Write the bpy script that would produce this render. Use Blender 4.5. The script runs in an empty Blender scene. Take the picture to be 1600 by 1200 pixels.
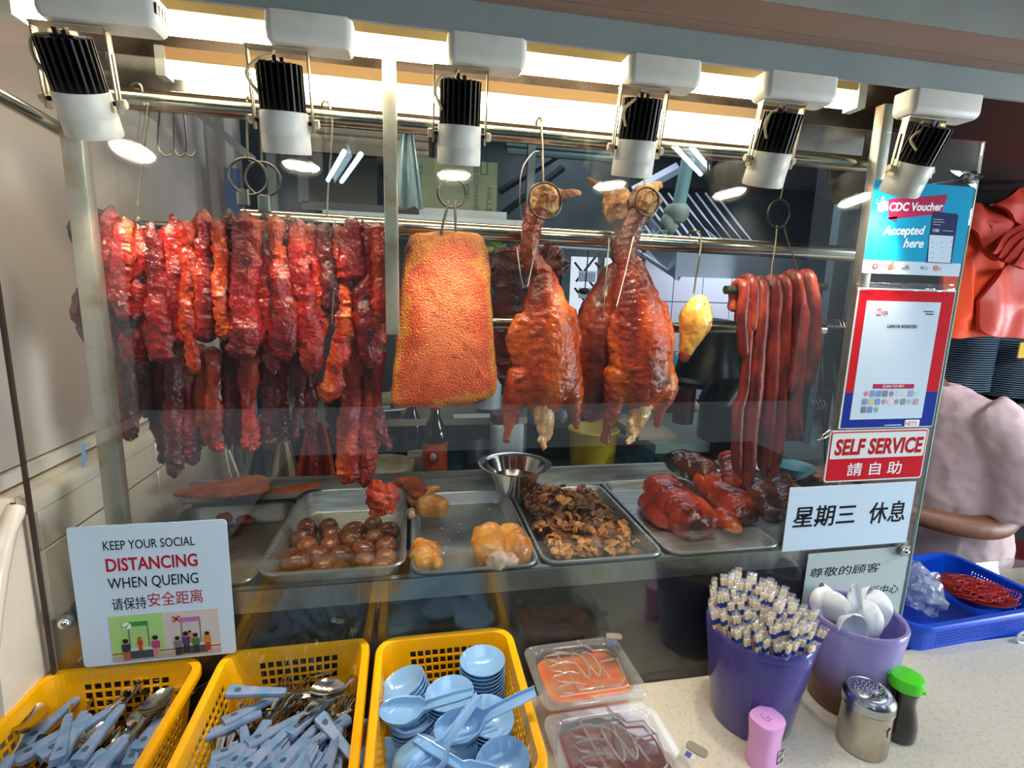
import bpy, bmesh, math, random
import numpy as np
from mathutils import Vector, Matrix, noise

# ---------------------------------------------------------------- camera, world, exposure
SC = bpy.context.scene
COL = SC.collection
K = 1.6                                  # height of the lens above the floor
YAW, PIT, ROL, FPX = math.radians(11.06), math.radians(10.06), math.radians(1.53), 800.0
fw = np.array([math.sin(YAW)*math.cos(PIT), math.cos(YAW)*math.cos(PIT), -math.sin(PIT)])
r0 = np.array([math.cos(YAW), -math.sin(YAW), 0.0]); u0 = np.cross(r0, fw)
rt = math.cos(ROL)*r0 + math.sin(ROL)*u0
up = -math.sin(ROL)*r0 + math.cos(ROL)*u0
CAM = np.array([0.0, -0.85, K])
cam = bpy.data.cameras.new('camera'); co = bpy.data.objects.new('camera', cam); COL.objects.link(co)
cam.sensor_width = 36.0; cam.lens = 36.0*FPX/1600.0; cam.clip_start = 0.02
co.matrix_world = Matrix(((rt[0], up[0], -fw[0], CAM[0]), (rt[1], up[1], -fw[1], CAM[1]), (rt[2], up[2], -fw[2], CAM[2]), (0, 0, 0, 1)))
SC.camera = co
SC.view_settings.view_transform = 'Standard'
SC.view_settings.look = 'None'
SC.view_settings.exposure = 0.12
SC.view_settings.gamma = 1.0
SC.view_settings.use_curve_mapping = False
W = bpy.data.worlds.new('world'); SC.world = W; W.use_nodes = True
W.node_tree.nodes['Background'].inputs[0].default_value = (0.66, 0.78, 0.88, 1)
W.node_tree.nodes['Background'].inputs[1].default_value = 0.42
# strengths of the real lamps of the place
TUBE = 20.0          # warm batten tubes over the display
SPOT = 8.0          # each spotlight, watts
LENS = 28.0          # glow of the spotlight lenses
HALL = 30.0         # cold tubes of the hall behind the photographer
KITCH = 14.0        # kitchen tubes

def lamp(kind, name, loc, energy, color, **kw):
    l = bpy.data.lights.new(name, kind); l.energy = energy; l.color = color
    for k, v in kw.items():
        if k != 'to': setattr(l, k, v)
    o = bpy.data.objects.new(name, l); COL.objects.link(o); o.location = loc
    if 'to' in kw:
        o.rotation_euler = (Vector(kw['to'])-Vector(loc)).to_track_quat('-Z', 'Y').to_euler()
    return o
WARM = (1.0, 0.84, 0.62); COOL = (0.72, 0.88, 1.0)
# soft overhead fill added to make up for the dim hall's ambient light
lamp('AREA', 'hall_fill', (1.3, -2.3, 4.2), 80.0, (0.80, 0.91, 1.0), shape='RECTANGLE', size=4.5, size_y=1.2, to=(0.6, -.3, 0.8))
lamp('AREA', 'side_fill', (5.2, -1.9, 0.95), 210.0, (0.86, 0.93, 1.0), shape='RECTANGLE', size=1.6, size_y=1.6, to=(0.2, -.3, 1.7))  # unseen fill added at the right to brighten the soffit and left wall
lamp('AREA', 'kitchen_light', (1.4, 1.7, 2.6), 14.0, (0.82, 0.88, 1.0), shape='RECTANGLE', size=2.0, size_y=0.9, to=(1.5, 1.8, 0.0))
lamp('AREA', 'person_fill', (2.0, -.45, 1.93), 9.0, (0.92, 0.95, 1.0), shape='RECTANGLE', size=.6, size_y=.2, to=(1.85, .6, 1.1))  # unseen fill added to brighten the person's shirt, no fixture hangs there
lamp('AREA', 'hood_light', (2.15, 2.15, 1.80), 7.0, (0.86, 0.88, 1.0), shape='RECTANGLE', size=.9, size_y=.2, to=(2.1, 2.6, 1.1))

def z(v): return v + K
def ray(x, y): return (x-800)/FPX*rt - (y-600)/FPX*up + fw
def aY(x, y, Y): d = ray(x, y); return CAM + d*((Y-CAM[1])/d[1])
def aX(x, y, X): d = ray(x, y); return CAM + d*((X-CAM[0])/d[0])
def aZ(x, y, Zr): d = ray(x, y); return CAM + d*(Zr/d[2])        # Zr measured from the lens height
def dist(P): return float((np.array(P)-CAM) @ fw)
rnd = random.Random(7)

# ---------------------------------------------------------------- materials
def lin(h):
    h = h.lstrip('#'); c = [int(h[i:i+2], 16)/255 for i in (0, 2, 4)]
    return tuple((x/12.92 if x <= 0.04045 else ((x+0.055)/1.055)**2.4) for x in c) + (1,)
MATS = {}
def newmat(name):
    m = bpy.data.materials.new(name); m.use_nodes = True; nt = m.node_tree
    return m, nt, nt.nodes['Principled BSDF']
def mat(name, col, rough=0.5, metal=0.0, col2=None, nscale=8, bump=0.0, bscale=60, spec=0.5, trans=0.0, ior=1.45,
        emit=0.0, coat=0.0, alpha=1.0, stretch=None, mixlo=0.4, mixhi=0.62, detail=4, sss=0.0):
    if name in MATS: return MATS[name]
    m, nt, b = newmat(name); N = nt.nodes; L = nt.links
    c = lin(col); b.inputs['Base Color'].default_value = c
    b.inputs['Roughness'].default_value = rough; b.inputs['Metallic'].default_value = metal
    b.inputs['Specular IOR Level'].default_value = spec
    b.inputs['Transmission Weight'].default_value = trans; b.inputs['IOR'].default_value = ior
    b.inputs['Coat Weight'].default_value = coat; b.inputs['Coat Roughness'].default_value = 0.08
    b.inputs['Alpha'].default_value = alpha
    if sss:
        b.inputs['Subsurface Weight'].default_value = sss; b.inputs['Subsurface Scale'].default_value = 0.01
    if emit:
        b.inputs['Emission Color'].default_value = c; b.inputs['Emission Strength'].default_value = emit
    if col2 or bump:
        tc = N.new('ShaderNodeTexCoord'); mp = N.new('ShaderNodeMapping'); L.new(tc.outputs['Object'], mp.inputs[0])
        if stretch: mp.inputs['Scale'].default_value = stretch
    if col2:
        n = N.new('ShaderNodeTexNoise'); n.inputs['Scale'].default_value = nscale; n.inputs['Detail'].default_value = detail
        L.new(mp.outputs[0], n.inputs[0])
        r = N.new('ShaderNodeValToRGB'); r.color_ramp.elements[0].position = mixlo; r.color_ramp.elements[1].position = mixhi
        r.color_ramp.elements[0].color = c; r.color_ramp.elements[1].color = lin(col2)
        L.new(n.outputs[0], r.inputs[0]); L.new(r.outputs[0], b.inputs['Base Color'])
    if bump:
        n2 = N.new('ShaderNodeTexNoise'); n2.inputs['Scale'].default_value = bscale; n2.inputs['Detail'].default_value = 5
        L.new(mp.outputs[0], n2.inputs[0])
        bp = N.new('ShaderNodeBump'); bp.inputs['Strength'].default_value = bump; bp.inputs['Distance'].default_value = 0.002
        L.new(n2.outputs[0], bp.inputs['Height']); L.new(bp.outputs[0], b.inputs['Normal'])
    MATS[name] = m; return m
def meat(name, cols, scale=18, rough=0.22, bump=0.6, bscale=120, char='#1a0705', charlo=0.62, charhi=0.74, coat=0.6, stretch=(1, 1, .35), cscale=22, spec=0.5):
    """roasted meat: three or four colours blended by noise, charred patches, sticky gloss"""
    m, nt, b = newmat(name); N = nt.nodes; L = nt.links
    tc = N.new('ShaderNodeTexCoord'); mp = N.new('ShaderNodeMapping'); mp.inputs['Scale'].default_value = stretch
    oi = N.new('ShaderNodeObjectInfo'); va = N.new('ShaderNodeVectorMath'); va.operation = 'ADD'
    L.new(tc.outputs['Object'], va.inputs[0]); L.new(oi.outputs['Random'], va.inputs[1]); L.new(va.outputs[0], mp.inputs[0])
    n = N.new('ShaderNodeTexNoise'); n.inputs['Scale'].default_value = scale; n.inputs['Detail'].default_value = 6; n.inputs['Distortion'].default_value = 0.4
    L.new(mp.outputs[0], n.inputs[0])
    r = N.new('ShaderNodeValToRGB'); e = r.color_ramp.elements
    k = len(cols)
    e[0].position = 0.30; e[0].color = lin(cols[0]); e[1].position = 0.72; e[1].color = lin(cols[-1])
    for i in range(1, k-1):
        q = e.new(0.30+0.42*i/(k-1)); q.color = lin(cols[i])
    L.new(n.outputs[0], r.inputs[0])
    n3 = N.new('ShaderNodeTexNoise'); n3.inputs['Scale'].default_value = cscale; n3.inputs['Detail'].default_value = 7
    L.new(va.outputs[0], n3.inputs[0])
    r3 = N.new('ShaderNodeMapRange'); r3.inputs['From Min'].default_value = charlo; r3.inputs['From Max'].default_value = charhi
    L.new(n3.outputs[0], r3.inputs['Value'])
    at = N.new('ShaderNodeAttribute'); at.attribute_name = 'char'
    mx = N.new('ShaderNodeMath'); mx.operation = 'MAXIMUM'; L.new(r3.outputs[0], mx.inputs[0]); L.new(at.outputs['Fac'], mx.inputs[1])
    mix = N.new('ShaderNodeMix'); mix.data_type = 'RGBA'
    L.new(mx.outputs[0], mix.inputs['Factor']); L.new(r.outputs[0], mix.inputs[6]); mix.inputs[7].default_value = lin(char)
    L.new(mix.outputs[2], b.inputs['Base Color'])
    b.inputs['Roughness'].default_value = rough; b.inputs['Coat Weight'].default_value = coat; b.inputs['Coat Roughness'].default_value = 0.12
    b.inputs['Specular IOR Level'].default_value = spec
    n2 = N.new('ShaderNodeTexNoise'); n2.inputs['Scale'].default_value = bscale; n2.inputs['Detail'].default_value = 4
    L.new(tc.outputs['Object'], n2.inputs[0])
    bp = N.new('ShaderNodeBump'); bp.inputs['Strength'].default_value = bump; bp.inputs['Distance'].default_value = 0.004
    L.new(n2.outputs[0], bp.inputs['Height']); L.new(bp.outputs[0], b.inputs['Normal'])
    L.new(bp.outputs[0], b.inputs['Coat Normal'])
    MATS[name] = m; return m
def glassmat(name, tint=(0.93, 0.98, 0.96), ior=1.5, rough=0.0, edge=None, haze=0.0, hazecol=(0.7, 0.8, 0.85), low=None):
    """thin clear sheet: lets light through, mirrors by Fresnel on both faces"""
    m = bpy.data.materials.new(name); m.use_nodes = True; nt = m.node_tree; N = nt.nodes; L = nt.links; N.clear()
    out = N.new('ShaderNodeOutputMaterial'); tr = N.new('ShaderNodeBsdfTransparent'); gl = N.new('ShaderNodeBsdfGlossy')
    tr.inputs[0].default_value = (*tint, 1); gl.inputs['Roughness'].default_value = rough
    gl.inputs['Color'].default_value = (1, 1, 1, 1)
    geo = N.new('ShaderNodeNewGeometry'); mr = N.new('ShaderNodeMapRange')
    mr.inputs['To Min'].default_value = ior; mr.inputs['To Max'].default_value = 1/ior
    L.new(geo.outputs['Backfacing'], mr.inputs['Value'])
    fr = N.new('ShaderNodeFresnel'); L.new(mr.outputs[0], fr.inputs['IOR'])
    mx = N.new('ShaderNodeMixShader'); L.new(fr.outputs[0], mx.inputs[0])
    base = tr
    if haze:
        df = N.new('ShaderNodeBsdfDiffuse'); df.inputs[0].default_value = (*hazecol, 1)
        m2 = N.new('ShaderNodeMixShader'); m2.inputs[0].default_value = haze
        if low:                            # liquid and dregs standing in the lower part
            tc = N.new('ShaderNodeTexCoord'); sp = N.new('ShaderNodeSeparateXYZ'); L.new(tc.outputs['Object'], sp.inputs[0])
            nz = N.new('ShaderNodeTexNoise'); nz.inputs['Scale'].default_value = 14; L.new(tc.outputs['Object'], nz.inputs[0])
            ad = N.new('ShaderNodeMath'); ad.operation = 'MULTIPLY_ADD'; ad.inputs[1].default_value = .05; L.new(nz.outputs[0], ad.inputs[0]); L.new(sp.outputs['Z'], ad.inputs[2])
            q = N.new('ShaderNodeValToRGB'); q.color_ramp.elements[0].position = low[0]; q.color_ramp.elements[1].position = low[1]
            q.color_ramp.elements[0].color = (*low[2], 1); q.color_ramp.elements[1].color = (*hazecol, 1); L.new(ad.outputs[0], q.inputs[0]); L.new(q.outputs[0], df.inputs[0])
        L.new(tr.outputs[0], m2.inputs[1]); L.new(df.outputs[0], m2.inputs[2]); base = m2
    L.new(base.outputs[0], mx.inputs[1]); L.new(gl.outputs[0], mx.inputs[2]); L.new(mx.outputs[0], out.inputs[0])
    MATS[name] = m; return m
def emis(name, col, s):
    m = bpy.data.materials.new(name); m.use_nodes = True; nt = m.node_tree; nt.nodes.clear()
    o = nt.nodes.new('ShaderNodeOutputMaterial'); e = nt.nodes.new('ShaderNodeEmission')
    e.inputs[0].default_value = (*col, 1); e.inputs[1].default_value = s; nt.links.new(e.outputs[0], o.inputs[0])
    MATS[name] = m; return m

STEEL = mat('brushed_steel', '#c9ccca', 0.40, .9, col2='#a9acaa', nscale=30, bump=0.05, bscale=200, stretch=(.3, 4, 4))
STEELD = mat('dull_steel', '#8b8f8c', 0.38, 1.0, col2='#6d6f6b', nscale=14, bump=0.08)
CHROME = mat('polished_steel', '#d8d8d6', 0.10, 1.0)
RAIL = mat('rail_steel', '#c9c4b6', 0.16, 1.0)
POST = mat('post_steel', '#c2beb2', 0.36, .8, col2='#a58a5c', nscale=16, bump=0.05, mixlo=.5, mixhi=.72)
WHITEP = mat('white_plastic', '#d3d8d2', 0.45, col2='#b9bdb1', nscale=14, mixlo=.45, mixhi=.75)
LAMPW = mat('lamp_white', '#dcddd2', 0.42, col2='#c6c5b4', nscale=20, mixlo=.5, mixhi=.8)
BLACKM = mat('black_metal', '#141312', 0.42, 0.3)
DARK = mat('dark_panel', '#22282a', 0.35, col2='#14191b', nscale=6)
YEL = mat('yellow_plastic', '#f7b200', 0.36, col2='#f0a400', nscale=6, sss=0.0)
BLUEB = mat('blue_plastic', '#0a4fd0', 0.35)
LBLUE = mat('sky_blue_melamine', '#86b2dc', 0.2, coat=0.3, col2='#7ea9d6', nscale=6)
HANDLE = mat('blue_grey_plastic', '#5f86a8', 0.38, col2='#8493b4', nscale=40)
SILVER = mat('cutlery_steel', '#b9b2a6', 0.14, 1.0)
PAPER = mat('white_paper', '#c3d6e6', 0.8, spec=.15)
TILE = mat('cream_tile', '#e6d9c6', 0.16, col2='#dac9b3', nscale=5, coat=0.3)
GROUT = mat('grout', '#8d8270', 0.9, col2='#4d4034', nscale=18, bump=.4)
WPANEL = mat('wall_panel', '#d2c4bc', 0.30, col2='#a99e99', nscale=3)
COUNTER = mat('counter_laminate', '#d6cdbb', 0.34, col2='#bdb29e', nscale=150, bump=0.03, mixlo=.5, mixhi=.8, detail=9)

# ---------------------------------------------------------------- geometry
def geo(V, F): return (np.array(V, float).reshape(-1, 3), [tuple(f) for f in F])
def join(*gs):
    V = []; F = []; n = 0
    for g in gs:
        if g is None: continue
        V.append(g[0]); F += [tuple(i+n for i in f) for f in g[1]]; n += len(g[0])
    return (np.concatenate(V), F)
def xf(g, M):
    M = np.array(M); return (g[0] @ M[:3, :3].T + M[:3, 3], g[1])
def mv(g, x=0, y=0, zz=0): return (g[0] + np.array([x, y, zz]), g[1])
def scl(g, x, y, zz): return (g[0]*np.array([x, y, zz]), g[1])
def rotm(ax, a, loc=(0, 0, 0)): return Matrix.Translation(loc) @ Matrix.Rotation(a, 4, ax)
def frame(o, x, y, zz): return np.array([[x[0], y[0], zz[0], o[0]], [x[1], y[1], zz[1], o[1]], [x[2], y[2], zz[2], o[2]], [0, 0, 0, 1.0]])
def box(x0, x1, y0, y1, z0, z1):
    V = [(x, y, w) for x in (x0, x1) for y in (y0, y1) for w in (z0, z1)]
    return geo(V, [(0, 1, 3, 2), (4, 6, 7, 5), (0, 4, 5, 1), (2, 3, 7, 6), (0, 2, 6, 4), (1, 5, 7, 3)])
def loft(rings, cap0=True, cap1=True, close=False):
    n = len(rings[0]); V = np.concatenate([np.array(r, float) for r in rings]); F = []
    m = len(rings)
    for i in range(m if close else m-1):
        a = i*n; b = ((i+1) % m)*n
        for j in range(n):
            k = (j+1) % n; F.append((a+j, a+k, b+k, b+j))
    if not close:
        if cap0: F.append(tuple(range(n))[::-1])
        if cap1: F.append(tuple(range((m-1)*n, m*n)))
    return (V, F)
def rrect(w, d, r, n=5, zz=0.0, cx=0.0, cy=0.0):
    r = max(min(r, w/2-1e-5, d/2-1e-5), 1e-5); P = []
    for (sx, sy, a0) in ((1, 1, 0), (-1, 1, 90), (-1, -1, 180), (1, -1, 270)):
        for i in range(n+1):
            a = math.radians(a0+90*i/n); P.append((cx+sx*(w/2-r)+r*math.cos(a), cy+sy*(d/2-r)+r*math.sin(a), zz))
    return P
def rbox(w, d, h, r, c=0.0, n=4):
    """rounded box standing on z=0, chamfer c"""
    if c <= 0: return loft([rrect(w, d, r, n, 0), rrect(w, d, r, n, h)])
    return loft([rrect(w-2*c, d-2*c, max(r-c, 1e-4), n, 0), rrect(w, d, r, n, c), rrect(w, d, r, n, h-c), rrect(w-2*c, d-2*c, max(r-c, 1e-4), n, h)])
def lathe(prof, n=24, cap0=True, cap1=True, close=False):
    rings = [[(r*math.cos(2*math.pi*i/n), r*math.sin(2*math.pi*i/n), h) for i in range(n)] for r, h in prof]
    return loft(rings, cap0, cap1, close)
def spline(P, m):
    """Catmull-Rom through rows of P (any columns), m samples"""
    P = np.array(P, float); n = len(P)
    if n == 2: return np.array([P[0]+(P[1]-P[0])*t for t in np.linspace(0, 1, m)])
    Q = np.vstack([2*P[0]-P[1], P, 2*P[-1]-P[-2]]); out = []
    for t in np.linspace(0, n-1-1e-9, m):
        i = int(t); u = t-i; a, b, c, d = Q[i], Q[i+1], Q[i+2], Q[i+3]
        out.append(0.5*((2*b)+(-a+c)*u+(2*a-5*b+4*c-d)*u*u+(-a+3*b-3*c+d)*u**3))
    return np.array(out)
def tube(P, R, n=8, flat=1.0, cap=True, fdir=None):
    """swept tube; R scalar or per point; flat squeezes along fdir"""
    P = np.array(P, float); m = len(P); R = np.full(m, R) if np.isscalar(R) else np.array(R, float)
    T = np.gradient(P, axis=0); T /= np.linalg.norm(T, axis=1)[:, None]+1e-12
    ref = np.array(fdir if fdir is not None else (0, 1, 0), float)
    if fdir is None and abs(T[0] @ ref) > 0.9: ref = np.array([1.0, 0, 0])
    rings = []; prev = ref
    for i in range(m):
        base = prev if fdir is None else ref
        b = base - T[i]*(base @ T[i]); nb = np.linalg.norm(b)
        if nb < 1e-6: b = np.cross(T[i], (0, 0, 1)); nb = np.linalg.norm(b)+1e-9
        b /= nb; s = np.cross(T[i], b); prev = b
        rings.append([P[i]+R[i]*(math.cos(2*math.pi*j/n)*s + flat*math.sin(2*math.pi*j/n)*b) for j in range(n)])
    return loft(rings, cap, cap)
def ellip(c, rx, ry, rz, n=14, m=9):
    V = [(0, 0, -1)]; F = []
    for i in range(1, m):
        a = -math.pi/2+math.pi*i/m
        for j in range(n):
            t = 2*math.pi*j/n; V.append((math.cos(a)*math.cos(t), math.cos(a)*math.sin(t), math.sin(a)))
    V.append((0, 0, 1)); L = len(V)-1
    for j in range(n):
        k = (j+1) % n; F.append((0, 1+k, 1+j)); F.append((L, L-n+j, L-n+k))
        for i in range(m-2): F.append((1+i*n+j, 1+i*n+k, 1+(i+1)*n+k, 1+(i+1)*n+j))
    return (np.array(V, float)*np.array([rx, ry, rz])+np.array(c), F)
def prism(pts, y0, y1):
    """outline in x,z extruded in y"""
    n = len(pts); V = [(p[0], y0, p[1]) for p in pts]+[(p[0], y1, p[1]) for p in pts]
    return geo(V, [tuple(range(n)), tuple(range(2*n-1, n-1, -1))]+[(i, i+n, (i+1) % n+n, (i+1) % n) for i in range(n)])
def vnoise(g, amp, sc, seed=0.0, octv=3, aniso=(1, 1, 1)):
    """push vertices along their normals by fractal noise"""
    me = bpy.data.meshes.new('t'); me.from_pydata(g[0].tolist(), [], g[1]); me.update()
    V = g[0].copy(); a = np.array(aniso)
    for i, v in enumerate(me.vertices):
        p = Vector(V[i]*sc*a)+Vector((seed, seed*1.7, seed*.3)); V[i] = V[i]+np.array(v.normal)*amp*noise.fractal(p, 0.6, 2.1, octv)
    bpy.data.meshes.remove(me); return (V, g[1])
def fuse(geos, vox=0.004, smooth=4):
    """weld overlapping volumes into one continuous skin"""
    g = join(*geos); me = bpy.data.meshes.new('fz'); me.from_pydata(g[0].tolist(), [], g[1])
    bm = bmesh.new(); bm.from_mesh(me); bmesh.ops.recalc_face_normals(bm, faces=bm.faces); bm.to_mesh(me); bm.free()
    o = bpy.data.objects.new('fz', me); COL.objects.link(o)
    md = o.modifiers.new('r', 'REMESH'); md.mode = 'VOXEL'; md.voxel_size = vox; md.adaptivity = 0
    if smooth:
        s = o.modifiers.new('s', 'SMOOTH'); s.iterations = smooth; s.factor = .5
    dg = bpy.context.evaluated_depsgraph_get(); m2 = bpy.data.meshes.new_from_object(o.evaluated_get(dg))
    V = np.empty(len(m2.vertices)*3); m2.vertices.foreach_get('co', V); F = [tuple(p.vertices) for p in m2.polygons]
    bpy.data.objects.remove(o); bpy.data.meshes.remove(me); bpy.data.meshes.remove(m2)
    return (V.reshape(-1, 3), F)

# ---------------------------------------------------------------- objects
ORG = {}
def tag(o, label=None, cat=None, group=None, kind=None):
    if label: o['label'] = label
    if cat: o['category'] = cat
    if group: o['group'] = group
    if kind: o['kind'] = kind
    return o
def tomesh(name, g, m, smooth=True, recalc=True):
    me = bpy.data.meshes.new(name); me.from_pydata(g[0].tolist(), [], g[1])
    if recalc:
        bm = bmesh.new(); bm.from_mesh(me); bmesh.ops.recalc_face_normals(bm, faces=bm.faces); bm.to_mesh(me); bm.free()
    if m: me.materials.append(m)
    if smooth:
        me.polygons.foreach_set('use_smooth', [True]*len(me.polygons))
        try: me.set_sharp_from_angle(angle=math.radians(38))
        except Exception: pass
    me.update(); return me
def part(name, g, m, parent=None, smooth=True, label=None, char=None, kind=None):
    """a mesh object; geometry is given in world coordinates"""
    org = ORG.get(parent.name, np.zeros(3)) if parent else np.zeros(3)
    V = g[0]-org; off = np.zeros(3)
    me = tomesh(name, (V, g[1]), m, smooth)
    if char is not None:
        a = me.attributes.new('char', 'FLOAT', 'POINT'); a.data.foreach_set('value', np.array(char, dtype=np.float32))
    o = bpy.data.objects.new(name, me); COL.objects.link(o)
    if parent:
        o.parent = parent; ORG[o.name] = org
    else: ORG[o.name] = np.zeros(3)
    if label: o['label'] = label
    if kind: o['kind'] = kind
    return o
def solo(name, g, m, label, cat, group=None, smooth=True, char=None, kind=None):
    """a thing that is one mesh; its origin goes to its own base"""
    c = np.array([(g[0][:, 0].min()+g[0][:, 0].max())/2, (g[0][:, 1].min()+g[0][:, 1].max())/2, g[0][:, 2].min()])
    me = tomesh(name, (g[0]-c, g[1]), m, smooth)
    if char is not None:
        a = me.attributes.new('char', 'FLOAT', 'POINT'); a.data.foreach_set('value', np.array(char, dtype=np.float32))
    o = bpy.data.objects.new(name, me); COL.objects.link(o); o.location = c; ORG[o.name] = c
    return tag(o, label, cat, group, kind)
def thing(name, label, cat, loc, group=None):
    o = bpy.data.objects.new(name, None); COL.objects.link(o); o.location = loc; o.empty_display_size = .02
    ORG[o.name] = np.array(loc, float); return tag(o, label, cat, group)
def struct(name, g, m, smooth=False, parent=None):
    o = part(name, g, m, parent, smooth)
    if parent is None: o['kind'] = 'structure'
    return o
def dup(root, M, label=None, group=None):
    """copy of a thing, its parts and sub-parts, placed by matrix M"""
    c = root.copy(); COL.objects.link(c); c.matrix_world = Matrix(M)
    if label: c['label'] = label
    if group: c['group'] = group
    for ch in root.children:
        d = ch.copy(); COL.objects.link(d); d.parent = c
        for gch in ch.children:
            e = gch.copy(); COL.objects.link(e); e.parent = d
    return c
ORD = ['first', 'second', 'third', 'fourth', 'fifth', 'sixth', 'seventh', 'eighth', 'ninth', 'tenth', 'eleventh', 'twelfth', 'thirteenth',
       'fourteenth', 'fifteenth', 'sixteenth', 'seventeenth', 'eighteenth', 'nineteenth', 'twentieth', 'twenty-first', 'twenty-second', 'twenty-third', 'twenty-fourth', 'twenty-fifth']

def textmesh(s, size, align='CENTER', shear=0.0, bold=0.0, ext=0.0001, spacing=1.0):
    cu = bpy.data.curves.new('tx', 'FONT'); cu.body = s; cu.size = size; cu.align_x = align; cu.align_y = 'CENTER'
    cu.shear = shear; cu.offset = bold; cu.extrude = ext; cu.space_character = spacing; cu.resolution_u = 3
    o = bpy.data.objects.new('tx', cu); COL.objects.link(o)
    dg = bpy.context.evaluated_depsgraph_get(); me = bpy.data.meshes.new_from_object(o.evaluated_get(dg))
    V = np.empty(len(me.vertices)*3); me.vertices.foreach_get('co', V); F = [tuple(p.vertices) for p in me.polygons]
    bpy.data.objects.remove(o); bpy.data.curves.remove(cu); bpy.data.meshes.remove(me)
    return (V.reshape(-1, 3), F)
def wallmat(ox, oy, oz, a=0.0, tilt=0.0):
    """text frame: x along +X (turned by a in the sheet), y up, facing the camera side (-Y)"""
    return Matrix.Translation((ox, oy, oz)) @ Matrix.Rotation(math.pi/2, 4, 'X') @ Matrix.Rotation(a, 4, 'Z')
# ---------------------------------------------------------------- the setting
XL, XR = -0.571, 3.4
YB = 2.7
CT = z(-.775)                            # counter top
FLOOR = mat('floor_tiles', '#3a3835', .5, col2='#2b2a28', nscale=6)
KWALL = mat('kitchen_wall', '#424f53', .45, col2='#364246', nscale=4)
CEIL = mat('kitchen_ceiling', '#2f3a3d', .7, col2='#283134', nscale=3)
BROWN = mat('soffit_laminate', '#977a69', .45, col2='#86705f', nscale=3, stretch=(.3, 3, 3))
TEALG = mat('fascia_grey', '#93a09f', .42, col2='#879493', nscale=4)
struct('floor', box(XL-.6, XR+.4, -4.2, YB+.2, -.05, 0), FLOOR)
struct('ceiling', box(XL-.1, XR+.1, .34, YB+.1, 3.0, 3.05), CEIL)
struct('wall_back', box(XL-.1, XR+.1, YB, YB+.08, 0, 3.0), KWALL)
struct('wall_right', box(XR, XR+.08, .0, YB, 0, 3.0), KWALL)
# left wall: upper panel stands behind a tiled ledge whose front end ramps down
SILL = z(-.318)
wl = struct('wall_left', join(box(XL-.16, XL-.062, -.45, 1.02, 0, 3.0), box(XL-.30, XL+.0-.012, .02, 1.0, 0, SILL-.012)), GROUT)
struct('wall_left_kitchen', box(XL-.16, XL-.05, 1.08, YB, 0, 3.0), KWALL)
struct('wall_rear', box(XL-.16, XL+.02, 1.0, 1.08, 0, 3.0), WPANEL)
part('wall_panel', box(XL-.062, XL-.055, -.45, 1.0, SILL+.025, 3.0), WPANEL, wl, False, label='smooth pinkish grey upper wall panel')
part('skirting', box(XL-.064, XL-.046, -.45, 1.0, SILL+.0, SILL+.022), mat('sill_trim', '#d9d0c4', .3), wl, False, label='pale trim at the foot of the upper panel')
for y0, y1 in ((-.0, .20), (.203, .41), (.413, .62), (.623, .83), (.833, 1.0)):
    part('tile', xf(rbox(.044, y1-y0, .008, .003, .0015, 2), Matrix.Translation((XL-.040, (y0+y1)/2, SILL-.012))), TILE, wl, True)
    # rounded nosing tile
    pr = [(XL-.017, SILL-.004)]+[(XL-.017+.017*math.sin(a), SILL-.022+.018*math.cos(a)) for a in np.linspace(0, math.pi/2, 7)]+[(XL, SILL-.032), (XL-.017, SILL-.032)]
    part('nosing_tile', prism(pr, y0+.001, y1-.001), TILE, wl, True)
zz0 = SILL-.034
for (za, zb) in ((SILL-.098, zz0), (SILL-.30, SILL-.101), (SILL-.50, SILL-.303)):
    for y0, y1 in ((.02, .205), (.208, .39), (.393, .565), (.568, .70), (.703, .87), (.873, 1.0)):
        part('tile', mv(xf(rbox(zb-za, y1-y0, .01, .002, .0015, 2), Matrix.Rotation(math.pi/2, 4, 'Y')), XL-.0115, (y0+y1)/2, (za+zb)/2), TILE, wl, True)
# ramping front end of the ledge
def ramp(x0, x1, lift=0.0):
    P = [(.0, SILL-.004), (-.03, SILL-.03), (-.055, SILL-.08), (-.075, SILL-.13), (-.092, SILL-.18)]
    V = []; F = []
    for (yy, w) in P: V += [(x0, yy, w+lift), (x1, yy, w+lift), (x0, yy, w-.03), (x1, yy, w-.03)]
    for i in range(len(P)-1):
        a = i*4; b = a+4; F += [(a, a+1, b+1, b), (a+1, a+3, b+3, b+1), (a, b, b+2, a+2), (a+2, b+2, b+3, a+3)]
    F += [(0, 2, 3, 1), (16, 17, 19, 18)]
    return geo(V, F)
part('ramp_tile', ramp(XL-.20, XL-.024), TILE, wl, False)
part('ramp_tile', tube([(XL-.016, .0, SILL-.02), (XL-.014, -.03, SILL-.045), (XL-.014, -.055, SILL-.095), (XL-.014, -.075, SILL-.145), (XL-.014, -.092, SILL-.195)], .013, 10), TILE, wl, True)
rt_side = [(.02, SILL-.02), (.018, SILL-.03), (-.03, SILL-.06), (-.055, SILL-.11), (-.075, SILL-.16), (-.092, SILL-.45), (.02, SILL-.45)]
part('tile', geo([(XL-.012, a, b) for a, b in rt_side]+[(XL-.03, a, b) for a, b in rt_side], [tuple(range(7)), tuple(range(13, 6, -1))]+[(i, i+7, (i+1) % 7+7, (i+1) % 7) for i in range(7)]), TILE, wl, False)
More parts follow.
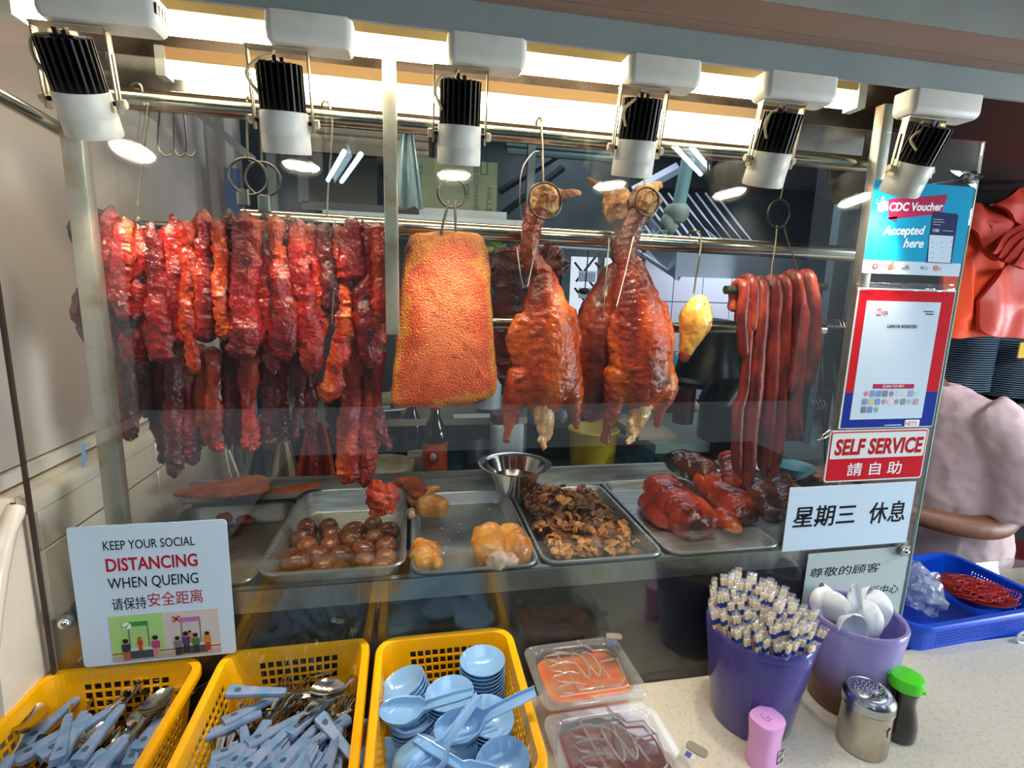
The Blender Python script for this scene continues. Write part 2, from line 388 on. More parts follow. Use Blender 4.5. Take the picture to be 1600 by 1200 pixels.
# counter for the customers
solo('counter', join(box(XL-.045, 2.2, -.62, -.0, CT-.04, CT), box(XL-.03, 2.2, -.58, -.04, 0, CT-.04)), COUNTER,
     'speckled cream customer counter in front of the display glass', 'counter', smooth=False)
SIDEC = mat('side_counter', '#a69c85', .35, col2='#948a74', nscale=14)
solo('side_worktop', join(box(1.09, 2.2, .004, .275, CT-.05, CT-.012), box(1.12, 2.15, .05, .26, 0, CT-.05)), SIDEC, 'drab worktop behind the counter under the blue basket', 'worktop', smooth=False)
# soffit over the front, all seen from below
sf = struct('ceiling_soffit', box(XL-.5, 2.6, -.75, -.36, z(.47), z(.60)), TEALG)
part('plank', box(XL-.5, 2.6, -.345, -.188, z(.378), z(.40)), TEALG, sf, False, label='grey green outer board')
part('plank', box(XL-.5, 2.6, -.186, -.1215, z(.381), z(.40)), BROWN, sf, False, label='brown laminate board')
part('plank', box(XL-.5, 2.6, -.1205, -.095, z(.3805), z(.40)), BROWN, sf, False, label='brown laminate board')
part('fascia_strip', box(XL-.02, 2.6, -.094, -.088, z(.341), z(.40)), TEALG, sf, False, label='narrow grey metal strip above the lamp boxes')
part('upper_fascia', box(XL-.5, 2.6, -.35, -.346, z(.378), z(.9)), mat('lime_sign', '#b9e68a', .5), sf, False, label='lime green signboard edge')
INC = mat('case_ceiling', '#a08668', .30, .75, col2='#7c6248', nscale=7, bump=.05)
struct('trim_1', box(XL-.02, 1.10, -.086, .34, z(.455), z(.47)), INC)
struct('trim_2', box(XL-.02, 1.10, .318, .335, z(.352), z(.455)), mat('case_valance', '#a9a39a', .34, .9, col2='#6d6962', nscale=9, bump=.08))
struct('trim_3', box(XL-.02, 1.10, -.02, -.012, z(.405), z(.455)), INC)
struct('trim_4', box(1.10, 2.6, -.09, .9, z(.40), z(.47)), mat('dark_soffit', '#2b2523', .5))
# lights above the case: two long battens
def batten(x0, x1, y, zc, label):
    t = thing('batten_lamp', label, 'lamp', ((x0+x1)/2, y, zc), 'warm batten lamps over the case')
    part('housing', box(x0-.01, x1+.01, y-.013, y+.013, zc+.012, zc+.034), mat('lamp_housing', '#c8a774', .45), t, False)
    part('diffuser', xf(loft([[(yy*1.0, zz_, xx) for yy, zz_ in [(.014*math.cos(a), .014*math.sin(a)) for a in np.linspace(0, 2*math.pi, 17)[:-1]]] for xx in (x0, x1)]),
         frame((0, y, zc), (0, 1, 0), (0, 0, 1), (1, 0, 0))), MATS['tube_warm'], t)
    for xx in (x0-.008, x1+.008): part('end_cap', box(xx-.008, xx+.008, y-.016, y+.016, zc-.016, zc+.034), WHITEP, t, False)
emis('tube_warm', (1.0, .86, .64), TUBE)
batten(-.50, .762, .0, z(.350), 'long warm batten lamp in front, just behind the spotlight boxes')
batten(-.435, .80, .275, z(.386), 'long warm batten lamp at the rear of the case')
# kitchen ceiling lamps and hall lamps behind the photographer
emis('tube_cold', (.62, .85, 1.0), HALL); emis('tube_kitchen', (.78, .86, 1.0), KITCH)
def twin(P, Q, label, name='tube_lamp', m='tube_cold', r=.016, gap=.05, grp='hall tube lamps'):
    P = np.array(P); Q = np.array(Q); d = Q-P; d /= np.linalg.norm(d); s = np.cross(d, (0, 0, 1)); s /= np.linalg.norm(s)
    t = thing(name, label, 'lamp', tuple((P+Q)/2), grp)
    for sg in (-1, 1): part('tube', tube([P+s*gap*sg, Q+s*gap*sg], r, 8), MATS[m], t)
    part('housing', tube([P+np.array([0, 0, .045]), Q+np.array([0, 0, .045])], gap*1.3, 4, flat=.35), WHITEP, t, False)
def mir(x, y, Yv):
    P = aY(x, y, Yv); return np.array([P[0], -P[1], P[2]])
for i, (a, b, Yv) in enumerate((((-60, 203, ), (78, 246), 2.2), ((522, 250), (552, 280), 2.6), ((1108, 236), (1046, 256), 2.4), ((1560, 270), (1475, 292), 2.4))):
    P = mir(a[0], a[1], Yv+.9 if i else Yv+.3); Q = mir(b[0], b[1], Yv)
    Q[2] = P[2] = (P[2]+Q[2])/2
    twin(P, Q, 'cold white twin tube lamp of the hall behind the photographer')
struct('wall_hall', box(-6, 6, -6.4, -6.3, 0, 5.5), mat('hall_wall', '#394044', .8))
p_ = mir(1020, 368, 3.0); ex = thing('exit_sign', 'small green exit sign in the hall behind the photographer', 'sign', tuple(p_)); part('box', box(p_[0]-.16, p_[0]+.16, p_[1]-.05, p_[1], p_[2]-.07, p_[2]+.07), mat('exit_dark', '#16211d', .5), ex, False)
g = textmesh('EXIT', .12); part('lettering', xf(g, Matrix.Translation((p_[0], p_[1]+.002, p_[2])) @ Matrix.Rotation(math.pi, 4, 'Z') @ Matrix.Rotation(math.pi/2, 4, 'X')), emis('exit_green', (.35, .95, .75), 3.0), ex, False)
# ---------------------------------------------------------------- glass and frame
glassmat('clear_glass', (.955, .985, .98), 1.50, haze=.003)
GE = mat('glass_edge', '#8fb8ac', .2, spec=.6)
gp = solo('display_glass', box(XL+.002, 1.062, -.002, .002, CT, z(.305)), MATS['clear_glass'], 'large clear front glass of the roast meat display', 'glass', smooth=False)
part('edge_seal', box(XL-.001, XL+.0035, -.003, .003, CT, z(.45)), mat('dark_seal', '#3b2b22', .5), gp, False, label='dark joint against the wall')
part('polished_edge', box(1.0622, 1.0640, -.0025, .0025, CT, z(.305)), GE, gp, False, label='bright cut edge of the sheet')
PY = .052
def post(x, z0, z1, w, label):
    return solo('frame_post', xf(rbox(w, .022, z1-z0, .002, .0008, 2), Matrix.Translation((x, PY, z0))), POST, label, 'post', 'steel posts of the display frame')
post(aY(110, 300, PY)[0]+.014, CT, z(.35), .028, 'left steel post of the display frame by the tiled wall')
post(aY(611, 300, PY)[0], z(-.075), z(.39), .022, 'short middle steel post ending beside the roast pork belly')
post(aY(1362, 300, PY)[0]+.004, z(-.50), z(.37), .024, 'right steel post of the frame behind the posters')
def bolt(x, zc, label, y=-.003):
    t = thing('standoff_bolt', label, 'bolt', (x, y, zc), 'glass stand-off bolts')
    part('washer', xf(lathe([(.001, 0), (.013, 0), (.013, .003), (.001, .003)], 18), rotm('X', math.pi/2, (x, y, zc))), STEELD, t)
    part('cap', xf(lathe([(.009, .003), (.0095, .006), (.008, .011), (.004, .014), (.0005, .0145)], 18), rotm('X', math.pi/2, (x, y, zc))), CHROME, t)
b1 = aY(107, 968, 0); bolt(b1[0], b1[2], 'domed steel bolt through the glass left of the distancing poster')
b1 = aY(1405, 857, 0); bolt(b1[0], b1[2], 'domed steel bolt under the closure notice', y=-.007)
# rails
YR = .092
def rail(name, P, Q, r, label, m=RAIL):
    return solo(name, tube([P, Q], r, 20), m, label, 'rail')
rail('hanging_rail', (XL+.11, YR, z(.277)), (.925, YR, z(.273)), .0155, 'upper steel hanging rail under the case lamps')
rail('hanging_rail', (-.30, .185, z(.120)), (.985, .185, z(.108)), .0170, 'middle steel hanging rail behind the geese')
rail('hanging_rail', (-.02, .235, z(-.064)), (.98, .235, z(-.068)), .0130, 'lower steel hanging rail behind the chicken thigh')
p0 = aX(0, 150, -.50); p1 = aX(100, 206, -.50)
rail('side_rail', tuple(p0+(p0-p1)*2), tuple(p1), .0095, 'steel side rail running along the left wall')
t = thing('rod_clamp', 'steel clamp with rod and cap at the top right edge of the glass', 'clamp', (1.05, 0, z(.24)))
pc = aY(1522, 277, -.006)
part('clamp_cap', xf(lathe([(.002, -.014), (.010, -.013), (.012, -.004), (.008, .004), (.006, .010), (.0045, .015), (.0005, .017)], 16), Matrix.Translation(pc) @ Matrix.Rotation(math.radians(80), 4, 'Y')), CHROME, t)
part('rod', tube([pc, aY(1448, 290, .12)], .004, 10), RAIL, t)
# ---------------------------------------------------------------- bench that carries the trays
YF, YK = .012, .47
BZ = z(-.512)
be = thing('display_bench', 'stainless bench holding the food trays inside the display', 'bench', (.25, .25, z(-.60)))
GREENB = mat('bench_steel', '#8e948e', .30, .9, col2='#6f6b58', nscale=9, bump=.05, mixlo=.5, mixhi=.75)
part('front_ledge', join(box(XL+.03, 1.06, YF, YF+.016, BZ-.004, BZ+.002), box(XL+.03, 1.06, YF-.002, YF+.003, BZ-.038, BZ+.002)), GREENB, be, False)
part('rear_upstand', join(box(XL+.03, 1.06, YK, YK+.012, BZ-.05, BZ+.034), box(XL+.03, 1.06, YK-.05, YK, BZ-.003, BZ+.001)), STEEL, be, False)
part('bench_floor', box(XL+.01, 1.06, YF+.003, YK+.01, BZ-.064, BZ-.056), STEELD, be, False)
part('front_panel', box(XL+.005, 1.06, .014, .020, CT-.02, BZ-.038), mat('dark_front_panel', '#1f2422', .22, .25, col2='#2a2c26', nscale=5), be, False, label='dark glossy panel under the trays')
part('corner_strip', box(XL+.002, XL+.05, .008, .013, CT, BZ-.02), mat('brown_lit_steel', '#8d7a62', .35, .85, col2='#4d3826', nscale=8, stretch=(2, 1, .5)), be, False, label='steel strip by the wall, its brown lit tone painted in')  # brownish light on the steel panel is put into this strip's colour
for xx in (-.005, .238, .495):
    part('divider_bar', box(xx-.004, xx+.004, YF+.01, YK, BZ-.012, BZ-.002), STEEL, be, False)
part('divider_bar', box(1.03, 1.06, YF+.01, YK, BZ-.012, BZ+.002), STEEL, be, False)
def tray(x0, x1, y0, y1, zr, h, label, m=STEEL, r=.028, tilt=None):
    w, d = x1-x0, y1-y0; cx, cy = (x0+x1)/2, (y0+y1)/2; R = lambda o, zz_, rr: rrect(w+2*o, d+2*o, max(rr, .004), 6, zz_)
    g = loft([R(-.022, -h-.001, r-.008), R(-.017, -h+.004, r-.004), R(-.0085, -.006, r), R(-.0005, -.005, r+.003), R(.0, -.003, r+.004), R(-.001, -.0005, r+.003), R(-.003, .0, r+.002),
              R(-.0065, -.001, r), R(-.009, -.004, r-.001), R(-.017, -h+.006, r-.005), R(-.022, -h+.001, r-.009)])
    t = thing('food_tray', label, 'tray', (cx, cy, zr), 'stainless food trays')
    part('pan', mv(g, cx, cy, zr), m, t); return t
GREASE = mat('greasy_steel', '#b5b3a8', .38, .85, col2='#7a4a22', nscale=9, mixlo=.52, mixhi=.70, bump=.1, bscale=90)
tray(-.515, -.275, .03, .385, z(-.503), .042, 'greasy stainless tray at far left holding pork scraps', GREASE)
tray(-.268, -.016, .016, .405, z(-.484), .055, 'deep stainless tray filled with braised eggs', STEEL)
tray(-.008, .236, .018, .40, z(-.503), .03, 'shallow stainless tray with chopped steamed chicken pieces', mat('tray_satin', '#c0c6ca', .42, .85, col2='#a2a8ac', nscale=12))
tray(.241, .493, .018, .40, z(-.503), .035, 'stainless tray heaped with sliced braised offal', STEEL)
tray(.50, .76, .018, .42, z(-.503), .02, 'shallow stainless tray under the roast duck halves', STEEL)
# ---------------------------------------------------------------- spotlights
emis('lens_glow', (1.0, .93, .80), LENS)
LBOX = [((50, 22), (245, 45)), ((410, 10), (550, 25)), ((700, 45), (825, 60)), ((985, 85), (1100, 95)), ((1200, 112), (1313, 125)), ((1430, 140), (1540, 150))]
LPOS = [(-.405, .188, -.094), (-.170, .183, -.070), (.068, .185, -.070), (.340, .186, -.072), (.572, .187, -.080), (.842, .191, -.094)]
LW = ['first spotlight from the left, nearest the tiled wall', 'second spotlight from the left, above the red roast pork', 'third spotlight from the left, above the pork belly',
      'fourth spotlight from the left, between the two geese', 'fifth spotlight from the left, beside the sausages', 'rightmost spotlight, hanging over the blue voucher poster']
def spotlight(i):
    X, zb, yt = LPOS[i]; (a, b) = LBOX[i]
    bx0 = aY(a[0], a[1], -.094)[0]; bx1 = aY(b[0], b[1], -.094)[0]
    t = thing('track_spotlight', 'white and black '+LW[i], 'spotlight', (X, -.06, z(zb)), 'six spotlights in front of the glass')
    bw = bx1-bx0; bc = (bx0+bx1)/2
    H = .036
    g = loft([rrect(bw-.012, .034, .006, 4, 0), rrect(bw-.004, .042, .009, 4, .004), rrect(bw, .044, .010, 4, .010), rrect(bw, .044, .010, 4, H)])
    part('driver_box', mv(g, bc, -.0735, z(.306)), LAMPW, t)
    if i == 0:
        sl = part('vent_slots', join(*[box(bx1-.0012, bx1+.0006, -.092+k*.008, -.087+k*.008, z(.322), z(.334)) for k in range(4)]), BLACKM, t, False)
    # head axis: from aperture up and back
    A = np.array([X, -.045, z(zb)]); T = np.array([X, yt, z(zb+.100)]); ax = (T-A)/np.linalg.norm(T-A)
    sx = np.array([1.0, 0, 0]); sy = np.cross(ax, sx)
    M = frame(A, sx, sy, ax)
    head = lathe([(.0285, .001), (.0305, 0), (.0318, .002), (.0315, .022), (.0312, .0225), (.0312, .0235), (.0315, .024), (.0310, .050), (.0295, .052), (.0280, .050), (.0270, .004)], 36, False, False, True)
    part('lamp_head', xf(head, M), LAMPW, t)
    V = []; F = []; nf = 22
    fins = [lathe([(.014, .045), (.014, .108)], 16)]
    for k in range(nf):
        a_ = 2*math.pi*k/nf; f = box(.010, .0292, -.0012, .0012, .046, .108)
        fins.append(xf(f, Matrix.Rotation(a_, 4, 'Z')))
    part('heat_sink', xf(join(*fins), M), BLACKM, t, False)
    rings = []; prof = [(.0275, .004)]
    for k in range(7): prof += [(.027-.0022*k, .006), (.0262-.0022*k, .0045)]
    prof += [(.011, .006), (.0005, .0045)]
    ln = part('lens', xf(lathe(prof, 32, False, True), M), MATS['lens_glow'], t)
    part('lens_ring', xf(join(*[lathe([(r_-.0003, .0035), (r_, .0028), (r_+.0003, .0035), (r_, .0040)], 32, False, False, True) for r_ in (.0255, .0230, .0205, .0180)]), M), mat('ring_shade', '#6e675a', .5), ln)
    # bracket
    piv = A+ax*.040; w2 = .0375 if i else .040
    topz = z(.305)
    def arm(s):
        P = [(piv[0]+s*w2, piv[1], piv[2]-.008), (piv[0]+s*w2, piv[1], piv[2]+.02), (piv[0]+s*w2*.98, -.075, topz-.002)]
        out = []
        a0 = np.array(P[0]); a1 = np.array(P[2]); d = a1-a0; L = np.linalg.norm(d); d /= L; yv = np.cross(d, sx); yv /= np.linalg.norm(yv)
        fr = frame(a0, sx, yv, d); th = .0009; hw = .0065
        # strap with a long slot
        out.append(box(-th, th, -hw, -hw+.0042, .012, L)); out.append(box(-th, th, hw-.0042, hw, .012, L)); out.append(box(-th, th, -hw, hw, -.004, .012)); out.append(box(-th, th, -hw, hw, L*.72, L))
        return xf(join(*out), fr)
    for s in (-1, 1): part('bracket_arm', arm(s), mat('bracket_steel', '#cdbfa6', .32, .7), t, False)
    part('bracket_bridge', box(X-w2-.001, X+w2+.001, -.083, -.068, topz-.003, topz-.001), MATS['bracket_steel'], t, False)
    for s in (-1, 1):
        g = lathe([(.0062, 0), (.0062, .005), (.005, .006), (.0005, .006)], 6)
        part('bolt', xf(g, Matrix.Translation(piv+np.array([s*(w2+.002), 0, 0])) @ Matrix.Rotation(s*math.pi/2, 4, 'Y')), mat('bolt_cream', '#d8d2b4', .4), t, False)
        part('bolt_spacer', xf(lathe([(.003, 0), (.003, .007)], 10), Matrix.Translation(piv+np.array([s*(w2-.007), 0, 0])) @ Matrix.Rotation(s*math.pi/2, 4, 'Y')), BLACKM, t)
    T0 = A+ax*.098
    cb = spline([(X-.004, -.074, topz-.002), (X-.010, -.078, topz-.012), (X-.030+.01*(i % 2), -.092, topz-.022), (X-.036, -.088, topz-.038), tuple(T0+np.array([-.026, -.004, -.030]))], 20)
    part('cable', tube(cb, .0021, 8), mat('cable_cream', '#c9b98a', .5), t)
    part('terminal', xf(join(box(-.007, -.002, -.004, .004, .107, .117), box(.002, .007, -.004, .004, .107, .115), box(-.012, .012, -.002, .002, .105, .110)), M), BLACKM, t, False)
    l = lamp('SPOT', 'spot_beam', tuple(A-ax*.002), SPOT, WARM, spot_size=math.radians(76), spot_blend=.7, shadow_soft_size=.02)
    l.matrix_world = Matrix(frame(A-ax*.003, sx, sy, ax))
for i in range(6): spotlight(i)
# lamp wire and bent hooks at the upper left
# ---------------------------------------------------------------- roast meats
CS = meat('red_roast_pork', ['#3a0507', '#6a0b0c', '#92140e', '#c04a16'], scale=15, rough=.17, coat=.3, bump=1.0, bscale=150, charlo=.60, charhi=.70)
CSD = meat('dark_roast_pork', ['#1e0405', '#430809', '#6c0f0c', '#9a2a12'], scale=16, rough=.15, coat=.3, bump=1.0, bscale=150, charlo=.54, charhi=.68)
CSO = meat('orange_roast_pork', ['#6a0f0a', '#a02009', '#c84611', '#d87c20'], scale=18, rough=.17, coat=.3, bump=1.0, bscale=150, charlo=.62, charhi=.72)
def strip(pts, Y, seed, thick=.75, m=None, top=True, label='', grp=None, amp=.0042):
    """a hanging strip of roast pork: centre line and widths are read as lengths at depth Y"""
    rows = []
    for k, q in enumerate(pts):
        P = aY(q[0], q[1], Y+(q[3] if len(q) > 3 else 0)); rows.append((P[0], P[1], P[2], q[2]/2*dist(P)/FPX))
    L = sum(np.linalg.norm(np.array(rows[i][:3])-np.array(rows[i+1][:3])) for i in range(len(rows)-1))
    n = max(16, int(L/.0048)); S = spline(rows, n); S[:, 3] = np.maximum(S[:, 3], .003)
    t = np.linspace(0, 1, n); endf = np.minimum(1, np.sqrt(np.clip(np.minimum(t/.06, (1-t)/.08), 0.02, 1)))
    rr = S[:, 3]*endf*(1+.10*np.array([noise.noise(Vector((seed*3.1, i*.35, 0))) for i in range(n)]))
    g = tube(S[:, :3], rr, 18, flat=thick, fdir=(0, 1, 0))
    g = vnoise(g, amp*1.7, 36, seed, 2, (1, 1, .5)); g = vnoise(g, amp*.85, 130, seed+5, 3)
    zt, zb = g[0][:, 2].max(), g[0][:, 2].min(); c = np.clip((g[0][:, 2]-(zt-.018))/.018, 0, 1)*.75
    c = np.maximum(c, np.clip(((zb+.010)-g[0][:, 2])/.010, 0, 1)*.55)
    return solo('roast_pork_strip', g, m or CS, label, 'roast pork', grp, char=c)
FRONT = [
 (CSD, [(150, 322, 26), (145, 380, 24), (138, 440, 26), (134, 495, 30), (143, 536, 10)]),
 (CS, [(174, 322, 26), (162, 395, 28), (155, 450, 32), (155, 500, 38), (160, 538, 22)]),
 (CS, [(196, 340, 30), (193, 410, 30), (188, 460, 34), (198, 505, 26)]),
 (CS, [(218, 338, 24), (218, 425, 26), (214, 500, 28), (208, 540, 34), (206, 574, 22)]),
 (CS, [(240, 345, 26), (243, 425, 28), (247, 480, 36), (246, 530, 42), (250, 568, 34)]),
 (CS, [(268, 335, 28), (273, 412, 32), (272, 475, 30), (273, 515, 34), (280, 545, 26)]),
 (CSO, [(294, 345, 24), (292, 440, 20), (296, 520, 20), (304, 585, 24)]),
 (CS, [(318, 330, 32), (315, 400, 36), (320, 450, 42), (322, 500, 42), (318, 538, 28)]),
 (CSO, [(338, 338, 24), (345, 430, 24), (350, 500, 26), (350, 532, 20)]),
 (CSD, [(358, 328, 24), (362, 400, 22), (365, 460, 22), (362, 500, 18)]),
 (CS, [(384, 330, 40), (388, 400, 44), (384, 470, 46), (384, 530, 48), (372, 562, 30)]),
 (CS, [(414, 335, 30), (413, 420, 36), (418, 475, 34), (420, 530, 24), (428, 584, 26)]),
 (CS, [(430, 332, 24), (438, 400, 28), (444, 460, 40), (447, 525, 46), (446, 562, 34)]),
 (CSD, [(450, 340, 20), (453, 425, 20), (459, 475, 20), (466, 532, 22)]),
 (CS, [(465, 338, 30), (470, 425, 32), (478, 480, 36), (487, 540, 38), (488, 585, 26)]),
 (CSO, [(487, 348, 24), (493, 425, 24), (500, 500, 24), (503, 530, 16)]),
 (CSD, [(508, 350, 26), (511, 425, 28), (514, 490, 24)]),
 (CSO, [(528, 350, 22), (534, 420, 24), (541, 480, 28), (538, 530, 34), (520, 575, 28), (512, 632, 34)]),
 (CS, [(553, 342, 30), (547, 395, 44), (550, 440, 34)]),
 (CS, [(565, 345, 24), (570, 425, 28), (574, 480, 44), (580, 540, 42), (586, 575, 22)]),
 (CSO, [(586, 345, 26), (592, 410, 30), (598, 465, 30), (592, 505, 22)]),
]
NAMES = ['dark lumpy', 'plump', 'broad', 'long straight', 'thick', 'ridged', 'narrow orange', 'wide knobbly', 'orange edged', 'thin dark', 'very wide flat', 'long tapering', 'smooth crimson',
         'slender dark', 'long heavy', 'slim orange', 'short dark', 'twisting orange', 'short lumpy', 'heavy bulging', 'short bright']
for i, (m, p) in enumerate(FRONT):
    strip(p, .075+.010*(i % 2), i*1.37, m=m, label='%s red roast pork strip, %s from the left in the front row' % (NAMES[i], ORD[i]), grp='roast pork strips of the front row')
LOWER = [
 (CSD, [(188, 470, 30), (190, 570, 28), (196, 630, 36), (202, 690, 26)]),
 (CSD, [(212, 500, 28), (218, 590, 28), (228, 652, 22)]),
 (CSD, [(243, 500, 26), (247, 600, 22), (247, 655, 22), (253, 690, 18), (255, 724, 10)]),
 (CSD, [(273, 500, 28), (275, 590, 28), (272, 655, 30), (274, 712, 26), (272, 750, 16)]),
 (CS, [(288, 520, 24), (290, 640, 26), (297, 690, 34), (302, 726, 24)]),
 (CSO, [(312, 540, 34), (314, 630, 36), (320, 692, 34)]),
 (CSO, [(332, 540, 24), (334, 640, 22), (341, 708, 22)]),
 (CS, [(352, 520, 26), (355, 600, 22), (358, 660, 18), (358, 706, 16)]),
 (CS, [(368, 540, 22), (369, 620, 18), (376, 700, 16)]),
 (CSO, [(390, 540, 30), (388, 630, 24), (392, 680, 28), (396, 708, 18)]),
 (CSD, [(412, 540, 30), (424, 620, 24), (422, 665, 28), (424, 702, 22)]),
 (CS, [(436, 560, 28), (438, 630, 26), (446, 668, 22)]),
 (CSD, [(462, 540, 26), (466, 600, 18), (464, 650, 14), (462, 690, 12)]),
 (CS, [(482, 560, 28), (484, 630, 22), (486, 670, 18), (490, 706, 14), (495, 726, 7)]),
 (CSD, [(520, 560, 26), (522, 640, 24), (530, 704, 18)]),
 (CSO, [(552, 480, 30), (550, 590, 26), (549, 640, 30), (544, 690, 34), (545, 738, 40), (548, 752, 24)]),
 (CSO, [(578, 520, 30), (574, 610, 30), (575, 660, 36), (570, 715, 36), (570, 762, 14)]),
 (CS, [(570, 520, 24), (576, 560, 34), (584, 606, 30)]),
 (CS, [(594, 540, 22), (590, 610, 18), (597, 670, 16), (609, 704, 9)]),
]
LN = ['dark heavy', 'dark blunt', 'long dark twisted', 'longest', 'broad red', 'orange bundle shaped', 'slim orange', 'thin red', 'narrow', 'bright pink', 'sticky dark', 'short red', 'very thin dark',
      'stringy', 'dark curved', 'long orange', 'wide orange', 'crumpled', 'thin curling']
for i, (m, p) in enumerate(LOWER):
    strip(p, .125+.012*(i % 3), 40+i*1.91, m=m, thick=.7, label='%s roast pork strip, %s from the left in the lower row behind' % (LN[i], ORD[i]), grp='roast pork strips of the lower row')
# rod with the row of strips, knots of meat above it
pa = aY(120, 345, .085); pb = aY(612, 372, .085)
solo('pork_rod', tube([pa, pb], .006, 10), BLACKM, 'black rod from which the red roast pork strips hang', 'rod')
g = ellip(aY(121, 360, .085), .012, .011, .022)
solo('pork_end', vnoise(join(g), .005, 60, 3), CSD, 'burnt pork end sticking out at the left end of the rod', 'roast pork', char=np.full(len(g[0]), .8))
g = ellip(aY(606, 375, .085), .013, .010, .016)
solo('pork_end', vnoise(g, .006, 70, 9), CSD, 'burnt pork scrap at the right end of the rod against the post', 'roast pork', char=np.full(len(g[0]), .6))
# pork belly slab
def slab():
    out = [(640, 368), (662, 361), (700, 359), (735, 360), (754, 368), (764, 392), (767, 430), (770, 490), (775, 550), (777, 605), (772, 622), (748, 632), (700, 637), (650, 640), (614, 637), (612, 600), (617, 550), (621, 500), (628, 440), (632, 395)]
    P = [aY(x, y, .075) for x, y in out]; P = spline([(p[0], p[2]) for p in P+[P[0]]], 73)[:-1]
    c = P.mean(axis=0); rings = []; ch = []
    for k, (s, yy) in enumerate([(.90, .118), (.97, .112), (1.0, .100), (1.0, .088), (.985, .080), (.955, .077), (.90, .0755), (.82, .0745), (.7, .074), (.55, .073), (.4, .0725), (.25, .0722), (.1, .072)]):
        rings.append([(c[0]+(p[0]-c[0])*s, yy, c[1]+(p[1]-c[1])*s) for p in P]); ch += [s+.05*float(np.clip((c[1]+(p[1]-c[1])*s-c[1])/.14, -.5, 1)) for p in P]
    g = loft(rings); g = vnoise(g, .0035, 26, 2, 3); g = vnoise(g, .0010, 200, 3, 2)
    return g, ch
m, nt, b = newmat('crackling'); N = nt.nodes; L = nt.links
tc = N.new('ShaderNodeTexCoord'); at = N.new('ShaderNodeAttribute'); at.attribute_name = 'char'
n1 = N.new('ShaderNodeTexNoise'); n1.inputs['Scale'].default_value = 22; n1.inputs['Detail'].default_value = 8; L.new(tc.outputs['Object'], n1.inputs[0])
ad = N.new('ShaderNodeMath'); ad.operation = 'MULTIPLY_ADD'; ad.inputs[1].default_value = .8; L.new(n1.outputs[0], ad.inputs[0]); L.new(at.outputs['Fac'], ad.inputs[2])
r = N.new('ShaderNodeValToRGB'); e = r.color_ramp.elements; e[0].position = .45; e[0].color = lin('#e0702c'); e[1].position = 1.0; e[1].color = lin('#dd6326')
for p_, c_ in ((1.0, '#d8551f'),): pass
mr = N.new('ShaderNodeMapRange'); mr.inputs['From Min'].default_value = .45; mr.inputs['From Max'].default_value = 1.55; L.new(ad.outputs[0], mr.inputs['Value']); L.new(mr.outputs[0], r.inputs[0])
e[0].position = .25; e[0].color = lin('#e8713a'); e[1].position = .98; e[1].color = lin('#5a1f0c')
for p_, c_ in ((.52, '#dc5722'), (.70, '#c8481b'), (.82, '#cf7a22'), (.91, '#b0601c')): q = e.new(p_); q.color = lin(c_)
n4 = N.new('ShaderNodeTexNoise'); n4.inputs['Scale'].default_value = 55; n4.inputs['Detail'].default_value = 9; L.new(tc.outputs['Object'], n4.inputs[0])
m4 = N.new('ShaderNodeMapRange'); m4.inputs['From Min'].default_value = .56; m4.inputs['From Max'].default_value = .72; m4.inputs['To Max'].default_value = .85; L.new(n4.outputs[0], m4.inputs['Value'])
mx = N.new('ShaderNodeMix'); mx.data_type = 'RGBA'; mx.inputs[7].default_value = lin('#a8350f'); L.new(m4.outputs[0], mx.inputs['Factor']); L.new(r.outputs[0], mx.inputs[6]); L.new(mx.outputs[2], b.inputs['Base Color'])
n5 = N.new('ShaderNodeTexVoronoi'); n5.inputs['Scale'].default_value = 330; L.new(tc.outputs['Object'], n5.inputs[0])
bp = N.new('ShaderNodeBump'); bp.inputs['Strength'].default_value = .9; bp.inputs['Distance'].default_value = .002; bp.invert = True; L.new(n5.outputs[0], bp.inputs['Height']); L.new(bp.outputs[0], b.inputs['Normal'])
b.inputs['Roughness'].default_value = .42; MATS['crackling'] = m
g, ch = slab()
PBELLY = solo('roast_pork_belly', g, m, 'large orange slab of crackling roast pork belly hung on a ring hook', 'pork belly', char=ch)
# sausages over a short rod
SAUS = meat('waxed_sausage', ['#4a100c', '#701a12', '#8e2a1a', '#a84426'], scale=30, rough=.40, bump=.5, bscale=60, charlo=.8, charhi=.95, coat=.08, stretch=(1, 1, .5))
YS = .085
solo('sausage_rod', tube([aY(1133, 453, YS+.005), aY(1290, 448, YS+.005)], .0085, 14), mat('green_black_rod', '#2c3328', .35), 'dark green rod carrying the sausages', 'rod')
def saus(pts, seed, label, back=None):
    rows = []
    for (x, y, w) in pts:
        P = aY(x, y, YS-.014); rows.append((P[0], P[1], P[2], w*1.22/2*dist(P)/FPX))
    R0 = rows[0][3]; top = np.array(rows[0][:3])
    over = [(top[0]+.001, YS+.016, top[2]-(back or .05), R0), (top[0], YS+.017, top[2]-.012, R0), (top[0], YS+.006, top[2]+.006, R0)]
    rows = over+[(r_[0], r_[1], r_[2]-(.004 if k == 0 else 0), r_[3]) for k, r_ in enumerate(rows)]
    S = spline(rows, 46); t = np.linspace(0, 1, 46); endf = np.sqrt(np.clip(np.minimum(t/.03, (1-t)/.03), .03, 1)); w = 1+.05*np.sin(t*34+seed)
    g = tube(S[:, :3], np.maximum(S[:, 3], .004)*endf*w, 14); g = vnoise(g, .0016, 60, seed, 2)
    return solo('cured_sausage', g, SAUS, label, 'sausage', 'cured sausages on the short rod', char=np.zeros(len(g[0])))
saus([(1163, 448, 14), (1159, 500, 14), (1163, 562, 14)], 1, 'short thin sausage at the left end of the rod')
saus([(1176, 442, 16), (1177, 480, 16), (1173, 522, 15)], 2, 'shortest sausage, a folded end near the left of the rod')
saus([(1191, 448, 18), (1187, 520, 20), (1178, 620, 21), (1170, 700, 20), (1168, 765, 18)], 3, 'longest sausage, hanging down over the roast ducks')
